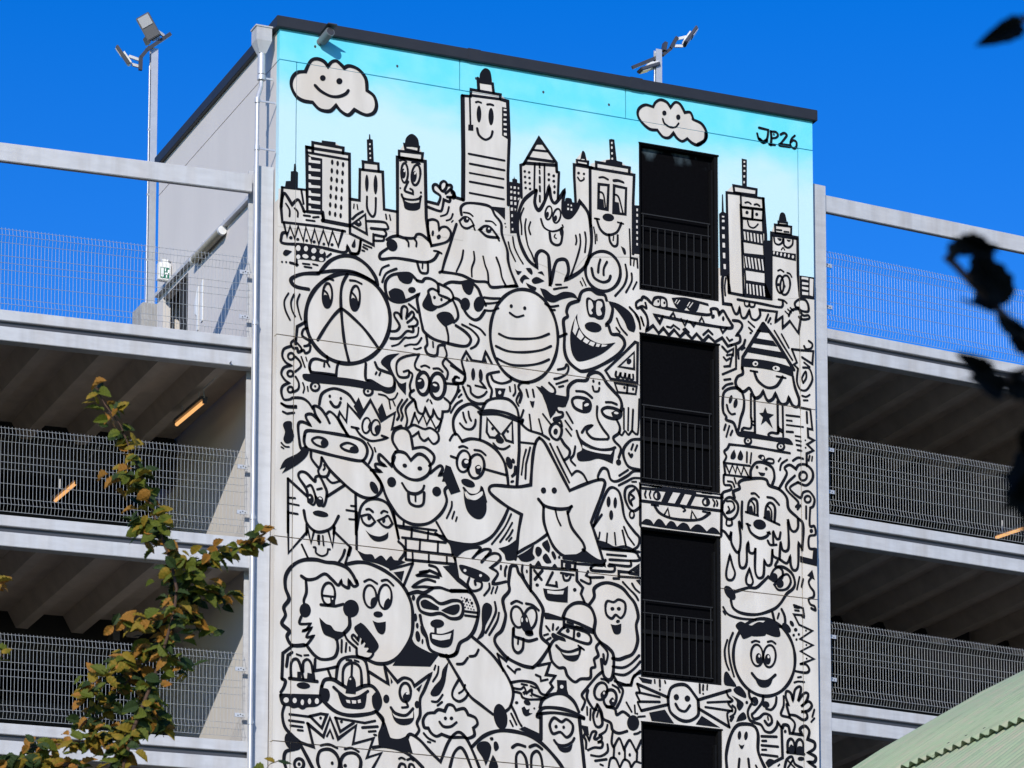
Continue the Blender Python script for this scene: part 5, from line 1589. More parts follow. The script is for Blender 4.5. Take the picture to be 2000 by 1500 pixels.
s 51 109,1599 140,1487 230,1481 290,1458 365,1479 425,1456 485,1491 620,1511 695,1569
f 0 117,1593! 694,1641! 687,1539 575,1499 425,1463 230,1466 140,1487
X 0 226,1541 215,1513 188,1500 160,1508 149,1534 160,1561 187,1575 215,1567
X 0 342,1546 333,1519 312,1506 291,1515 282,1541 290,1568 311,1581 333,1572
X 0 448,1531 442,1501 425,1488 408,1498 400,1526 407,1555 424,1569 441,1559
X 0 553,1555 546,1526 530,1512 512,1523 505,1551 512,1580 529,1593 546,1583
X 0 667,1569 659,1539 638,1526 616,1535 607,1563 616,1593 637,1607 658,1597
s 45 163,1460 134,1327 173,1158 279,1052 385,976
s 42 607,2156 600,1995! 796,2044 932,2086
s 42 796,2029 843,1917
#painted_clown|wide mouthed clown face with black cheeks in the lower left
s 45 918,1910 947,2117 1037,2221 1219,2254 1341,2215 1388,2059 1404,1885
s 42 1017,1833 1023,2052 1098,2147 1205,2157 1281,2077 1298,1845
p 32 1152,2137 1145,1962
p 29 1068,2195 1143,2198
p 29 1189,2203 1250,2188
f 0 1085,1883 1115,1959 1160,1978 1206,1909 1215,1779! 1208,1720! 1056,1720! 1071,1794
X 0 1141,1929 1137,1918 1127,1913 1118,1917 1114,1927 1117,1937 1127,1942 1137,1939
s 54 708,1788 752,1879 873,1898 1010,1832 1162,1774 1329,1848 1450,1860 1543,1767 1574,1624 1499,1500 1316,1439 1104,1412 922,1445 770,1547 694,1641 708,1788
f 0 708,1759! 799,1753 829,1669 800,1579 740,1573 694,1656
f 0 1451,1714! 1512,1779 1558,1681 1544,1577 1483,1542 1452,1627
s 42 881,1790 980,1713 1102,1652 1254,1681 1390,1781
f 0 935,1730! 1102,1637 1223,1656 1375,1765! 1361,1618 1316,1526 1133,1509 1012,1541
x 0 1064,1626 1125,1625 1130,1581 1080,1588
x 0 1151,1627 1216,1630 1216,1587 1160,1581
x 0 1239,1638 1281,1654 1288,1608 1247,1596
#painted_angry_animal|striped angry animal face with jagged teeth at the lower left
p 35 239,1344 531,1336
p 42 531,1343 696,1395 787,1389! 713,1194! 546,1337
f 0 715,1336 709,1320 694,1312 679,1317 673,1332 679,1348 693,1356 708,1351
p 38 908,1357 1347,1325 1499,1369
p 42 915,1358 985,1168! 1180,1310
f 0 1024,1313 1018,1297 1002,1289 986,1294 979,1308 986,1324 1002,1332 1018,1327
p 45 502,1239 737,1073! 832,1350! 955,1064! 1219,1277! 1175,1012! 1478,1119! 1381,834! 1594,919! 1473,697
p 45 510,1233 595,915! 400,962
p 32 789,1085 834,1176! 880,1064
p 32 232,1257 449,1249
p 32 255,1187 428,1182
p 29 361,1132 436,1132
p 38 1310,1256 1538,1292
p 35 1409,1208 1508,1224
p 29 1485,1171 1519,1167
s 38 1544,1490 1621,1409 1607,1291 1562,1171 1578,1012
f 0 175,1028 219,1076 324,1042 385,961 401,876 326,840 236,861 176,942
#painted_spiky_head|spiky haired head with large round eyes at the lower left corner
p 51 392,947 506,756 598,591
c 48 656,769 701,874 836,901 942,824 973,682 899,502 764,519 672,655
c 48 1003,771 1078,865 1214,877 1291,783 1261,621 1141,523 1019,628
f 0 893,714 887,695 871,686 855,692 848,710 855,729 870,738 886,732
f 0 1088,695 1080,676 1061,667 1042,673 1034,690 1042,709 1061,719 1080,713
s 35 700,947 820,972 941,932
s 35 1055,928 1153,952 1259,910
s 48 311,853 192,814 163,696 194,584
c 45 453,662 441,616 407,586 364,582 330,607 316,649 329,695 363,725 405,729 440,705
f 0 409,658 402,639 385,630 368,636 361,653 368,672 384,681 401,675
#painted_elf|pointy eared elf face with one large eye and a grin
s 45 1403,2060 1695,1914! 1632,2171! 1832,1956! 1924,2024 2032,2005 2086,1923! 2340,2131! 2233,1878 2172,1740 2173,1520 2127,1399 2159,1299 2113,1221
f 0 1725,2019! 1763,1950! 1733,1917!
f 0 2110,1881! 2202,1963! 2156,1841!
c 42 2031,1829 2016,1750 1975,1698 1923,1693 1882,1737 1865,1813 1881,1892 1922,1944 1973,1949 2015,1905
f 0 1910,1759 1964,1823 2018,1769 1987,1708 1934,1710
X 0 2001,1804 1994,1794 1979,1789 1964,1791 1958,1800 1964,1810 1979,1815 1994,1813
s 35 1957,1690 1988,1620 1903,1597
f 0 1711,1703 1698,1658 1666,1637 1633,1652 1619,1694 1633,1739 1665,1760 1698,1745
f 0 2163,1666 2152,1627 2126,1609 2100,1622 2089,1659 2100,1697 2126,1715 2152,1702
s 42 1735,1581 1804,1507 1958,1492 2065,1598
f 0 1735,1574! 1789,1455 1912,1437 2066,1466! 2073,1598! 2081,1453 2005,1365 1866,1352 1774,1424
s 48 1514,1501 1622,1366 1684,1196 1730,1128 1868,1126 1990,1181
f 0 1592,1261! 1653,1267 1699,1125 1868,1119 1990,1196! 2068,954! 1868,995 1578,1012 1562,1142
s 45 1975,1180 2036,1229 2175,1154 2330,1007 2484,875! 2607,1179 2746,1324 2871,1247 2980,1051 3075,839
s 45 2624,799 2685,1010 2778,1106 2856,1040 2950,828
s 48 1471,988 1639,1018 1868,995 2068,896 2223,764
s 35 1862,863 1900,881 1946,863
s 35 1984,859 2038,879 2076,860
s 38 1855,731 1885,792 1946,783 1962,726
s 38 2008,745 2023,797 2069,794 2100,738
#painted_little_cloud|small smiling cloud in the lower part of the mural
c 45 2544,1607! 2590,1699 2667,1699 2714,1637! 2839,1671 2901,1589! 3010,1555 3042,1469 2980,1405! 2995,1303 2902,1250 2840,1259! 2638,1241 2576,1250 2498,1272! 2421,1235 2344,1272 2297,1341! 2235,1350 2220,1451 2281,1545 2389,1570! 2451,1620
f 0 2580,1507 2572,1488 2555,1478 2537,1484 2530,1502 2537,1522 2555,1531 2572,1525
f 0 2674,1516 2666,1496 2646,1487 2627,1493 2618,1511 2627,1530 2646,1540 2666,1534
s 38 2467,1445 2529,1385 2637,1395 2723,1462
s 32 2228,1261 2298,1195 2398,1160
s 29 2290,1143 2329,1139
f 0 2326,1843 2387,1952 2480,2064 2510,2200 2603,2327! 2573,2177 2542,1997 2465,1842 2372,1803
s 32 2350,1728 2435,1736 2512,1839
p 32 2435,1677 2504,1735
s 29 2448,2238 2433,2133 2364,2016
p 29 2402,2248 2383,2187
s 45 2572,2413 2634,2404 2727,2473
#painted_crocodile|long zigzag crocodile wearing sunglasses between the two upper windows
s 45 5617,8044 5650,8095 5716,8074 5782,8021 5931,7980 6681,7968 6749,8064 6849,8078 6882,8004! 6950,8068 7017,7976 7100,7862! 7066,7818 6847,7811 6446,7818 5831,7849! 5913,7736! 5963,7844
f 0 5782,8021! 5816,8119 5932,8151 6031,8118 6047,7996! 5931,7972 5815,7979
X 0 5815,7994 5840,8068 5906,8093 5906,7999
X 0 5940,8098 5989,8097 6014,8054 6006,7998 5939,7996
f 0 5906,8062 5901,8046 5890,8038 5878,8042 5873,8057 5878,8073 5890,8081 5902,8077
f 0 6007,8053 6002,8037 5989,8028 5976,8033 5971,8048 5976,8064 5989,8072 6002,8067
f 0 6106,8145! 6314,8182 6548,8161 6707,8144! 6715,8106! 6565,8124! 6514,7999 6413,7985 6347,8038! 6296,7984 6197,8001 6147,8057
x 0 6189,8133 6202,8130 6167,8068 6154,8073
x 0 6234,8129 6247,8126 6200,8057 6187,8063
x 0 6397,8124 6411,8121 6367,8049 6354,8055
x 0 6448,8123 6461,8120 6397,8030 6384,8036
f 0 6807,7945 6786,7925 6763,7923 6750,7940 6755,7966 6776,7986 6800,7988 6813,7971
f 0 6971,7951 6965,7923 6949,7910 6934,7919 6927,7944 6934,7972 6950,7985 6965,7976
s 38 5592,8041 5534,7986 5550,7910 5633,7953 5699,7931 5683,8007
s 45 5616,7920 5698,7822 5723,7701 5697,7589! 5805,7682! 5896,7578! 5971,7666! 6061,7569! 6145,7667! 6244,7571! 6328,7661! 6436,7566! 6511,7655! 6619,7553! 6704,7650! 6812,7571! 6930,7650! 7022,7537! 7081,7561
s 42 7109,7942 7219,7941 7260,7868 7166,7722! 7217,7721 7216,7627 7081,7561
p 32 6088,7861 6133,7922 6163,7856
p 32 6262,7847 6320,7753! 6362,7837
p 32 6404,7827 6462,7765! 6496,7825
p 32 6563,7857 6597,7917 6630,7851
p 35 6898,7802 6939,7730! 7007,7810
p 32 6029,7697 6095,7691! 6137,7736! 6228,7686
p 32 6295,7687 6328,7708! 6386,7661
p 35 6620,7654 6704,7736! 6771,7683
p 29 7006,7668 7048,7619! 7098,7650
s 35 5517,7828 5582,7697 5598,7606
p 29 5616,7780 5656,7661
p 29 7363,7961 7464,7889
p 29 7370,7868 7429,7821
f 0 7422,7793 7416,7780 7400,7773 7384,7776 7378,7787 7385,7800 7400,7807 7416,7805
p 32 7695,8118 7652,8017
p 32 7732,8068 7690,7991
f 0 7752,7981 7747,7970 7736,7964 7725,7967 7721,7976 7725,7987 7736,7993 7747,7990
#painted_striped_hat_figure|masked figure in a tall striped pointed hat on a skateboard
F 0 7609,7980 7565,7832 7684,7848
p 54 7609,7964 7265,7398! 7255,7224
p 54 7617,7965 7810,7740 8113,7323
p 35 7514,7841 7684,7848
F 0 7462,7723 7776,7719 7843,7642 7419,7639
F 0 7402,7573 7911,7564 7978,7471 7350,7488
f 0 7256,7381! 7518,7401 7807,7393 8096,7353! 8112,7205! 7907,7249 7602,7271 7255,7256!
X 0 7518,7333 7504,7305 7472,7289 7439,7296 7426,7321 7440,7349 7472,7365 7505,7358
X 0 7878,7298 7855,7271 7810,7262 7770,7274 7757,7301 7781,7328 7825,7338 7866,7325
f 0 7496,7327 7490,7313 7475,7306 7461,7309 7455,7322 7461,7336 7476,7343 7490,7340
f 0 7825,7304 7819,7288 7806,7281 7793,7285 7787,7299 7793,7314 7806,7322 7819,7317
p 29 7390,7211 7508,7208
s 45 7457,7196 7515,7071 7667,6989 7820,7033 7924,7188!
p 29 7822,7182 7975,7176
s 48 7255,7240 7263,7147 7178,7089 7143,6990 7193,6903 7277,6875 7362,6941 7396,6914! 7462,6805 7547,6840 7599,6925! 7665,6793 7750,6819 7802,6912! 7886,6774 7988,6788 8023,6879! 8090,6769 8175,6765 8193,6877 8127,7057 8095,7211
p 38 7395,6851 7392,6491
p 38 7454,6812 7457,6265
p 38 7835,6799 7838,6314
p 38 7919,6732 7923,6277
q 6 7449,6264 7457,6262 7465,6259
F 0 7630,6686 7595,6596 7528,6579 7591,6525 7556,6403 7637,6476 7754,6373 7696,6523 7773,6587 7663,6597
s 38 7400,6492 7390,6335 7272,6320 7255,6263 7449,6264
p 29 7400,6445 7450,6436
p 29 7408,6400 7450,6374
s 38 7848,6409 7838,6314 7728,6307 7677,6262 7761,6226 7914,6237
p 29 7856,6394 7907,6369
p 29 7864,6356 7915,6331
f 0 7145,6234 7204,6257 7423,6261 7761,6241 7999,6256 8083,6188 8049,6160 7761,6179 7338,6180 7187,6184
c 35 7395,6141 7385,6108 7357,6085 7324,6081 7297,6097 7287,6127 7298,6159 7325,6182 7358,6186 7385,6170
f 0 7356,6140 7352,6130 7341,6124 7330,6127 7326,6137 7331,6147 7341,6152 7352,6150
c 35 7940,6123 7928,6090 7899,6067 7864,6063 7835,6079 7824,6108 7836,6141 7865,6164 7900,6169 7929,6153
f 0 7897,6121 7893,6109 7882,6103 7871,6106 7867,6117 7871,6129 7882,6134 7893,6131
s 32 7795,7879 7946,7664 8089,7470
s 32 7914,7841 8031,7652
#painted_ghost|little ghost face floating beside the striped hat figure
c 45 6931,6681 6957,6825 7075,6903 7210,6905 7276,6789 7275,6617 7223,6454 7188,6294 7154,6258! 7105,6376 6987,6408 6988,6455 6938,6526
f 0 7088,6726 7067,6681 7042,6664 7028,6685 7033,6733 7054,6778 7079,6795 7093,6774
f 0 7174,6675 7152,6626 7124,6607 7106,6629 7108,6680 7129,6729 7157,6748 7175,6726
s 35 6998,6635 7022,6553 7072,6505 7131,6520
p 35 6959,7013 7060,7039
s 38 6932,6876 6992,6939 7093,6976
p 32 6978,6337 6949,6248
p 32 7037,6321 6985,6151
p 32 7087,6257 7053,6183
#painted_line*|angular doodle lines on the right edge strip of the mural
p 38 6929,7517 7012,7442! 7114,7511! 7105,7408
p 38 7157,7556 7154,7211! 6934,7095
p 38 7197,7373 7190,7498! 7283,7589 7309,7671
p 32 7249,7513 7300,7552
p 35 6953,7356 6995,7314! 7054,7354
p 35 6960,7216 7053,7236! 7096,7422! 7004,7394
p 35 8082,7635 8236,7640! 8442,7652! 8423,7452! 8252,7532
p 35 8082,7635 8165,7441! 8114,7402! 8182,7348
p 29 8285,7457 8379,7399
s 35 8182,7348 8162,7157 8212,7037 8315,7035 8402,7157 8420,7254 8370,7374 8267,7376
s 32 8265,7139 8317,7224 8310,7318 8248,7215 8265,7139
s 35 8288,7710 8322,7667 8408,7695 8426,7761 8367,7800
s 29 8245,6939 8314,6932 8374,6972
p 29 8270,6872 8339,6880
p 38 8209,6753 8380,6744! 8411,6441! 8334,6447! 8341,6314! 8434,6279! 8322,6202! 8424,6121! 8312,6060! 8310,5871
p 38 8320,6697 8326,6533
p 29 7977,6606 8199,6611
p 29 7985,6528 8070,6531
p 29 7984,6457 8257,6461
p 38 7983,6355 8085,6361
p 29 8127,6306 8213,6306
p 29 8135,6241 8220,6236
p 29 8143,6172 8220,6170
p 29 8159,6095 8227,6093
f 0 8306,6263 8302,6253 8292,6249 8282,6251 8279,6259 8283,6269 8292,6274 8302,6271
f 0 8311,6151 8307,6140 8296,6134 8285,6137 8281,6147 8285,6157 8296,6163 8307,6160
p 29 8363,6035 8345,5954
p 29 8406,6024 8396,5960
#painted_robot_face|fanged robot face between the second and third windows
q 38 5588,5269 6024,5260 6015,5220 5596,5208
p 29 5752,5265 5925,5258
p 42 5588,5261 5587,5016! 6901,5017
F 0 6032,5284 6446,5303 6478,5199 6394,5035 5915,5024
x 0 6114,5201 6230,5203 6138,5038 6031,5038
x 0 6304,5196 6412,5194 6328,5034 6225,5038
q 38 6462,5274 6895,5272 6894,5210 6478,5206
p 29 6586,5258 6736,5260
s 29 5678,5172 5661,5116 5677,5072
s 29 5752,5173 5735,5125 5751,5073
c 29 5902,5136 5898,5101 5876,5074 5846,5066 5819,5081 5804,5112 5809,5147 5830,5174 5861,5182 5888,5167
f 0 5859,5178 5900,5145 5891,5075 5858,5071
c 29 6700,5136 6694,5104 6670,5079 6638,5070 6609,5082 6594,5110 6600,5142 6623,5167 6656,5176 6685,5164
f 0 6652,5173 6697,5132 6685,5084 6652,5073
s 29 6760,5170 6790,5128 6773,5072
s 29 6819,5162 6835,5125 6823,5085
p 42 6903,5218 6890,4645
s 42 5816,4966 5898,4869 6079,4813 6343,4813 6559,4854 6709,4964
p 29 5767,4976 5874,4978
p 29 6593,4973 6709,4967
p 29 5972,4854 6030,4953! 6054,4833
p 29 6401,4851 6418,4960! 6484,4860
s 26 6253,5002 6311,4963 6278,4936
f 0 5586,4671! 5668,4750 5750,4744 5799,4688! 5865,4773 5930,4765 5996,4688! 6062,4765 6128,4757 6177,4694! 6260,4765 6343,4752 6392,4680! 6475,4759 6558,4761 6657,4680! 6741,4752 6824,4730 6882,4660! 6408,4652 5913,4656
p 42 5587,4939 5586,4648
#painted_ear|curly doodled ear on the right of the robot face
c 42 6919,5127! 6978,5212 7062,5237 7161,5156 7160,5032 7092,4931 6992,4912 6909,5018!
s 32 6986,5174 7078,5177 7111,5088 7051,5019 6984,4996 7027,5047 7010,5092
s 32 6984,4903 6975,4825 7016,4807 7067,4836 7059,4912
#painted_toothy_bandage|comb of teeth and black drops above the melting face
s 38 8031,6032 7878,6037 7421,6050 7035,6041! 7001,5974 6950,5921 6983,5848 6940,5757! 6964,5582
p 35 6940,5750 7368,5756
p 32 6973,5723 7031,5606! 7082,5736! 7132,5618! 7158,5730! 7224,5598! 7267,5728! 7341,5597
p 35 6947,5572 7383,5579
f 0 7115,5973! 7142,5883 7108,5825 7050,5833 7067,5905
f 0 7219,5978! 7260,5898 7234,5825 7167,5840 7185,5920
p 29 7323,5960 7318,5804
p 29 7395,5954 7377,5796
s 38 6939,5563 6946,5425 7046,5421 7054,5360 6928,5299 6919,5220
s 32 7005,5478 7080,5472 7113,5406
s 29 7114,5538 7139,5464
#painted_little_face|tiny bow topped ball face sitting on the melting head
s 45 7383,5571 7384,5695 7470,5815 7605,5831 7740,5770 7772,5634 7737,5520
f 0 7510,5754 7503,5736 7486,5726 7469,5732 7462,5748 7469,5767 7486,5776 7503,5771
f 0 7662,5748 7654,5729 7638,5720 7621,5725 7614,5742 7621,5761 7638,5770 7655,5765
f 0 7502,5679! 7620,5677! 7603,5636 7544,5629
f 0 7605,5855! 7504,5905 7538,5948 7606,5941 7631,5866!
s 32 7622,5849 7673,5902 7758,5897 7749,5841 7656,5845
X 0 7596,5895 7586,5881 7572,5877 7563,5886 7564,5902 7575,5916 7589,5920 7597,5911
#painted_melting_face|dripping melted face with sleepy eyes and a black nose, right of the windows
s 48 7112,5243 7096,5334 7197,5393 7181,5469 7265,5533 7501,5585 7636,5578 7686,5498 7855,5456 7972,5346 8004,5178 8156,5056 8240,4956 8219,4580
s 42 7237,5196 7227,5009 7234,4793! 7184,4880 7207,4651 7189,4464 7138,4427 7056,4556 7057,4726! 7023,4614! 6957,4699 6907,4725
s 42 7180,4432 7179,4293 7203,4203 7270,4210 7305,4307 7307,4508 7332,4588! 7348,4451 7423,4444 7449,4524! 7438,4214 7470,4094 7529,4077 7580,4137 7591,4354! 7640,4282 7708,4321 7727,4540! 7743,4433 7844,4398! 7863,4649 7896,4544 7964,4536 7999,4633 7986,5020! 8035,4870 8103,4847 8154,4915 8156,5040
s 42 7844,4398 7962,4349 8022,4465! 8029,4326 8079,4254 8148,4324 8160,4682! 8219,4596
s 35 7390,5338 7449,5346 7512,5299
s 35 7651,5315 7752,5304 7844,5222
s 42 7328,5052 7346,5194 7414,5264 7481,5225 7488,5040
s 42 7614,5008 7632,5165 7700,5236 7776,5167 7765,4948
f 0 7346,5132! 7396,5153 7421,5047! 7337,5053!
f 0 7623,5102! 7691,5110 7698,4971! 7622,5001!
s 32 7397,5215 7438,5158 7437,5042
s 32 7658,5184 7716,5113 7715,4965
p 35 7295,5048 7496,5017
p 35 7597,4998 7849,4919
f 0 7624,4872 7578,4823 7498,4811 7431,4842 7416,4899 7462,4947 7542,4960 7609,4928
s 45 7326,4866 7376,4748 7510,4678 7628,4715 7679,4783!
p 29 7301,4871 7368,4855
p 29 7645,4779 7696,4766
s 38 7747,4806 7796,4703 7847,4709! 7865,4804
s 38 7738,4789 7745,4620
s 38 7652,4656 7694,4598 7795,4610
c 38 7029,4368! 7070,4219 7111,4100 7068,4003 6985,4002 6969,4115
c 38 7346,4196! 7378,4099 7403,4009 7369,3951 7302,3967 7294,4059
#painted_chain_arm|jointed mechanical arm with rings along the right edge
s 42 7847,5471 7976,5705 7943,5795 8029,5852 8130,5802! 8182,5871 8302,5886 8403,5804 8402,5679 8298,5572 8162,5603
c 38 8313,5715 8300,5675 8268,5647 8228,5642 8196,5662 8184,5699 8196,5739 8229,5767 8269,5772 8301,5752
s 38 8112,5698 7957,5500 8159,5306 8124,5223
s 38 8162,5603 8025,5493 8194,5372 8246,5457 8348,5484 8432,5385 8414,5273 8362,5236! 8351,4969 8427,4962 8443,4839 8340,4796 8338,4625 8440,4621
c 35 8372,5370 8362,5339 8336,5318 8305,5314 8279,5330 8270,5358 8280,5388 8306,5410 8338,5413 8363,5398
f 0 8406,4890 8397,4867 8375,4855 8353,4862 8345,4883 8354,4906 8376,4917 8397,4911
p 35 8294,5251 8292,5064
p 32 8201,5256 8149,5187
F 0 8183,4483 8387,4459 8406,4633 8483,4633 8463,4359 8182,4390
s 32 7877,5935 7842,5884
s 32 7987,5925 7893,5851 7866,5754
s 35 8080,5921 8166,5979 8251,5974
#painted_arrow|squiggly arrow pointing up on the right edge strip
F 0 8385,4296 8299,4201 8426,4145
s 38 8367,4177 8324,4110 8348,4035 8407,3964 8397,3885 8321,3846 8345,3771 8413,3747 8429,3687 8361,3711
#painted_dog|long snouted dog with bulging eyes and a black nose, right of the third window
s 45 7810,4363 7775,4282 7910,4282 8045,4203 8094,4069 8059,3973 7957,3884 7854,3734 7735,3628 7482,3525 7231,3513 7081,3574 7040,3693
s 45 7100,3822 7318,3907 7452,3922 7554,4010 7656,4114
f 0 7082,3842 7119,3764 7100,3706 7037,3703 6967,3755 6930,3833 6949,3891 7012,3895
c 38 7681,4086! 7741,4216 7826,4272 7893,4218 7875,4107 7773,4050
f 0 7808,4106 7781,4058 7735,4040 7696,4063 7688,4112 7715,4159 7762,4177 7800,4155
c 38 7755,4001! 7875,4138 7977,4180 8026,4077 7958,3962 7822,3931
f 0 7909,4034 7891,3986 7848,3962 7805,3976 7788,4020 7806,4068 7849,4092 7892,4078
s 42 7718,3580 7766,3416 7833,3377 7918,3416 7919,3540 7870,3643
s 29 7827,3577 7801,3497
s 35 6915,3572 6997,3473 7197,3433 7448,3444
p 32 8171,4163 8127,3972
p 32 8231,4139 8204,4019
s 29 6914,3510 6947,3468
#painted_zigzag_edge|zigzag edge with dots running down the right strip
p 35 8073,3726 8225,3696! 8241,3589! 8072,3587! 8155,3441! 8374,3371! 8169,3226! 8380,3155! 8176,3042! 8395,2948! 8174,2849
s 38 8174,2849 8267,2850 8317,2778 8265,2727 8096,2733
f 0 8284,3365 8280,3355 8269,3349 8258,3352 8254,3362 8258,3372 8269,3377 8280,3374
f 0 8289,3149 8284,3139 8273,3134 8262,3136 8258,3146 8263,3156 8274,3161 8284,3158
f 0 8291,2942 8287,2932 8276,2927 8265,2930 8261,2939 8265,2950 8276,2955 8287,2952
p 29 8082,3696 8158,3692
p 29 8089,3651 8157,3650
p 32 8207,3570 8241,3558
p 32 8129,2644 8180,2657
s 32 8069,2561 8128,2582 8230,2585
f 0 8063,3461 8074,3428 8063,3404 8037,3404 8010,3428 7999,3461 8010,3484 8036,3484
f 0 7987,3407 8020,3353 8010,3311 7964,3305 7909,3339 7876,3393 7886,3435 7932,3441
f 0 8129,3361 8119,3341 8098,3330 8076,3336 8068,3355 8077,3375 8098,3386 8120,3380
f 0 8170,3296 8164,3281 8150,3274 8135,3278 8129,3292 8136,3307 8150,3314 8164,3310
f 0 8087,3275 8080,3259 8065,3251 8049,3256 8043,3270 8050,3286 8065,3294 8081,3290
f 0 8129,3214 8123,3201 8110,3194 8097,3198 8091,3211 8097,3224 8110,3231 8123,3227
#painted_round_face|large round face with black hair tufts, right of the fourth window
c 48 8077,3004 8071,2776 7989,2566 7844,2406 7659,2320 7463,2320 7283,2407 7149,2566 7079,2775 7085,3000 7166,3210 7309,3371 7493,3458 7691,3460 7872,3374 8007,3214
f 0 7112,3317 7196,3387 7313,3353 7380,3345! 7481,3409 7565,3410! 7649,3465 7783,3433 7849,3255 7764,3215 7613,3246! 7580,3212 7428,3188 7378,3191! 7244,3131 7195,3187 7162,3245
c 35 7556,2922 7542,2825 7497,2760 7437,2751 7385,2802 7362,2893 7376,2990 7422,3055 7482,3064 7533,3013
c 35 7765,2921 7739,2822 7684,2759 7622,2756 7576,2814 7563,2911 7589,3010 7643,3073 7706,3076 7752,3019
f 0 7534,2869 7519,2811 7483,2784 7448,2804 7434,2859 7449,2917 7485,2944 7520,2924
f 0 7685,2872 7670,2814 7634,2787 7599,2807 7585,2862 7600,2920 7636,2947 7671,2927
X 0 7513,2901 7508,2885 7496,2877 7484,2883 7479,2897 7484,2913 7496,2920 7508,2915
X 0 7664,2905 7659,2889 7647,2882 7635,2887 7630,2902 7635,2918 7647,2925 7659,2920
s 35 7377,3096 7436,3123 7498,3114
s 35 7637,3128 7705,3145 7763,3115
s 42 7373,2631 7473,2541 7623,2541 7759,2646
f 0 7398,2618! 7489,2555 7623,2553 7733,2636! 7673,2484 7572,2436 7472,2464
s 35 7070,3205 7002,3014 7016,2786 7081,2556
s 35 6977,3088 6934,2931 6950,2764 6999,2647
f 0 6923,2578 6973,2614 7039,2529 7121,2415 7022,2405 6922,2426
#painted_spot*|black blotches below the large round face
f 0 7071,2364 7171,2420 7270,2322 7270,2254 7187,2269 7104,2306
f 0 7037,2269! 7186,2207 7236,2151 7168,2053 7119,2109 7119,2186
f 0 7108,1880! 7151,1975 7235,2037 7275,1941
f 0 7001,1900 7051,1966 7084,1954 7034,1873
f 0 7309,2189 7302,2171 7286,2162 7269,2168 7262,2184 7269,2202 7286,2211 7302,2205
#painted_candy_face|smiling wrapped sweet between the fourth and fifth windows
c 48 6015,2125! 6064,2281 6196,2347 6327,2337 6458,2198 6499,2141! 6506,2021! 6489,1913 6357,1825 6209,1826 6062,1918 6022,2035!
f 0 6192,2160 6179,2127 6149,2111 6119,2121 6106,2152 6119,2185 6149,2202 6179,2191
f 0 6372,2156 6358,2123 6326,2107 6293,2117 6280,2148 6294,2181 6326,2198 6359,2187
s 42 6137,2054 6194,1976 6292,1962 6366,2053
p 42 6015,2140 5527,2289
s 35 5527,2289 5567,2172 5510,2152 5566,2037 5533,2018 5590,1903!
p 42 5590,1903 6014,2034
p 35 5567,2165 5884,2131
p 35 5566,2034 5884,2060
p 45 6499,2149 7021,2344
s 35 6954,2322 6987,2249 7053,2195 6986,2143 7052,2057 6968,1989 7000,1794!
p 45 6506,2021 7000,1794
p 32 6647,2125 7020,2176
p 32 6613,2054 7052,2035
F 0 5712,1885 5965,1954 6111,1764 5752,1768
F 0 6555,1919 6851,1772 6455,1781
p 29 5804,2377 5807,2332
p 32 5885,2385 5888,2287
p 29 5967,2378 5975,2348
f 0 5904,2243 5899,2231 5888,2225 5876,2228 5871,2240 5876,2252 5888,2258 5899,2254
p 35 6525,2387 6527,2258
p 32 6583,2377 6577,2301
p 29 6649,2384 6643,2315
f 0 6595,2249 6591,2238 6580,2233 6570,2236 6565,2246 6570,2258 6580,2263 6591,2260
s 35 7052,2118 7102,2077 7085,2000 7018,1948
#painted_droopy_face|droopy nosed face with tongue out and a waving hand in the lower right
s 42 7321,2358 7337,2268 7403,2213
c 35 7458,2218 7449,2187 7425,2166 7396,2163 7373,2180 7364,2209 7373,2241 7397,2262 7426,2265 7449,2248
f 0 7441,2224 7432,2197 7411,2185 7390,2193 7381,2219 7390,2245 7412,2258 7433,2249
s 42 7554,2304 7536,2211 7418,2062 7368,2011 7400,1953 7484,1976 7568,2045 7668,2024 7693,1935 7634,1883 7576,1939
f 0 7654,2171 7624,2142 7576,2138 7539,2162 7535,2200 7566,2229 7613,2233 7650,2209
s 38 7772,2310 7754,2201 7686,2118 7602,2125
s 42 7352,2162 7301,2051 7333,1932 7433,1895 7516,1872 7582,1787 7683,1781 7767,1865 7785,1943! 7843,1872
s 38 7890,2336 7888,2198 7845,2056 7987,2024 8071,1940 8035,1798
s 42 7988,2039 7939,2203 7964,2221! 7923,2340 7941,2418 8008,2394 8041,2290! 8076,2447 8144,2507 8178,2472 8125,2282! 8228,2415 8295,2406 8260,2295 8175,2210! 8294,2299 8353,2243 8292,2160 8174,2133! 8258,2126 8274,2051 8206,2014 8089,2064 7988,2070
p 32 8394,2185 8359,2074
p 32 8393,2054 8341,1996
s 26 7626,2005 7634,1960
#painted_ghost|pale ghost with oval eyes at the lower right beside the fifth window
s 51 6954,1183 6947,1394 7015,1658 7116,1820 7250,1863 7399,1846 7465,1730 7463,1486 7528,1325 7577,1238
f 0 7191,1687 7178,1642 7155,1623 7136,1641 7132,1687 7145,1732 7168,1751 7187,1733
f 0 7298,1688 7282,1643 7258,1625 7240,1645 7238,1690 7254,1736 7278,1754 7296,1734
f 0 7147,1557! 7197,1538 7244,1558! 7213,1494 7180,1491
p 38 7159,1337 7144,1199
p 38 7303,1350 7319,1215
p 32 7424,1262 7444,1226
p 42 7523,1705 7766,1720
p 35 7531,1637 7598,1643
p 38 7522,1571 7790,1574
p 35 7530,1505 7596,1511
p 38 7521,1434 7780,1427
p 42 7851,1873 7863,1416 7695,1324
f 0 7578,1314! 7645,1381 7745,1344 7627,1242!
#painted_bear_face|round eared bear face at the lower right corner
s 48 7868,1859 7885,1907 7961,1899 7985,1794! 8187,1789! 8154,1871 8239,1925 8306,1854 8279,1729! 8388,1693 8387,1601 8285,1530! 8403,1479 8385,1401 8284,1392! 8401,1326
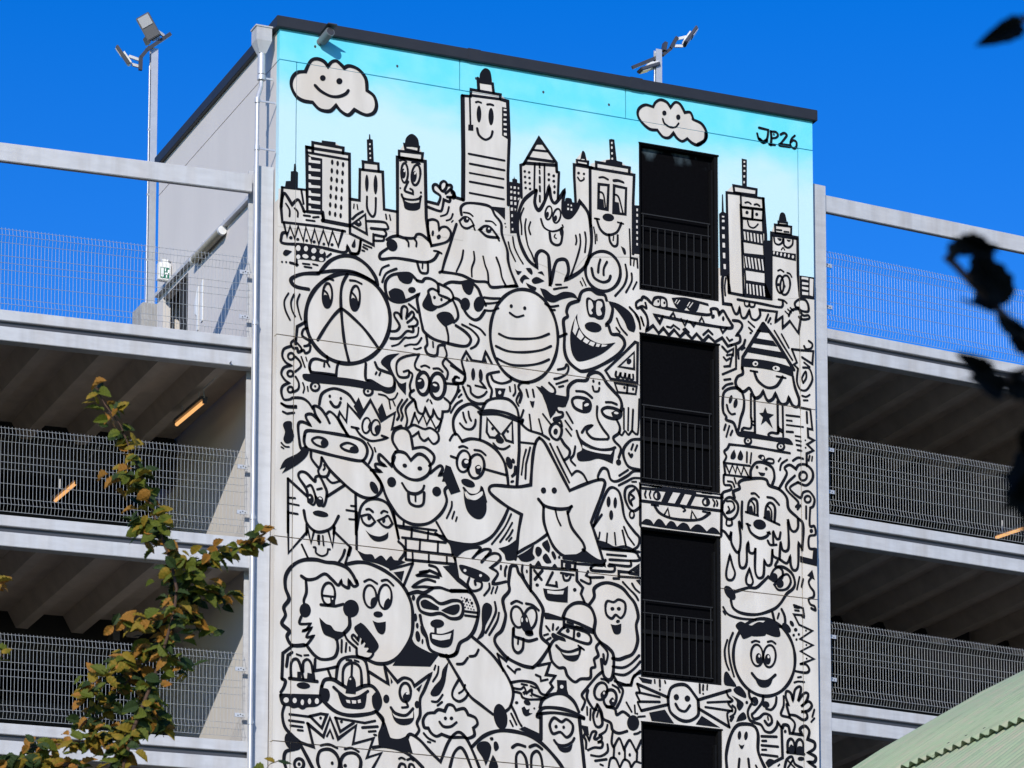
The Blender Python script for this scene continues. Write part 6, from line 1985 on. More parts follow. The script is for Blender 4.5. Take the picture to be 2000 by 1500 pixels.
f 0 7933,1815 7926,1796 7909,1787 7893,1793 7886,1811 7893,1830 7910,1839 7926,1833
s 42 7948,1500 7950,1653 8001,1711 8051,1662 8066,1510
s 42 8083,1512 8093,1666 8152,1717 8202,1661 8201,1523
f 0 7948,1530! 8000,1627 8050,1585 8049,1494!
f 0 8083,1497! 8117,1607 8202,1599 8201,1507!
p 45 7940,1507 8217,1501
f 0 8223,1433 8206,1410 8166,1397 8125,1402 8109,1422 8126,1446 8166,1458 8207,1453
s 42 7895,1266 7930,1391 8015,1445 8064,1342 8181,1291
p 29 7955,1378 8063,1281
p 29 8031,1400 7946,1270
p 26 7787,1287 7812,1312
"""
def catmull(pts, corners, closed, seg=6):
    n = len(pts)
    if n < 3 and not closed: return pts
    res = []
    rng = range(n if closed else n-1)
    for i in rng:
        p1 = pts[i]; p2 = pts[(i+1) % n]
        p0 = pts[(i-1) % n] if (closed or i > 0) else p1
        p3 = pts[(i+2) % n] if (closed or i+2 < n) else p2
        if corners[i]: p0 = (2*p1[0]-p2[0], 2*p1[1]-p2[1]) if False else p1
        if corners[(i+1) % n]: p3 = p2
        d = math.hypot(p2[0]-p1[0], p2[1]-p1[1])
        k = 2 if d < 12 else (4 if d < 60 else seg)
        for j in range(k):
            t = j/k; t2 = t*t; t3 = t2*t
            res.append(tuple(.5*((2*p1[a]) + (-p0[a]+p2[a])*t + (2*p0[a]-5*p1[a]+4*p2[a]-p3[a])*t2 + (-p0[a]+3*p1[a]-3*p2[a]+p3[a])*t3) for a in (0,1)))
    if not closed: res.append(pts[-1])
    return res

def ribbon(bm, line, wd, closed, y):
    """a brushed line of width wd along a polyline, with round ends, wobbling slightly in width"""
    L2 = [line[0]]
    for p in line[1:]:
        if math.hypot(p[0]-L2[-1][0], p[1]-L2[-1][1]) > .8: L2.append(p)
    if closed and len(L2) > 2 and math.hypot(L2[0][0]-L2[-1][0], L2[0][1]-L2[-1][1]) < .8: L2.pop()
    n = len(L2)
    if n < 2: return
    ph = random.uniform(0, 6.28); run = 0
    lf, rg = [], []
    for i in range(n):
        p = L2[i]
        a = L2[i-1] if (closed or i) else None
        b = L2[(i+1) % n] if (closed or i < n-1) else None
        def nrm(u, v):
            dx, dz = v[0]-u[0], v[1]-u[1]; d = math.hypot(dx, dz) or 1
            return (-dz/d, dx/d)
        if a is None: nx, nz = nrm(p, b); mlt = 1
        elif b is None: nx, nz = nrm(a, p); mlt = 1
        else:
            n1 = nrm(a, p); n2 = nrm(p, b)
            nx, nz = n1[0]+n2[0], n1[1]+n2[1]; d = math.hypot(nx, nz)
            if d < .35: nx, nz = n2; mlt = 1
            else:
                nx /= d; nz /= d
                mlt = min(1/max(.3, nx*n2[0]+nz*n2[1]), 1.7)
            run += math.hypot(p[0]-a[0], p[1]-a[1])
        hw = wd/2*(1 + .09*math.sin(run/70+ph))*mlt
        lf.append((p[0]+nx*hw, p[1]+nz*hw)); rg.append((p[0]-nx*hw, p[1]-nz*hw))
    vl = [bm.verts.new((q[0]/1000, y, 12+q[1]/1000)) for q in lf]
    vr = [bm.verts.new((q[0]/1000, y, 12+q[1]/1000)) for q in rg]
    for i in range(n if closed else n-1):
        j = (i+1) % n
        try: bm.faces.new((vl[i], vl[j], vr[j], vr[i]))
        except ValueError: pass
    if not closed:
        for e, o in ((0, 1), (n-1, n-2)):
            c = L2[e]; d = L2[o]
            a0 = math.atan2(c[1]-d[1], c[0]-d[0])
            vs = [bm.verts.new(((c[0]+wd/2*math.cos(a0-math.pi/2+math.pi*k/5))/1000, y, 12+(c[1]+wd/2*math.sin(a0-math.pi/2+math.pi*k/5))/1000)) for k in range(6)]
            bm.faces.new(vs)

def fill(bm, line, y):
    vs = [bm.verts.new((q[0]/1000, y, 12+q[1]/1000)) for q in line]
    try:
        f = bm.faces.new(vs); f.normal_update()
        bmesh.ops.triangulate(bm, faces=[f], ngon_method='EAR_CLIP')
    except ValueError: pass

def cut_to_wall(bm):
    """no paint across the panel joints, the openings or the edge of the wall"""
    def slit(axis, v0, v1, box=None):
        no = Vector((1,0,0)) if axis == 0 else Vector((0,0,1))
        for v in (v0, v1):
            if not bm.verts: return
            cs = [q.co[axis] for q in bm.verts]
            if min(cs) < v < max(cs):
                bmesh.ops.bisect_plane(bm, geom=bm.verts[:]+bm.edges[:]+bm.faces[:], dist=1e-6, plane_co=no*v, plane_no=no)
    def drop(test):
        dead = [f for f in bm.faces if test(f.calc_center_median())]
        if dead: bmesh.ops.delete(bm, geom=dead, context='FACES')
    for z in joints_z[:4]:
        slit(2, z-.0035, z+.0035); drop(lambda c: z-.0035 < c.z < z+.0035)
    for x in joints_x:
        slit(0, x-.002, x+.002); drop(lambda c: x-.002 < c.x < x+.002 and c.z < JT)
    slit(0, .002, TW-.002); drop(lambda c: c.x < .002 or c.x > TW-.002)
    for w0, w1 in WIN[:4]:
        bb = [v.co for v in bm.verts]
        if not bb: return
        if max(v.x for v in bb) < WX0 or min(v.x for v in bb) > WX1 or max(v.z for v in bb) < w0 or min(v.z for v in bb) > w1: continue
        slit(0, WX0-.004, WX1+.004); slit(2, w0-.004, w1+.008)
        drop(lambda c: WX0-.004 < c.x < WX1+.004 and w0-.004 < c.z < w1+.008)

nfill = 0
def finish_figure(name, label, prims):
    global nfill
    if name.endswith('*'):                     # loose marks: each one a piece of its own
        for q in prims: finish_figure(name[:-1], None, [q])
        return
    bm = bmesh.new(); layers = []
    def over(i, pts):                        # a dark dab painted on top of a white one
        cx = sum(q[0] for q in pts)/len(pts); cz = sum(q[1] for q in pts)/len(pts)
        for ty, _, pp, _ in prims[:i]:
            if ty in 'xX' and min(q[0] for q in pp) < cx < max(q[0] for q in pp) and min(q[1] for q in pp) < cz < max(q[1] for q in pp): return True
        return False
    top = {i for i, q in enumerate(prims) if q[0] in 'fF' and over(i, q[2])}
    for k, mat in ((0, 'figure_white'), (1, 'paint_black'), (2, 'figure_white'), (3, 'paint_black')):
        b1 = bmesh.new()
        for pi, (typ, w, pts, cor) in enumerate(prims):
            if typ in 'wW' and k == 0:
                nfill += 1
                fill(b1, catmull(pts, cor, True) if typ == 'w' else pts, -(.0015 + .00025*nfill))
            elif typ in 'scpq' and k == 1:
                closed = typ in 'cq'
                ln = catmull(pts, cor, closed) if typ in 'sc' else pts
                ribbon(b1, ln, w, closed, -.0085)
            elif typ in 'fF' and k == (3 if pi in top else 1):
                fill(b1, catmull(pts, cor, True, 4) if typ == 'f' else pts, -.0088 if k == 1 else -.0122)
            elif typ in 'xX' and k == 2:
                fill(b1, catmull(pts, cor, True, 4) if typ == 'X' else pts, -.0105)
        cut_to_wall(b1)
        for f in b1.faces: f.material_index = k % 2
        me = bpy.data.meshes.new('tmp'); b1.to_mesh(me); b1.free()
        bm.from_mesh(me); bpy.data.meshes.remove(me)
    for f in bm.faces:
        f.normal_update()
        if f.normal.y > 0: f.normal_flip()
    me = bpy.data.meshes.new(name); bm.to_mesh(me); bm.free()
    me.materials.append(M['figure_white']); me.materials.append(M['paint_black'])
    o = link(name, me, tower)
    if label: o['label'] = label

cur = None
for ln in MURAL.strip().split('\n'):
    if ln[0] == '#':
        if cur: finish_figure(*cur)
        nm, lb = ln[1:].split('|')
        cur = (nm, lb, [])
    else:
        tk = ln.split(' ')
        pts, cor = [], []
        for q in tk[2:]:
            c = q.endswith('!')
            a, b_ = q.rstrip('!').split(',')
            pts.append((int(a), int(b_))); cor.append(c)
        cur[2].append((tk[0], int(tk[1]), pts, cor))
finish_figure(*cur)

# ------------------------------------------------------------------ car park wings
SECT = [0, 0, 0]
def frame(ox, oy, ang, sgn):
    ax, ay = sgn*math.cos(R(ang)), math.sin(R(ang))
    return lambda s, d, z: (ox + s*ax, oy + s*ay + d, z)
WL = frame(-.02, .16, 4.35, -1)
WR = frame(TW+.02, .16, 4.8, 1)

def deck_profile(L, d0, d1, zr, depth=.24, period=.83):
    """trapezoidal steel soffit: ribs run into the building"""
    mb = MB()
    xs = []
    s = .02
    while s < L:
        for ds, dz in ((0, 1), (.40, 1), (.53, 0), (.70, 0)):
            if s+ds <= L: xs.append((s+ds, zr + depth*dz))
        s += period
    return xs

def wing(name, label, W, levels, L, roof_rail, bay):
    c = W(L/2, 4, 0)
    root = empty(name, c, label, 'car park')
    D = 4.3
    for i, z in enumerate(levels):
        # upper edge channel, recessed web, lower edge beam
        MB().box(.03, L, 0, .16, z-.15, z, W).build('edge_channel', 'galvanised', root, bevel=.006)
        MB().box(.03, L, .06, .15, z-.235, z-.149, W).build('edge_web', 'dark_metal', root)  # dark colour on the web paints in the groove's shadow
        MB().box(.03, L, .005, .20, z-.43, z-.234, W).build('edge_beam', 'galvanised', root, bevel=.006)
        # floor slab and soffit
        MB().box(.03, L, .161, D, z-.12, z-.03, W).build('floor_slab', 'concrete_floor', root)
        xs = deck_profile(L, .2, D, z-.42)
        vs = []; fs = []
        for (s, zz) in xs:
            vs += [W(s, .205, zz), W(s, D, zz)]
        fs = [(2*k, 2*k+1, 2*k+3, 2*k+2) for k in range(len(xs)-1)]
        MB().add(vs, fs).build('deck_soffit', 'deck_steel', root)
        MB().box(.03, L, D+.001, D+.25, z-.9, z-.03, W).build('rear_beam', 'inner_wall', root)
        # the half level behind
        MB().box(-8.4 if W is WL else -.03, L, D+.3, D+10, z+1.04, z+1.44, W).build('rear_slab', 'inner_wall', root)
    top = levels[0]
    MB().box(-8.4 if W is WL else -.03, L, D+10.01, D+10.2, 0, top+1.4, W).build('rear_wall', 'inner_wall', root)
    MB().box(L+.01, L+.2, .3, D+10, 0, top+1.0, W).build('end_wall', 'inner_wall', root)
    # columns at the front edge and behind
    for s0 in (.0, bay, 2*bay):
        ztop = roof_rail + .12
        col = MB().box(s0, s0+.285, -.012, .012, 0, ztop, W).box(s0+.13, s0+.155, .0125, .21, 0, ztop-.002, W).box(s0, s0+.285, .2105, .235, 0, ztop-.001, W)
        col.build('column', 'galvanised', root)
    MB().box(.29, bay-.01, .03, .12, roof_rail-.262, roof_rail, W).build('top_rail', 'galvanised', root, bevel=.008)
    MB().box(bay+.29, 2*bay-.01, .03, .12, roof_rail-.262, roof_rail, W).build('top_rail', 'galvanised', root, bevel=.008)
    for s0 in (bay, 2*bay):
        for d0 in (D-.4,):
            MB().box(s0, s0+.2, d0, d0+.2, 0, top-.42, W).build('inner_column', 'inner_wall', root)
    return root

LV = [18.72 - 2.885*k for k in range(7)]
RV = [20.115 - 2.87*k for k in range(7)]
wing('parking_deck', 'open sided steel car park decks to the left of the painted tower', WL, LV, 10, 21.115, 4.0)
wing('parking_deck', 'open sided steel car park decks to the right of the painted tower', WR, RV, 11, 22.215, 5.0)

# ------------------------------------------------------------------ wire mesh barriers
HZ = [0, .095, .19, .39, .59, .69, .79, .98, 1.075, 1.17]
FOLD = {1: -.035, 8: -.035}
def mesh_panel(W, s0, s1, z, d=.12):
    wm = MB()
    def off(zz):
        if zz < .19: return -.035*(1-abs(zz-.095)/.095)
        if zz > .98: return -.035*(1-abs(zz-1.075)/.095)
        return 0
    n = int((s1-s0)/.05)
    prof = [0, .05, .095, .14, .19, .59, .98, 1.03, 1.075, 1.12, 1.17, 1.195]
    r = .0025
    for k in range(n+1):
        s = s0 + k*(s1-s0)/n
        pts = [W(s, d+off(zz), z+zz) for zz in prof]
        wm.tube(pts, r, 4, caps=False)
    for zz in HZ:
        wm.tube([W(s0-.015, d+off(zz)-.006, z+zz), W(s1+.015, d+off(zz)-.006, z+zz)], .0031, 4)
    return wm

def barrier(W, z, bay, label, cat='fence', group='wire mesh barriers along the car park decks'):
    root = empty('mesh_barrier', W(2.1, .12, z), label, cat, group)
    o = mesh_panel(W, .33, bay-.15, z).build('wire_mesh', 'wire', root); o['kind'] = 'stuff'
    o = mesh_panel(W, bay+.33, 2*bay-.15, z).build('wire_mesh', 'wire', root); o['kind'] = 'stuff'
    for s in (.29, bay-.15, bay+.29, 2*bay-.15):
        for zz in (.30, .95):
            b = MB().box(s, s+.15, .085, .10, z+zz-.028, z+zz+.028, W).build('bracket', 'galv_bright', root)
            for k in range(3):
                q = W(s+.035+.035*k, .078, z+zz+(.008 if k % 2 else -.006))
                MB().tube([q, (q[0], q[1]+.01, q[2])], .008, 8).build('bolt', 'dark_metal', b)
    return root
ltxt = ['on the open top deck left of the tower, blue sky behind it', 'one level below the left top deck, lamp behind it', 'on the lowest deck in view at left, behind the autumn branch']
rtxt = ['on the open top deck right of the tower, blue sky behind it', 'one level below the top deck right of the tower', 'on the lowest deck in view at right, cut by the green roof']
for k in range(3):
    barrier(WL, LV[k]+.085 if k else LV[k]+.02, 4.0, 'wire mesh barrier ' + ltxt[k])
    barrier(WR, RV[k]+.075, 5.0, 'wire mesh barrier ' + rtxt[k])

# ------------------------------------------------------------------ tube lamps in the decks
def tube_lamp(p, q, label):
    p = Vector(p); q = Vector(q)
    root = empty('tube_lamp', (p+q)/2, label, 'lamp', 'lit tube lamps under the car park decks')
    MB().bar(p+Vector((0,0,.05)), q+Vector((0,0,.05)), .10, .05).build('housing', 'lamp_grey', root)
    MB().tube([p, q], .026, 10).build('diffuser', 'tube_light', root)
    for e in (p, q):
        t = (q-p).normalized()*.03*(1 if e == q else -1)
        MB().bar(e, e+t, .06, .07).build('end_cap', 'lamp_grey', root)
    MB().tube([p+Vector((0,0,.05)), p+Vector((0,.05,.2)), p+Vector((0,-1.2,.22))], .012, 6).build('conduit', 'galvanised', root)
    for t in (.2, .8):
        c_ = p.lerp(q, t)
        MB().bar(c_+Vector((0,0,.07)), c_+Vector((0,0,.3)), .02, .02, (0,1,0)).build('hanger', 'galvanised', root)
    return root
zl = LV[0]-.50
tube_lamp((-0.614, 1.325, 18.100), (-0.651, 2.482, 18.100), 'glowing orange tube lamp on the ceiling of the second deck left of the tower')
tube_lamp((-1.359, 5.154, 17.900), (-1.391, 6.205, 17.900), 'small glowing tube lamp seen through the second mesh barrier on the left')
tube_lamp((15.542, 5.685, 19.300), (15.379, 6.431, 19.300), 'glowing tube lamp low at the far right edge behind the mesh barrier')
sg = empty('exit_sign', (-1.119, 3.900, 15.248), 'small dark framed emergency sign hanging inside the lower left deck', 'sign')
c = Vector((-1.119, 3.900, 15.248))
MB().box(c.x-.05, c.x+.05, c.y-.14, c.y+.14, c.z-.1, c.z+.1).build('housing', 'lamp_grey', sg)
MB().box(c.x-.053, c.x-.0505, c.y-.12, c.y+.12, c.z-.08, c.z+.08).build('face', 'dark_metal', sg)
MB().box(c.x-.02, c.x+.02, c.y-.02, c.y+.02, c.z+.1, c.z+.32).build('stem', 'lamp_grey', sg)

# ------------------------------------------------------------------ things on the tower's side wall
dp = empty('rain_downpipe', (-.2, .1, 12), 'galvanised rain hopper and long downpipe at the corner of the tower', 'downpipe')
hx, hy = -.20, .20
hp = MB()
def ring(cx, cy, w, d, z): return [(cx-w/2,cy-d/2,z),(cx+w/2,cy-d/2,z),(cx+w/2,cy+d/2,z),(cx-w/2,cy+d/2,z)]
for (w0, d0, z0, w1, d1, z1) in ((.10,.10,22.90,.23,.22,23.07),(.23,.22,23.07,.23,.22,23.26)):
    hp.hexa(ring(hx,hy,w0,d0,z0)+ring(hx,hy,w1,d1,z1))
hpo = hp.build('hopper', 'galvanised', dp)
MB().box(hx-.128, hx+.128, hy-.12, hy+.12, 23.261, 23.283).build('rim', 'galvanised', hpo)
px_, py_ = -.30, .07
MB().tube([(hx,hy,22.9),(hx,hy,22.6)], .055, 14).build('pipe_socket', 'galv_bright', dp)
MB().tube([(hx,hy,22.62),(hx,hy,22.42),(px_*.95,py_+.01,22.22),(px_,py_,22.05),(px_,py_,0.1)], .030, 14).build('pipe', 'galv_bright', dp)
for z in (22.55, 22.15, 21.45, 18.9, 16.1, 13.2):
    c = (hx,hy) if z > 22.4 else (px_,py_)
    cl = MB().tube([(c[0],c[1],z-.035),(c[0],c[1],z+.035)], (.038 if z < 22.4 else .06), 14)
    cl.box(c[0], -.03 if z > 21.2 else c[0]+.05, c[1]-.008, c[1]+.008, z-.012, z+.012)
    cl.build('pipe_clip', 'galv_bright', dp)

tr = empty('cable_tray', (-.06, 3.2, 21.1), 'thin grey cable tray running along the side wall of the tower', 'cable tray')
MB().box(-.075, -.005, .9, 5.52, 21.10, 21.155).build('channel', 'galvanised', tr)
for k in range(5):
    MB().box(-.06, 0, 1.2+k*1.0, 1.24+k*1.0, 21.155, 21.20).build('hanger', 'galvanised', tr)
lm = empty('tube_lamp', (-.06, 2.9, 21.0), 'unlit beige tube lamp under the cable tray on the tower side wall', 'lamp')
MB().tube([(-.07,2.3,21.04),(-.07,3.55,21.04)], .062, 12).build('diffuser', 'rust_beige', lm)
MB().tube([(-.07,2.24,21.04),(-.07,2.30,21.04)], .066, 12).build('end_cap', 'white_plastic', lm)
MB().tube([(-.07,3.55,21.04),(-.07,3.61,21.04)], .066, 12).build('end_cap', 'white_plastic', lm)
ns = empty('wall_notice', (-.01, 3.45, 20.2), 'white reflective strips fixed on the tower side wall behind the mesh', 'notice')
MB().hexa([(-.016,3.31,20.02),(-.016,3.40,20.02),(-.006,3.40,20.02),(-.006,3.31,20.02),(-.016,3.31,20.66),(-.016,3.40,20.60),(-.006,3.40,20.60),(-.006,3.31,20.66)]).build('strip', 'sign_white', ns)
MB().box(-.016,-.006,3.52,3.58,19.95,20.62).build('strip', 'sign_white', ns)
MB().hexa([(-.016,3.60,20.2),(-.016,3.68,20.25),(-.006,3.68,20.25),(-.006,3.60,20.2),(-.016,3.60,20.58),(-.016,3.68,20.42),(-.006,3.68,20.42),(-.006,3.60,20.58)]).build('strip', 'sign_white', ns)
# exit sign
c = Vector((-0.120, 4.900, 21.288))
ex = empty('exit_sign', c, 'white boxed emergency exit sign with green face beside the roof deck doorway', 'sign')
MB().box(c.x-.10, c.x+.10, c.y-.05, c.y+.05, c.z-.14, c.z+.14).build('housing', 'white_plastic', ex, bevel=.01)
f = MB().box(c.x-.07, c.x+.07, c.y-.054, c.y-.0505, c.z-.11, c.z+.06).build('face', 'green_sign', ex)
pm = MB()
for (x0,x1,z0,z1) in ((-.06,-.02,-.09,.05),(.0,.02,.0,.045),(.0,.05,-.05,-.02),(.02,.035,-.1,-.04),(.045,.07,-.02,.03)):
    pm.box(c.x+x0, c.x+x1, c.y-.0565, c.y-.0545, c.z+z0, c.z+z1)
pm.build('pictogram', 'sign_white', f)
MB().tube([(c.x+.02,c.y,c.z+.14),(c.x+.03,c.y,c.z+.2),(c.x+.3,c.y+.1,c.z+.16)], .012, 6).build('cable', 'dark_metal', ex)
MB().box(c.x-.04, c.x+.06, c.y-.03, c.y+.03, c.z+.141, c.z+.2).build('bracket', 'white_plastic', ex)

# security camera on the facade
cc = empty('security_camera', (.62,-.1,23.15), 'small grey cylindrical security camera under the coping at the top left corner', 'camera')
MB().tube([(.60,.0,23.135),(.60,-.03,23.135)], .05, 14).build('mount_plate', 'cctv_grey', cc)
MB().tube([(.60,-.03,23.135),(.62,-.10,23.145)], .03, 10).build('arm', 'cctv_grey', cc)
MB().tube([(.615,-.07,23.13),(.645,-.31,23.18)], .068, 16).build('body', 'cctv_grey', cc)
MB().tube([(.645,-.3105,23.18),(.6455,-.315,23.181)], .055, 16).build('lens', 'dark_metal', cc)
MB().hexa([(.545,-.06,23.20),(.69,-.06,23.20),(.73,-.37,23.265),(.58,-.37,23.265),(.555,-.06,23.215),(.68,-.06,23.215),(.72,-.37,23.28),(.59,-.37,23.28)]).build('hood', 'dark_metal', cc)

# ------------------------------------------------------------------ light masts on the roof decks
def flood(root, p, u, v, n, w=.24, l=.42):
    """flood light head at p: l along u, w along v, shining along n"""
    p = Vector(p); u = Vector(u).normalized(); v = Vector(v); v = (v - u*v.dot(u)).normalized(); n = u.cross(v)*(1 if u.cross(v).dot(Vector(n)) > 0 else -1)
    def P(a, b, c): return p + u*(a*l) + v*(b*w) + n*c
    hd = MB().hexa([P(-.5,-.5,0),P(.5,-.5,0),P(.5,.5,0),P(-.5,.5,0),P(-.46,-.46,.055),P(.46,-.46,.055),P(.46,.46,.055),P(-.46,.46,.055)]).build('flood_light', 'lamp_grey', root, bevel=.01)
    MB().hexa([P(.02,-.38,.050),P(.42,-.38,.050),P(.42,.38,.050),P(.02,.38,.050),P(.02,-.38,.068),P(.42,-.38,.068),P(.42,.38,.068),P(.02,.38,.068)]).build('lens', 'lens', hd)
    fin = MB()
    for k in range(5):
        b = -.4+.2*k
        fin.hexa([P(-.45,b-.02,-.03),P(.1,b-.02,-.03),P(.1,b+.02,-.03),P(-.45,b+.02,-.03),P(-.45,b-.02,-.006),P(.1,b-.02,-.006),P(.1,b+.02,-.006),P(-.45,b+.02,-.006)])
    fin.build('cooling_fins', 'white_plastic', hd)
    return P

def mast(p0, ztop, label, heads, arms, block):
    x, y, z0 = p0
    root = empty('light_mast', p0, label, 'light pole', 'flood light masts on the car park roof')
    MB().box(x-.055, x+.055, y-.05, y-.035, z0, ztop).box(x-.012, x+.012, y-.0345, y+.0345, z0, ztop-.001).box(x-.055, x+.055, y+.035, y+.05, z0, ztop-.002).build('post', 'galv_bright', root)
    MB().tube([(x-.075, y-.03, z0+.1), (x-.075, y-.03, ztop-.3)], .012, 8).build('conduit', 'galv_bright', root)
    for k in range(4):
        zz = z0 + .7 + k*(ztop-z0-1)/4
        MB().box(x-.092, x-.056, y-.042, y-.018, zz, zz+.03).build('conduit_clip', 'galv_bright', root)
    if block:
        MB().box(*block).build('base_block', 'concrete_block', root, bevel=.02)
        MB().box(x-.14, x+.14, y-.14, y+.14, block[5]+.001, block[5]+.022).build('base_plate', 'galvanised', root)
    for a, b, wd in arms:
        MB().bar(a, b, wd, .055).build('arm', 'dark_metal', root)
    for h in heads:
        P = flood(root, *h['at'])
        for br in h['br']:
            MB().bar(br[0], br[1], .03, .045).build('bracket', 'white_plastic', root)
    return root
mast((0.072, 6.200, 20.16), 25.417, 'tall galvanised mast with two flood lights on the left roof deck', [
  dict(at=(Vector((-0.061, 6.080, 25.713)), Vector((-0.164, 6.080, 25.864))-Vector((0.026, 6.080, 25.558)), RT, -FW-Vector((0,0,.6))), br=[(Vector((0.081, 6.100, 25.686)), Vector((0.225, 6.180, 25.658))), (Vector((0.022, 6.120, 25.531)), Vector((0.158, 6.180, 25.613)))]),
  dict(at=(Vector((-0.425, 6.150, 25.221)), Vector((-0.528, 6.150, 25.364))-Vector((-0.314, 6.150, 25.088)), FW, -RT-Vector((0,0,.7)), .20, .36), br=[(Vector((-0.349, 6.150, 25.209)), Vector((-0.172, 6.180, 25.192))), (Vector((-0.297, 6.150, 25.083)), Vector((-0.171, 6.180, 25.082)))])],
  [(Vector((-0.079, 6.110, 25.341)), Vector((0.312, 6.110, 25.679)), .05), (Vector((-0.028, 6.115, 25.402)), Vector((-0.168, 6.115, 25.209)), .05), (Vector((-0.035, 6.150, 25.466)), Vector((-0.087, 6.150, 25.567)), .12), (Vector((-0.166, 6.120, 25.220)), Vector((-0.171, 6.120, 24.999)), .05)], (-0.128, 0.436, 5.980, 6.500, 20.160, 21.181))
mast((9.244, 7.000, 18.0), 27.293, 'flood light mast showing above the coping of the tower roof', [
  dict(at=(Vector((9.839, 7.000, 27.652)), Vector((9.946, 7.000, 27.809))-Vector((9.711, 7.000, 27.465)), FW, RT-Vector((0,0,.7)), .20, .40), br=[(Vector((9.615, 7.000, 27.558)), Vector((9.780, 7.000, 27.624))), (Vector((9.556, 7.000, 27.420)), Vector((9.711, 7.000, 27.446)))]),
  dict(at=(Vector((9.062, 7.000, 26.970)), Vector((8.928, 7.000, 26.910))-Vector((9.197, 7.000, 27.029)), FW, -RT*.3-Vector((0,0,1)), .20, .40), br=[(Vector((9.082, 7.000, 27.028)), Vector((9.159, 7.000, 27.068)))])],
  [(Vector((9.333, 7.000, 27.217)), Vector((9.488, 7.000, 27.362)), .06), (Vector((9.478, 7.000, 27.351)), Vector((9.605, 7.000, 27.584)), .06), (Vector((8.765, 7.000, 26.901)), Vector((9.236, 7.000, 27.164)), .05), (Vector((9.353, 7.000, 27.293)), Vector((9.382, 7.000, 27.445)), .12)], None)


# ------------------------------------------------------------------ shed with the green corrugated roof
P0 = Vector((-0.618, -17.968, 8.825))
BETA0, KAP = R(33.5), .0384          # the roof is a shallow barrel: slope eases off towards the crown
def roof_pt(e, s, n=0.0):
    b = BETA0 - KAP*s
    return P0 + Vector(((math.sin(BETA0)-math.sin(b))/KAP - n*math.sin(b), -e, (math.cos(b)-math.cos(BETA0))/KAP + n*math.cos(b)))
def green():
    mt = bpy.data.materials.new('green_sheet'); mt.use_nodes = True
    t = mt.node_tree; b = t.nodes['Principled BSDF']; b.inputs['Roughness'].default_value = .6
    b.inputs['Specular IOR Level'].default_value = .3
    tc = t.nodes.new('ShaderNodeTexCoord')
    def nz(scale, st):
        mp = t.nodes.new('ShaderNodeMapping'); mp.inputs['Scale'].default_value = st
        t.links.new(tc.outputs['Object'], mp.inputs['Vector'])
        n = t.nodes.new('ShaderNodeTexNoise'); n.inputs['Scale'].default_value = scale; n.inputs['Detail'].default_value = 7
        t.links.new(mp.outputs[0], n.inputs['Vector'])
        r = t.nodes.new('ShaderNodeValToRGB'); r.color_ramp.elements[0].position = .4; r.color_ramp.elements[1].position = .65
        t.links.new(n.outputs[0], r.inputs[0]); return r.outputs[0]
    def mx(f, a, c):
        q = t.nodes.new('ShaderNodeMix'); q.data_type = 'RGBA'; t.links.new(f, q.inputs[0])
        if isinstance(a, tuple): q.inputs[6].default_value = (*a, 1)
        else: t.links.new(a, q.inputs[6])
        q.inputs[7].default_value = (*c, 1); return q.outputs[2]
    c1 = mx(nz(1.4, (.5,3,.5)), (.26,.33,.20), (.345,.415,.26))
    c2 = mx(nz(2.2, (.35,4,.35)), c1, (.42,.39,.27))
    c3 = mx(nz(9, (1,1,1)), c2, (.32,.40,.24))
    t.links.new(c3, b.inputs['Base Color'])
    M['green_sheet'] = mt
green()
shed = empty('green_roofed_shed', (P0.x+3, P0.y-5, 0), 'building with a pale green corrugated roof in the lower right corner', 'building')
def sheet(e0, e1, s0, s1, lift0, lift1):
    """one corrugated sheet: waves running up the curved slope"""
    per, amp = .145, .021
    n = max(2, int(round((e1-e0)/per*8)))
    m_ = 5
    vs = []
    for k in range(n+1):
        e = e0 + (e1-e0)*k/n
        hgt = amp*math.cos(2*math.pi*e/per)
        for j in range(m_+1):
            t = j/m_
            vs.append(roof_pt(e, s0+(s1-s0)*t, hgt + lift0+(lift1-lift0)*t))
    nt_ = len(vs)
    vs += [q - Vector((0,0,.008)) for q in vs]
    fs = []
    w_ = m_+1
    for k in range(n):
        for j in range(m_):
            a = k*w_+j
            fs.append((a, a+1, a+w_+1, a+w_))
            fs.append((nt_+a, nt_+a+w_, nt_+a+w_+1, nt_+a+1))
        fs.append((k*w_, (k+1)*w_, nt_+(k+1)*w_, nt_+k*w_))
    mb = MB().add(vs, fs, True)
    return mb
SH = .87
rows_ = [(-8.6, -4.6), (-4.75, -.82), (-1.0, 5.2)]
for ri, (s0, s1) in enumerate(rows_):
    for k in range(14):
        e0 = k*SH - .02
        o = sheet(e0, e0+SH+.07, s0+random.uniform(-.025, .025), s1, .045+random.uniform(0,.016)+.004*(k % 2), .004*(k % 2)).build('roof_sheet', 'green_sheet', shed)
        for j in range(5):                          # fixing screws on the wave crests
            for ds in (.16, (s1-s0)*.5):
                q = roof_pt(round(e0/.145)*.145 + .145*(1+j), s0+ds, .045+.004*(k % 2)*(1 if ds < .2 else .5))
                if ri and j % 2 == 0: MB().tube([q, q+Vector((-.01,0,.02))], .012, 6).build('screw', 'dark_metal', o)
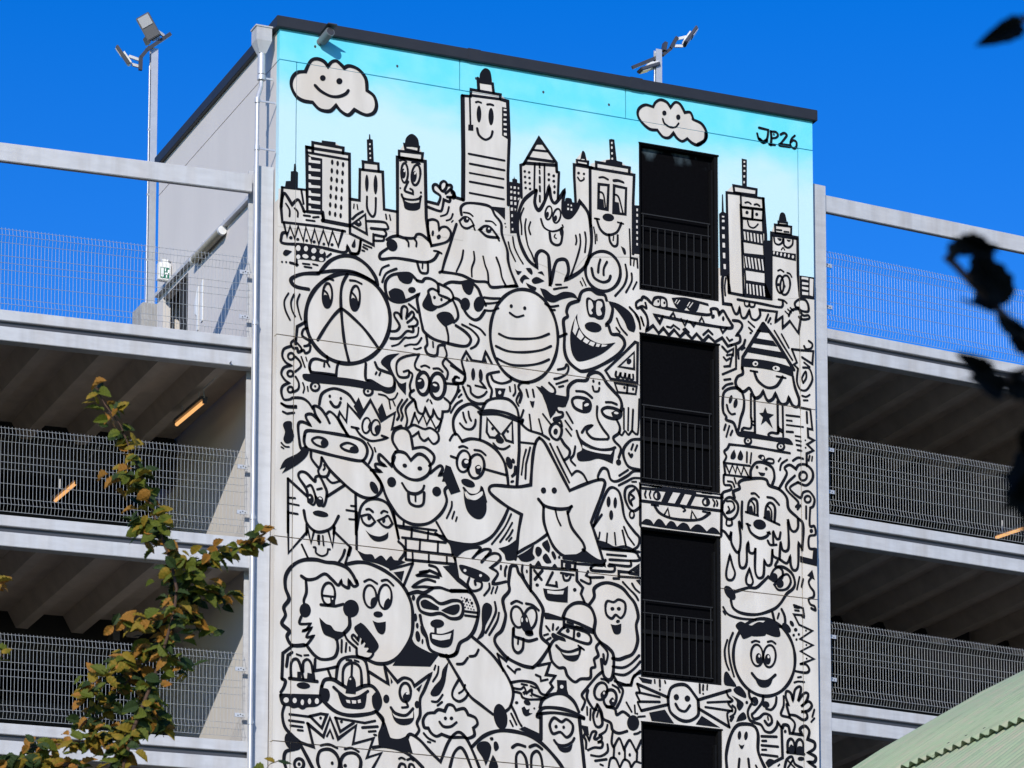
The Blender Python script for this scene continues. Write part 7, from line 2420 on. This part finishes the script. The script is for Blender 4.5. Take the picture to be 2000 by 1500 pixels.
# verge trim, ridge and walls below
vb = MB()
for j in range(10):
    s0 = -8.6+j*1.38; s1 = s0+1.38
    vb.hexa([roof_pt(-.09,s0,-.20),roof_pt(-.03,s0,-.20),roof_pt(-.03,s1,-.20),roof_pt(-.09,s1,-.20),roof_pt(-.09,s0,-.01),roof_pt(-.03,s0,-.01),roof_pt(-.03,s1,-.01),roof_pt(-.09,s1,-.01)])
vb.build('verge_board', 'dark_metal', shed)
lo_, hi_ = roof_pt(0,-8.3), roof_pt(0,5.2)
MB().box(hi_.x-.1, hi_.x+.3, P0.y-12.3, P0.y+.05, hi_.z-.02, hi_.z+.08).build('ridge_cap', 'green_sheet', shed)
MB().box(lo_.x, hi_.x+8, P0.y-12, P0.y-.12, 0, lo_.z-.2).build('wall', 'brick_wall', shed)
for yy in (P0.y-.34, P0.y-12):
    pr = [roof_pt(0, -8.2+13.2*j/8, -.12) for j in range(9)]
    ring_ = [(q.x, yy, q.z) for q in pr] + [(hi_.x+8, yy, lo_.z-.201), (lo_.x, yy, lo_.z-.201)]
    nn = len(ring_)
    ring2 = [(q[0], yy+.2, q[2]) for q in ring_]
    MB().add(ring_+ring2, [tuple(range(nn)), tuple(range(2*nn-1, nn-1, -1))] + [(i, (i+1) % nn, nn+(i+1) % nn, nn+i) for i in range(nn)]).build('gable', 'brick_wall', shed)
MB().hexa([(hi_.x+.3,P0.y-12.2,hi_.z-.03),(hi_.x+8.3,P0.y-12.2,lo_.z-.4),(hi_.x+8.3,P0.y+.1,lo_.z-.4),(hi_.x+.3,P0.y+.1,hi_.z-.03),(hi_.x+.3,P0.y-12.2,hi_.z+.02),(hi_.x+8.3,P0.y-12.2,lo_.z-.36),(hi_.x+8.3,P0.y+.1,lo_.z-.36),(hi_.x+.3,P0.y+.1,hi_.z+.02)]).build('rear_slope', 'green_sheet', shed)

# ------------------------------------------------------------------ foreground trees
def leaf_mat(name, base, vein, trans):
    mt = bpy.data.materials.new(name); mt.use_nodes = True
    t = mt.node_tree; b = t.nodes['Principled BSDF']; b.inputs['Roughness'].default_value = .65; b.inputs['Specular IOR Level'].default_value = .06 if 'shade' in name else .22
    tc = t.nodes.new('ShaderNodeTexCoord'); n = t.nodes.new('ShaderNodeTexNoise'); n.inputs['Scale'].default_value = 40
    n.inputs['Detail'].default_value = 4
    t.links.new(tc.outputs['Object'], n.inputs['Vector'])
    r = t.nodes.new('ShaderNodeValToRGB'); r.color_ramp.elements[0].position = .38; r.color_ramp.elements[1].position = .62
    r.color_ramp.elements[0].color = (*base, 1); r.color_ramp.elements[1].color = (*vein, 1)
    t.links.new(n.outputs[0], r.inputs[0]); t.links.new(r.outputs[0], b.inputs['Base Color'])
    tr = t.nodes.new('ShaderNodeBsdfTranslucent'); t.links.new(r.outputs[0], tr.inputs['Color'])
    ms = t.nodes.new('ShaderNodeMixShader'); ms.inputs[0].default_value = trans
    t.links.new(b.outputs[0], ms.inputs[1]); t.links.new(tr.outputs[0], ms.inputs[2])
    t.links.new(ms.outputs[0], t.nodes['Material Output'].inputs['Surface'])
    M[name] = mt
leaf_mat('leaf_green', (.075,.10,.012), (.14,.16,.018), .3)
leaf_mat('leaf_dark', (.018,.035,.010), (.035,.06,.014), .15)
leaf_mat('leaf_olive', (.20,.165,.016), (.33,.21,.025), .35)
leaf_mat('leaf_orange', (.40,.17,.03), (.23,.13,.02), .3)
leaf_mat('leaf_shade', (.010,.010,.010), (.016,.015,.012), .05)  # near-black base colour paints shade into the near twig's leaves

def leaf_mesh(mat, fold, droop, curl):
    """pleated oval leaf, 1 long: base at the origin, tip along +Y"""
    vs, fs = [], []
    st = 9
    for i in range(st+1):
        t = i/st
        w = .33*math.sin(math.pi*min(1, t**.8*.97+.03))**.75*(1.0 if t < .9 else .7)
        if i == st: w = .004
        z = -droop*t*t
        pl = .018*(1 if i % 2 else -1)
        for sd in (-1, -.5, 0, .5, 1):
            xx = sd*w*(1 + (.07 if i % 2 else -.05)*(abs(sd) == 1))
            vs.append((xx, t - .05*abs(sd)*(.5), z + fold*abs(xx) - curl*xx*xx*3 + pl*abs(sd)))
    for i in range(st):
        for k in range(4):
            a = i*5+k
            fs.append((a, a+1, a+6, a+5))
    n = len(vs)
    vs += [(-.012,-.22,0),(.012,-.22,0),(.012,.02,0),(-.012,.02,0)]
    fs.append((n, n+1, n+2, n+3))
    me = bpy.data.meshes.new('leaf'); me.from_pydata(vs, [], fs); me.materials.append(M[mat])
    for p in me.polygons: p.use_smooth = False
    return me
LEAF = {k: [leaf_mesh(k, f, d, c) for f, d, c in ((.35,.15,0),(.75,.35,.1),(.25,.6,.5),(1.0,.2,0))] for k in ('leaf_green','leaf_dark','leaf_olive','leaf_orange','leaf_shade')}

def leaf(root, p, direction, size, kind, face):
    d = Vector(direction).normalized(); fc = Vector(face)
    x = d.cross(fc).normalized(); z = x.cross(d)
    mt = Matrix((x, d, z)).transposed().to_4x4(); mt.translation = Vector(p)
    o = bpy.data.objects.new('leaf', random.choice(LEAF[kind])); COL.objects.link(o)
    o.parent = root
    o.matrix_parent_inverse = world_mat(root).inverted()
    o.matrix_basis = mt @ Matrix.Diagonal((size*random.uniform(.85,1.15), size, size, 1))
    return o

TWIGS = [([(-10.799, -27.935, 7.995), (-10.747, -27.942, 7.898), (-10.664, -27.961, 7.788), (-10.605, -27.965, 7.650), (-10.547, -27.971, 7.526), (-10.502, -27.971, 7.402), (-10.456, -27.970, 7.265), (-10.411, -27.972, 7.155), (-10.367, -27.974, 7.044), (-10.333, -27.968, 6.907), (-10.339, -27.945, 6.769), (-10.369, -27.910, 6.631), (-10.400, -27.876, 6.493), (-10.443, -27.837, 6.355), (-10.504, -27.781, 6.163), (-10.548, -27.729, 5.942)], 0.011, 26, (6, 5, 4, 3)),
 ([(-9.882, -28.097, 7.211), (-9.921, -28.082, 7.225), (-9.970, -28.054, 7.177), (-10.032, -28.020, 7.127), (-10.120, -27.978, 7.094), (-10.221, -27.931, 7.072), (-10.337, -27.881, 7.072)], 0.006, 38, (4, 2, 4, 4)),
 ([(-10.000, -27.890, 6.905), (-10.054, -27.874, 6.946), (-10.130, -27.837, 6.919), (-10.209, -27.809, 6.960), (-10.281, -27.783, 6.988)], 0.005, 55, (6, 4, 3, 2)),
 ([(-10.087, -27.717, 6.735), (-10.144, -27.706, 6.819), (-10.199, -27.691, 6.875), (-10.244, -27.689, 6.987)], 0.005, 60, (7, 4, 3, 2)),
 ([(-10.233, -27.970, 7.003), (-10.285, -27.948, 7.003), (-10.352, -27.928, 7.058)], 0.005, 70, (5, 6, 2, 1)),
 ([(-10.758, -27.535, 6.336), (-10.698, -27.573, 6.419), (-10.624, -27.614, 6.480), (-10.537, -27.661, 6.544), (-10.412, -27.725, 6.613), (-10.325, -27.770, 6.669)], 0.006, 45, (4, 4, 4, 5)),
 ([(-10.684, -27.439, 6.220), (-10.598, -27.491, 6.317), (-10.502, -27.551, 6.443), (-10.380, -27.624, 6.583)], 0.005, 48, (4, 3, 4, 4)),
 ([(-10.597, -27.828, 6.727), (-10.515, -27.861, 6.714), (-10.413, -27.906, 6.727), (-10.351, -27.939, 6.769)], 0.004, 40, (2, 2, 3, 6)),
 ([(-10.215, -27.845, 6.490), (-10.269, -27.830, 6.546), (-10.337, -27.810, 6.601), (-10.352, -27.810, 6.643)], 0.004, 35, (4, 4, 3, 2)),
 ([(-10.988, -27.345, 6.091), (-10.886, -27.391, 6.111), (-10.757, -27.448, 6.119), (-10.604, -27.518, 6.153), (-10.447, -27.594, 6.208)], 0.006, 48, (4, 4, 4, 4)),
 ([(-10.264, -27.557, 6.176), (-10.295, -27.556, 6.260), (-10.353, -27.549, 6.371), (-10.356, -27.556, 6.427)], 0.005, 60, (5, 4, 4, 2)),
 ([(-10.585, -27.660, 5.953), (-10.577, -27.676, 6.036), (-10.543, -27.703, 6.119), (-10.490, -27.734, 6.174)], 0.005, 60, (5, 3, 4, 3)),
 ([(-11.099, -27.337, 5.988), (-10.997, -27.382, 6.002), (-10.867, -27.434, 5.980), (-10.712, -27.502, 5.989)], 0.005, 55, (4, 4, 4, 2)),
 ([(-9.751, -27.803, 5.997), (-9.732, -27.815, 6.020), (-9.689, -27.836, 6.037)], 0.003, 18, (5, 3, 2, 1)),
 ([(-10.667, -27.920, 7.526), (-10.598, -27.947, 7.513), (-10.518, -27.973, 7.458)], 0.003, 55, (4, 3, 3, 3)),
 ([(-10.520, -27.846, 7.349), (-10.464, -27.857, 7.266), (-10.395, -27.874, 7.183)], 0.003, 65, (5, 3, 3, 3)),
 ([(-11.184, -27.402, 7.015), (-11.167, -27.405, 6.987), (-11.155, -27.406, 6.959)], 0.003, 40, (1, 1, 3, 2)),
 ([(-11.137, -27.256, 6.650), (-11.115, -27.262, 6.628), (-11.099, -27.267, 6.608)], 0.003, 40, (1, 1, 3, 2))]
tb = Vector(TWIGS[0][0][-1])
tree = empty('hornbeam_tree', (tb.x+.25, tb.y+.1, 0), 'slender young tree with green and orange autumn leaves before the left decks', 'tree')
trunk = [(tb.x+.25,tb.y+.1,0),(tb.x+.22,tb.y+.1,1.5),(tb.x+.18,tb.y+.05,3.2),(tb.x+.1,tb.y,4.8),tuple(tb)]
MB().tube(trunk, .06, 10, radii=[.075,.06,.05,.034,.014]).build('trunk', 'bark', tree)
nleaf = 0
LEAVES = []
for path, r0, dens, mixk in TWIGS:
    P = [Vector(p) for p in path]
    MB().tube(P, r0, 6, radii=[r0*(.35+.65*i/(len(P)-1)) for i in range(len(P))]).build('branch', 'bark', tree)
    for i in range(len(P)-1):
        a, b = P[i], P[i+1]
        L = (b-a).length
        n = max(1, int(L*dens*1.6 + random.random()))
        for k in range(n):
            p = a.lerp(b, random.random()) + Vector((random.gauss(0,.012), random.gauss(0,.06), random.gauss(0,.012)))
            side = random.choice((-1,1))
            d = RT*side*random.uniform(.4,1) + Vector((0,0,random.uniform(-.75,.55))) + FW*random.uniform(-.5,.4)
            face = -FW*random.uniform(.25,1) + Vector((0,0,random.uniform(.1,1))) + RT*random.uniform(-.7,.7)
            kd = random.choices(('leaf_green','leaf_dark','leaf_olive','leaf_orange'), mixk)[0]
            LEAVES.append((p, d, random.uniform(.058,.10), kd, face)); nleaf += 1
            if nleaf % 2 and dens > 25:
                LEAVES.append((p+Vector((random.gauss(0,.025),random.gauss(.05,.08),random.gauss(0,.025))), d*-1, random.uniform(.05,.085), random.choices(('leaf_green','leaf_dark','leaf_olive','leaf_orange'), mixk)[0], face)); nleaf += 1

LEAVES.sort(key=lambda q: -q[2])
for q in LEAVES[:300]: leaf(tree, *q)
rest = bmesh.new(); kinds = ['leaf_green','leaf_dark','leaf_olive','leaf_orange']
for q in LEAVES[300:]:                      # the smallest ones, joined
    o = leaf(tree, *q); me = o.data.copy(); me.transform(o.matrix_parent_inverse.inverted() @ o.matrix_parent_inverse @ o.matrix_basis)
    n0 = len(rest.faces); rest.from_mesh(me); rest.faces.ensure_lookup_table()
    for fc in rest.faces[n0:]: fc.material_index = kinds.index(q[3])
    bpy.data.objects.remove(o); bpy.data.meshes.remove(me)
if LEAVES[300:]:
    me = bpy.data.meshes.new('small_leaves'); rest.to_mesh(me)
    for k in kinds: me.materials.append(M[k])
    o = link('small_leaves', me, tree); o['kind'] = 'stuff'
rest.free()
print('leaves', len(LEAVES))

# dark twig close to the lens, shaded by a crown added out of view
DTW = [([(-14.375, -43.455, 2.788), (-14.404, -43.446, 2.811), (-14.421, -43.442, 2.828), (-14.436, -43.438, 2.843), (-14.453, -43.433, 2.860), (-14.469, -43.429, 2.878), (-14.480, -43.426, 2.888)], 0.004), ([(-14.364, -43.456, 2.758), (-14.402, -43.441, 2.767), (-14.423, -43.432, 2.769), (-14.441, -43.424, 2.768)], 0.004), ([(-14.380, -43.505, 3.128), (-14.403, -43.495, 3.125), (-14.428, -43.483, 3.115)], 0.003), ([(-14.359, -43.445, 2.673), (-14.378, -43.436, 2.668), (-14.396, -43.428, 2.666)], 0.004)]
DLV = [((-14.437, -43.440, 2.899), (-0.735, 0.674, 0.078), 0.0464, .7, (-0.345, -1.749, -0.264)),
 ((-14.491, -43.469, 2.880), (-0.096, 0.995, 0.001), 0.0448, .7, (-0.548, -0.931, -0.354)),
 ((-14.429, -43.433, 2.897), (-0.912, -0.390, -0.125), 0.0510, .7, (0.008, -0.142, -0.116)),
 ((-14.442, -43.463, 2.850), (-0.376, 0.354, 0.856), 0.0529, .7, (-0.571, -0.469, -0.634)),
 ((-14.424, -43.449, 2.841), (-0.727, -0.278, 0.628), 0.0632, .7, (0.280, -0.804, -0.599)),
 ((-14.439, -43.447, 2.829), (0.005, 0.811, 0.585), 0.0667, .7, (-0.709, -1.257, -0.242)),
 ((-14.386, -43.435, 2.798), (-0.687, -0.039, 0.725), 0.0473, .7, (-0.948, -1.193, -0.500)),
 ((-14.416, -43.466, 2.805), (-0.813, 0.350, 0.465), 0.0337, .7, (-1.477, -0.405, -0.198)),
 ((-14.432, -43.419, 2.773), (-0.871, -0.406, 0.276), 0.0452, .7, (-0.549, -1.695, -0.407)),
 ((-14.419, -43.430, 2.756), (-0.871, -0.491, 0.020), 0.0545, .7, (-0.653, -1.923, -0.259)),
 ((-14.419, -43.411, 2.772), (-0.774, 0.375, 0.511), 0.0349, .7, (0.110, -0.407, 0.531)),
 ((-14.400, -43.456, 2.748), (-0.509, 0.679, 0.529), 0.0471, .7, (-0.892, -1.182, -1.000)),
 ((-14.420, -43.481, 2.766), (-0.395, 0.907, -0.144), 0.0278, .7, (0.083, -0.311, -0.228)),
 ((-14.374, -43.432, 2.701), (-0.543, -0.262, -0.798), 0.0946, .7, (0.410, -0.842, -0.618)),
 ((-14.392, -43.458, 2.629), (0.063, 0.636, 0.769), 0.1076, .7, (-0.191, -0.038, -0.600)),
 ((-14.351, -43.403, 2.686), (-0.961, 0.176, -0.213), 0.0361, .7, (0.016, -0.980, 0.658)),
 ((-14.367, -43.411, 2.724), (-0.330, 0.112, -0.937), 0.0623, .7, (-0.099, -0.799, -0.767)),
 ((-14.372, -43.426, 2.625), (-0.862, -0.424, 0.280), 0.0523, .7, (0.238, -0.635, -0.516)),
 ((-14.364, -43.403, 2.616), (-0.208, 0.456, 0.865), 0.0411, .7, (-0.323, -0.385, -0.150)),
 ((-14.352, -43.405, 2.699), (-0.936, 0.085, -0.341), 0.0421, .7, (-0.788, -2.223, -0.576)),
 ((-14.387, -43.460, 2.650), (-0.950, 0.293, -0.106), 0.0350, .7, (-0.821, -0.741, -0.397)),
 ((-14.390, -43.468, 2.704), (0.010, 1.000, 0.018), 0.0568, .7, (-0.438, -1.046, 0.832)),
 ((-14.383, -43.454, 2.639), (-0.171, 0.985, -0.035), 0.0457, .7, (-0.424, -0.657, 0.416)),
 ((-14.400, -43.463, 2.668), (-0.414, 0.535, -0.736), 0.0402, .7, (-0.321, -0.621, 0.002)),
 ((-14.432, -43.497, 3.108), (-0.833, -0.136, -0.537), 0.0529, .7, (-0.576, -0.585, -0.449)),
 ((-14.397, -43.475, 3.116), (-0.298, 0.500, 0.813), 0.0324, .7, (-0.170, -1.286, 0.466))]
base = CAM + RT*2.6 + Vector((0,0,-1.6)) - FW*.2
base.z = 0
dt = empty('shade_tree', base, 'dark blurred twig of a shaded tree close to the camera at the right edge', 'tree')
crown_c = CAM + Vector((-1.6, -1.6, 4.2))
br0 = Vector(DTW[0][0][0])
MB().tube([base, base+Vector((.05,-.1,1.2)), base+Vector((0,-.2,2.6)), base+Vector((-.8,-.6,4.2)), crown_c], .1, 10, radii=[.12,.10,.09,.07,.03]).build('trunk', 'bark', dt)
MB().tube([base+Vector((.03,-.15,1.9)), base.lerp(br0,.5)+Vector((.3,0,1.25)), br0+RT*.25, br0], .02, 8, radii=[.04,.025,.012,.006]).build('branch', 'bark', dt)
for path, r0 in DTW:
    MB().tube(path, r0, 6).build('branch', 'bark', dt)
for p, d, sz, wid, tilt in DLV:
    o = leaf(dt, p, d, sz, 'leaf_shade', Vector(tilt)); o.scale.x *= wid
cr = MB()  # crown added behind the camera, unseen, to keep sun off the twig
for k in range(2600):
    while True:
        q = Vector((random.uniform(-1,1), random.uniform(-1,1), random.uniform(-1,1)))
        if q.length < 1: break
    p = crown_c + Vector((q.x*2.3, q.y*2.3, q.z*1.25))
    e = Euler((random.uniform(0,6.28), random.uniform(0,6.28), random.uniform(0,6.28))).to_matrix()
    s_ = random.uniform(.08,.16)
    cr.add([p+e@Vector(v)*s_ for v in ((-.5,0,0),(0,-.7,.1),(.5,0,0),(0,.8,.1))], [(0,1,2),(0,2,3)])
cw = cr.build('added_crown', 'leaf_shade', dt); cw['kind'] = 'stuff'
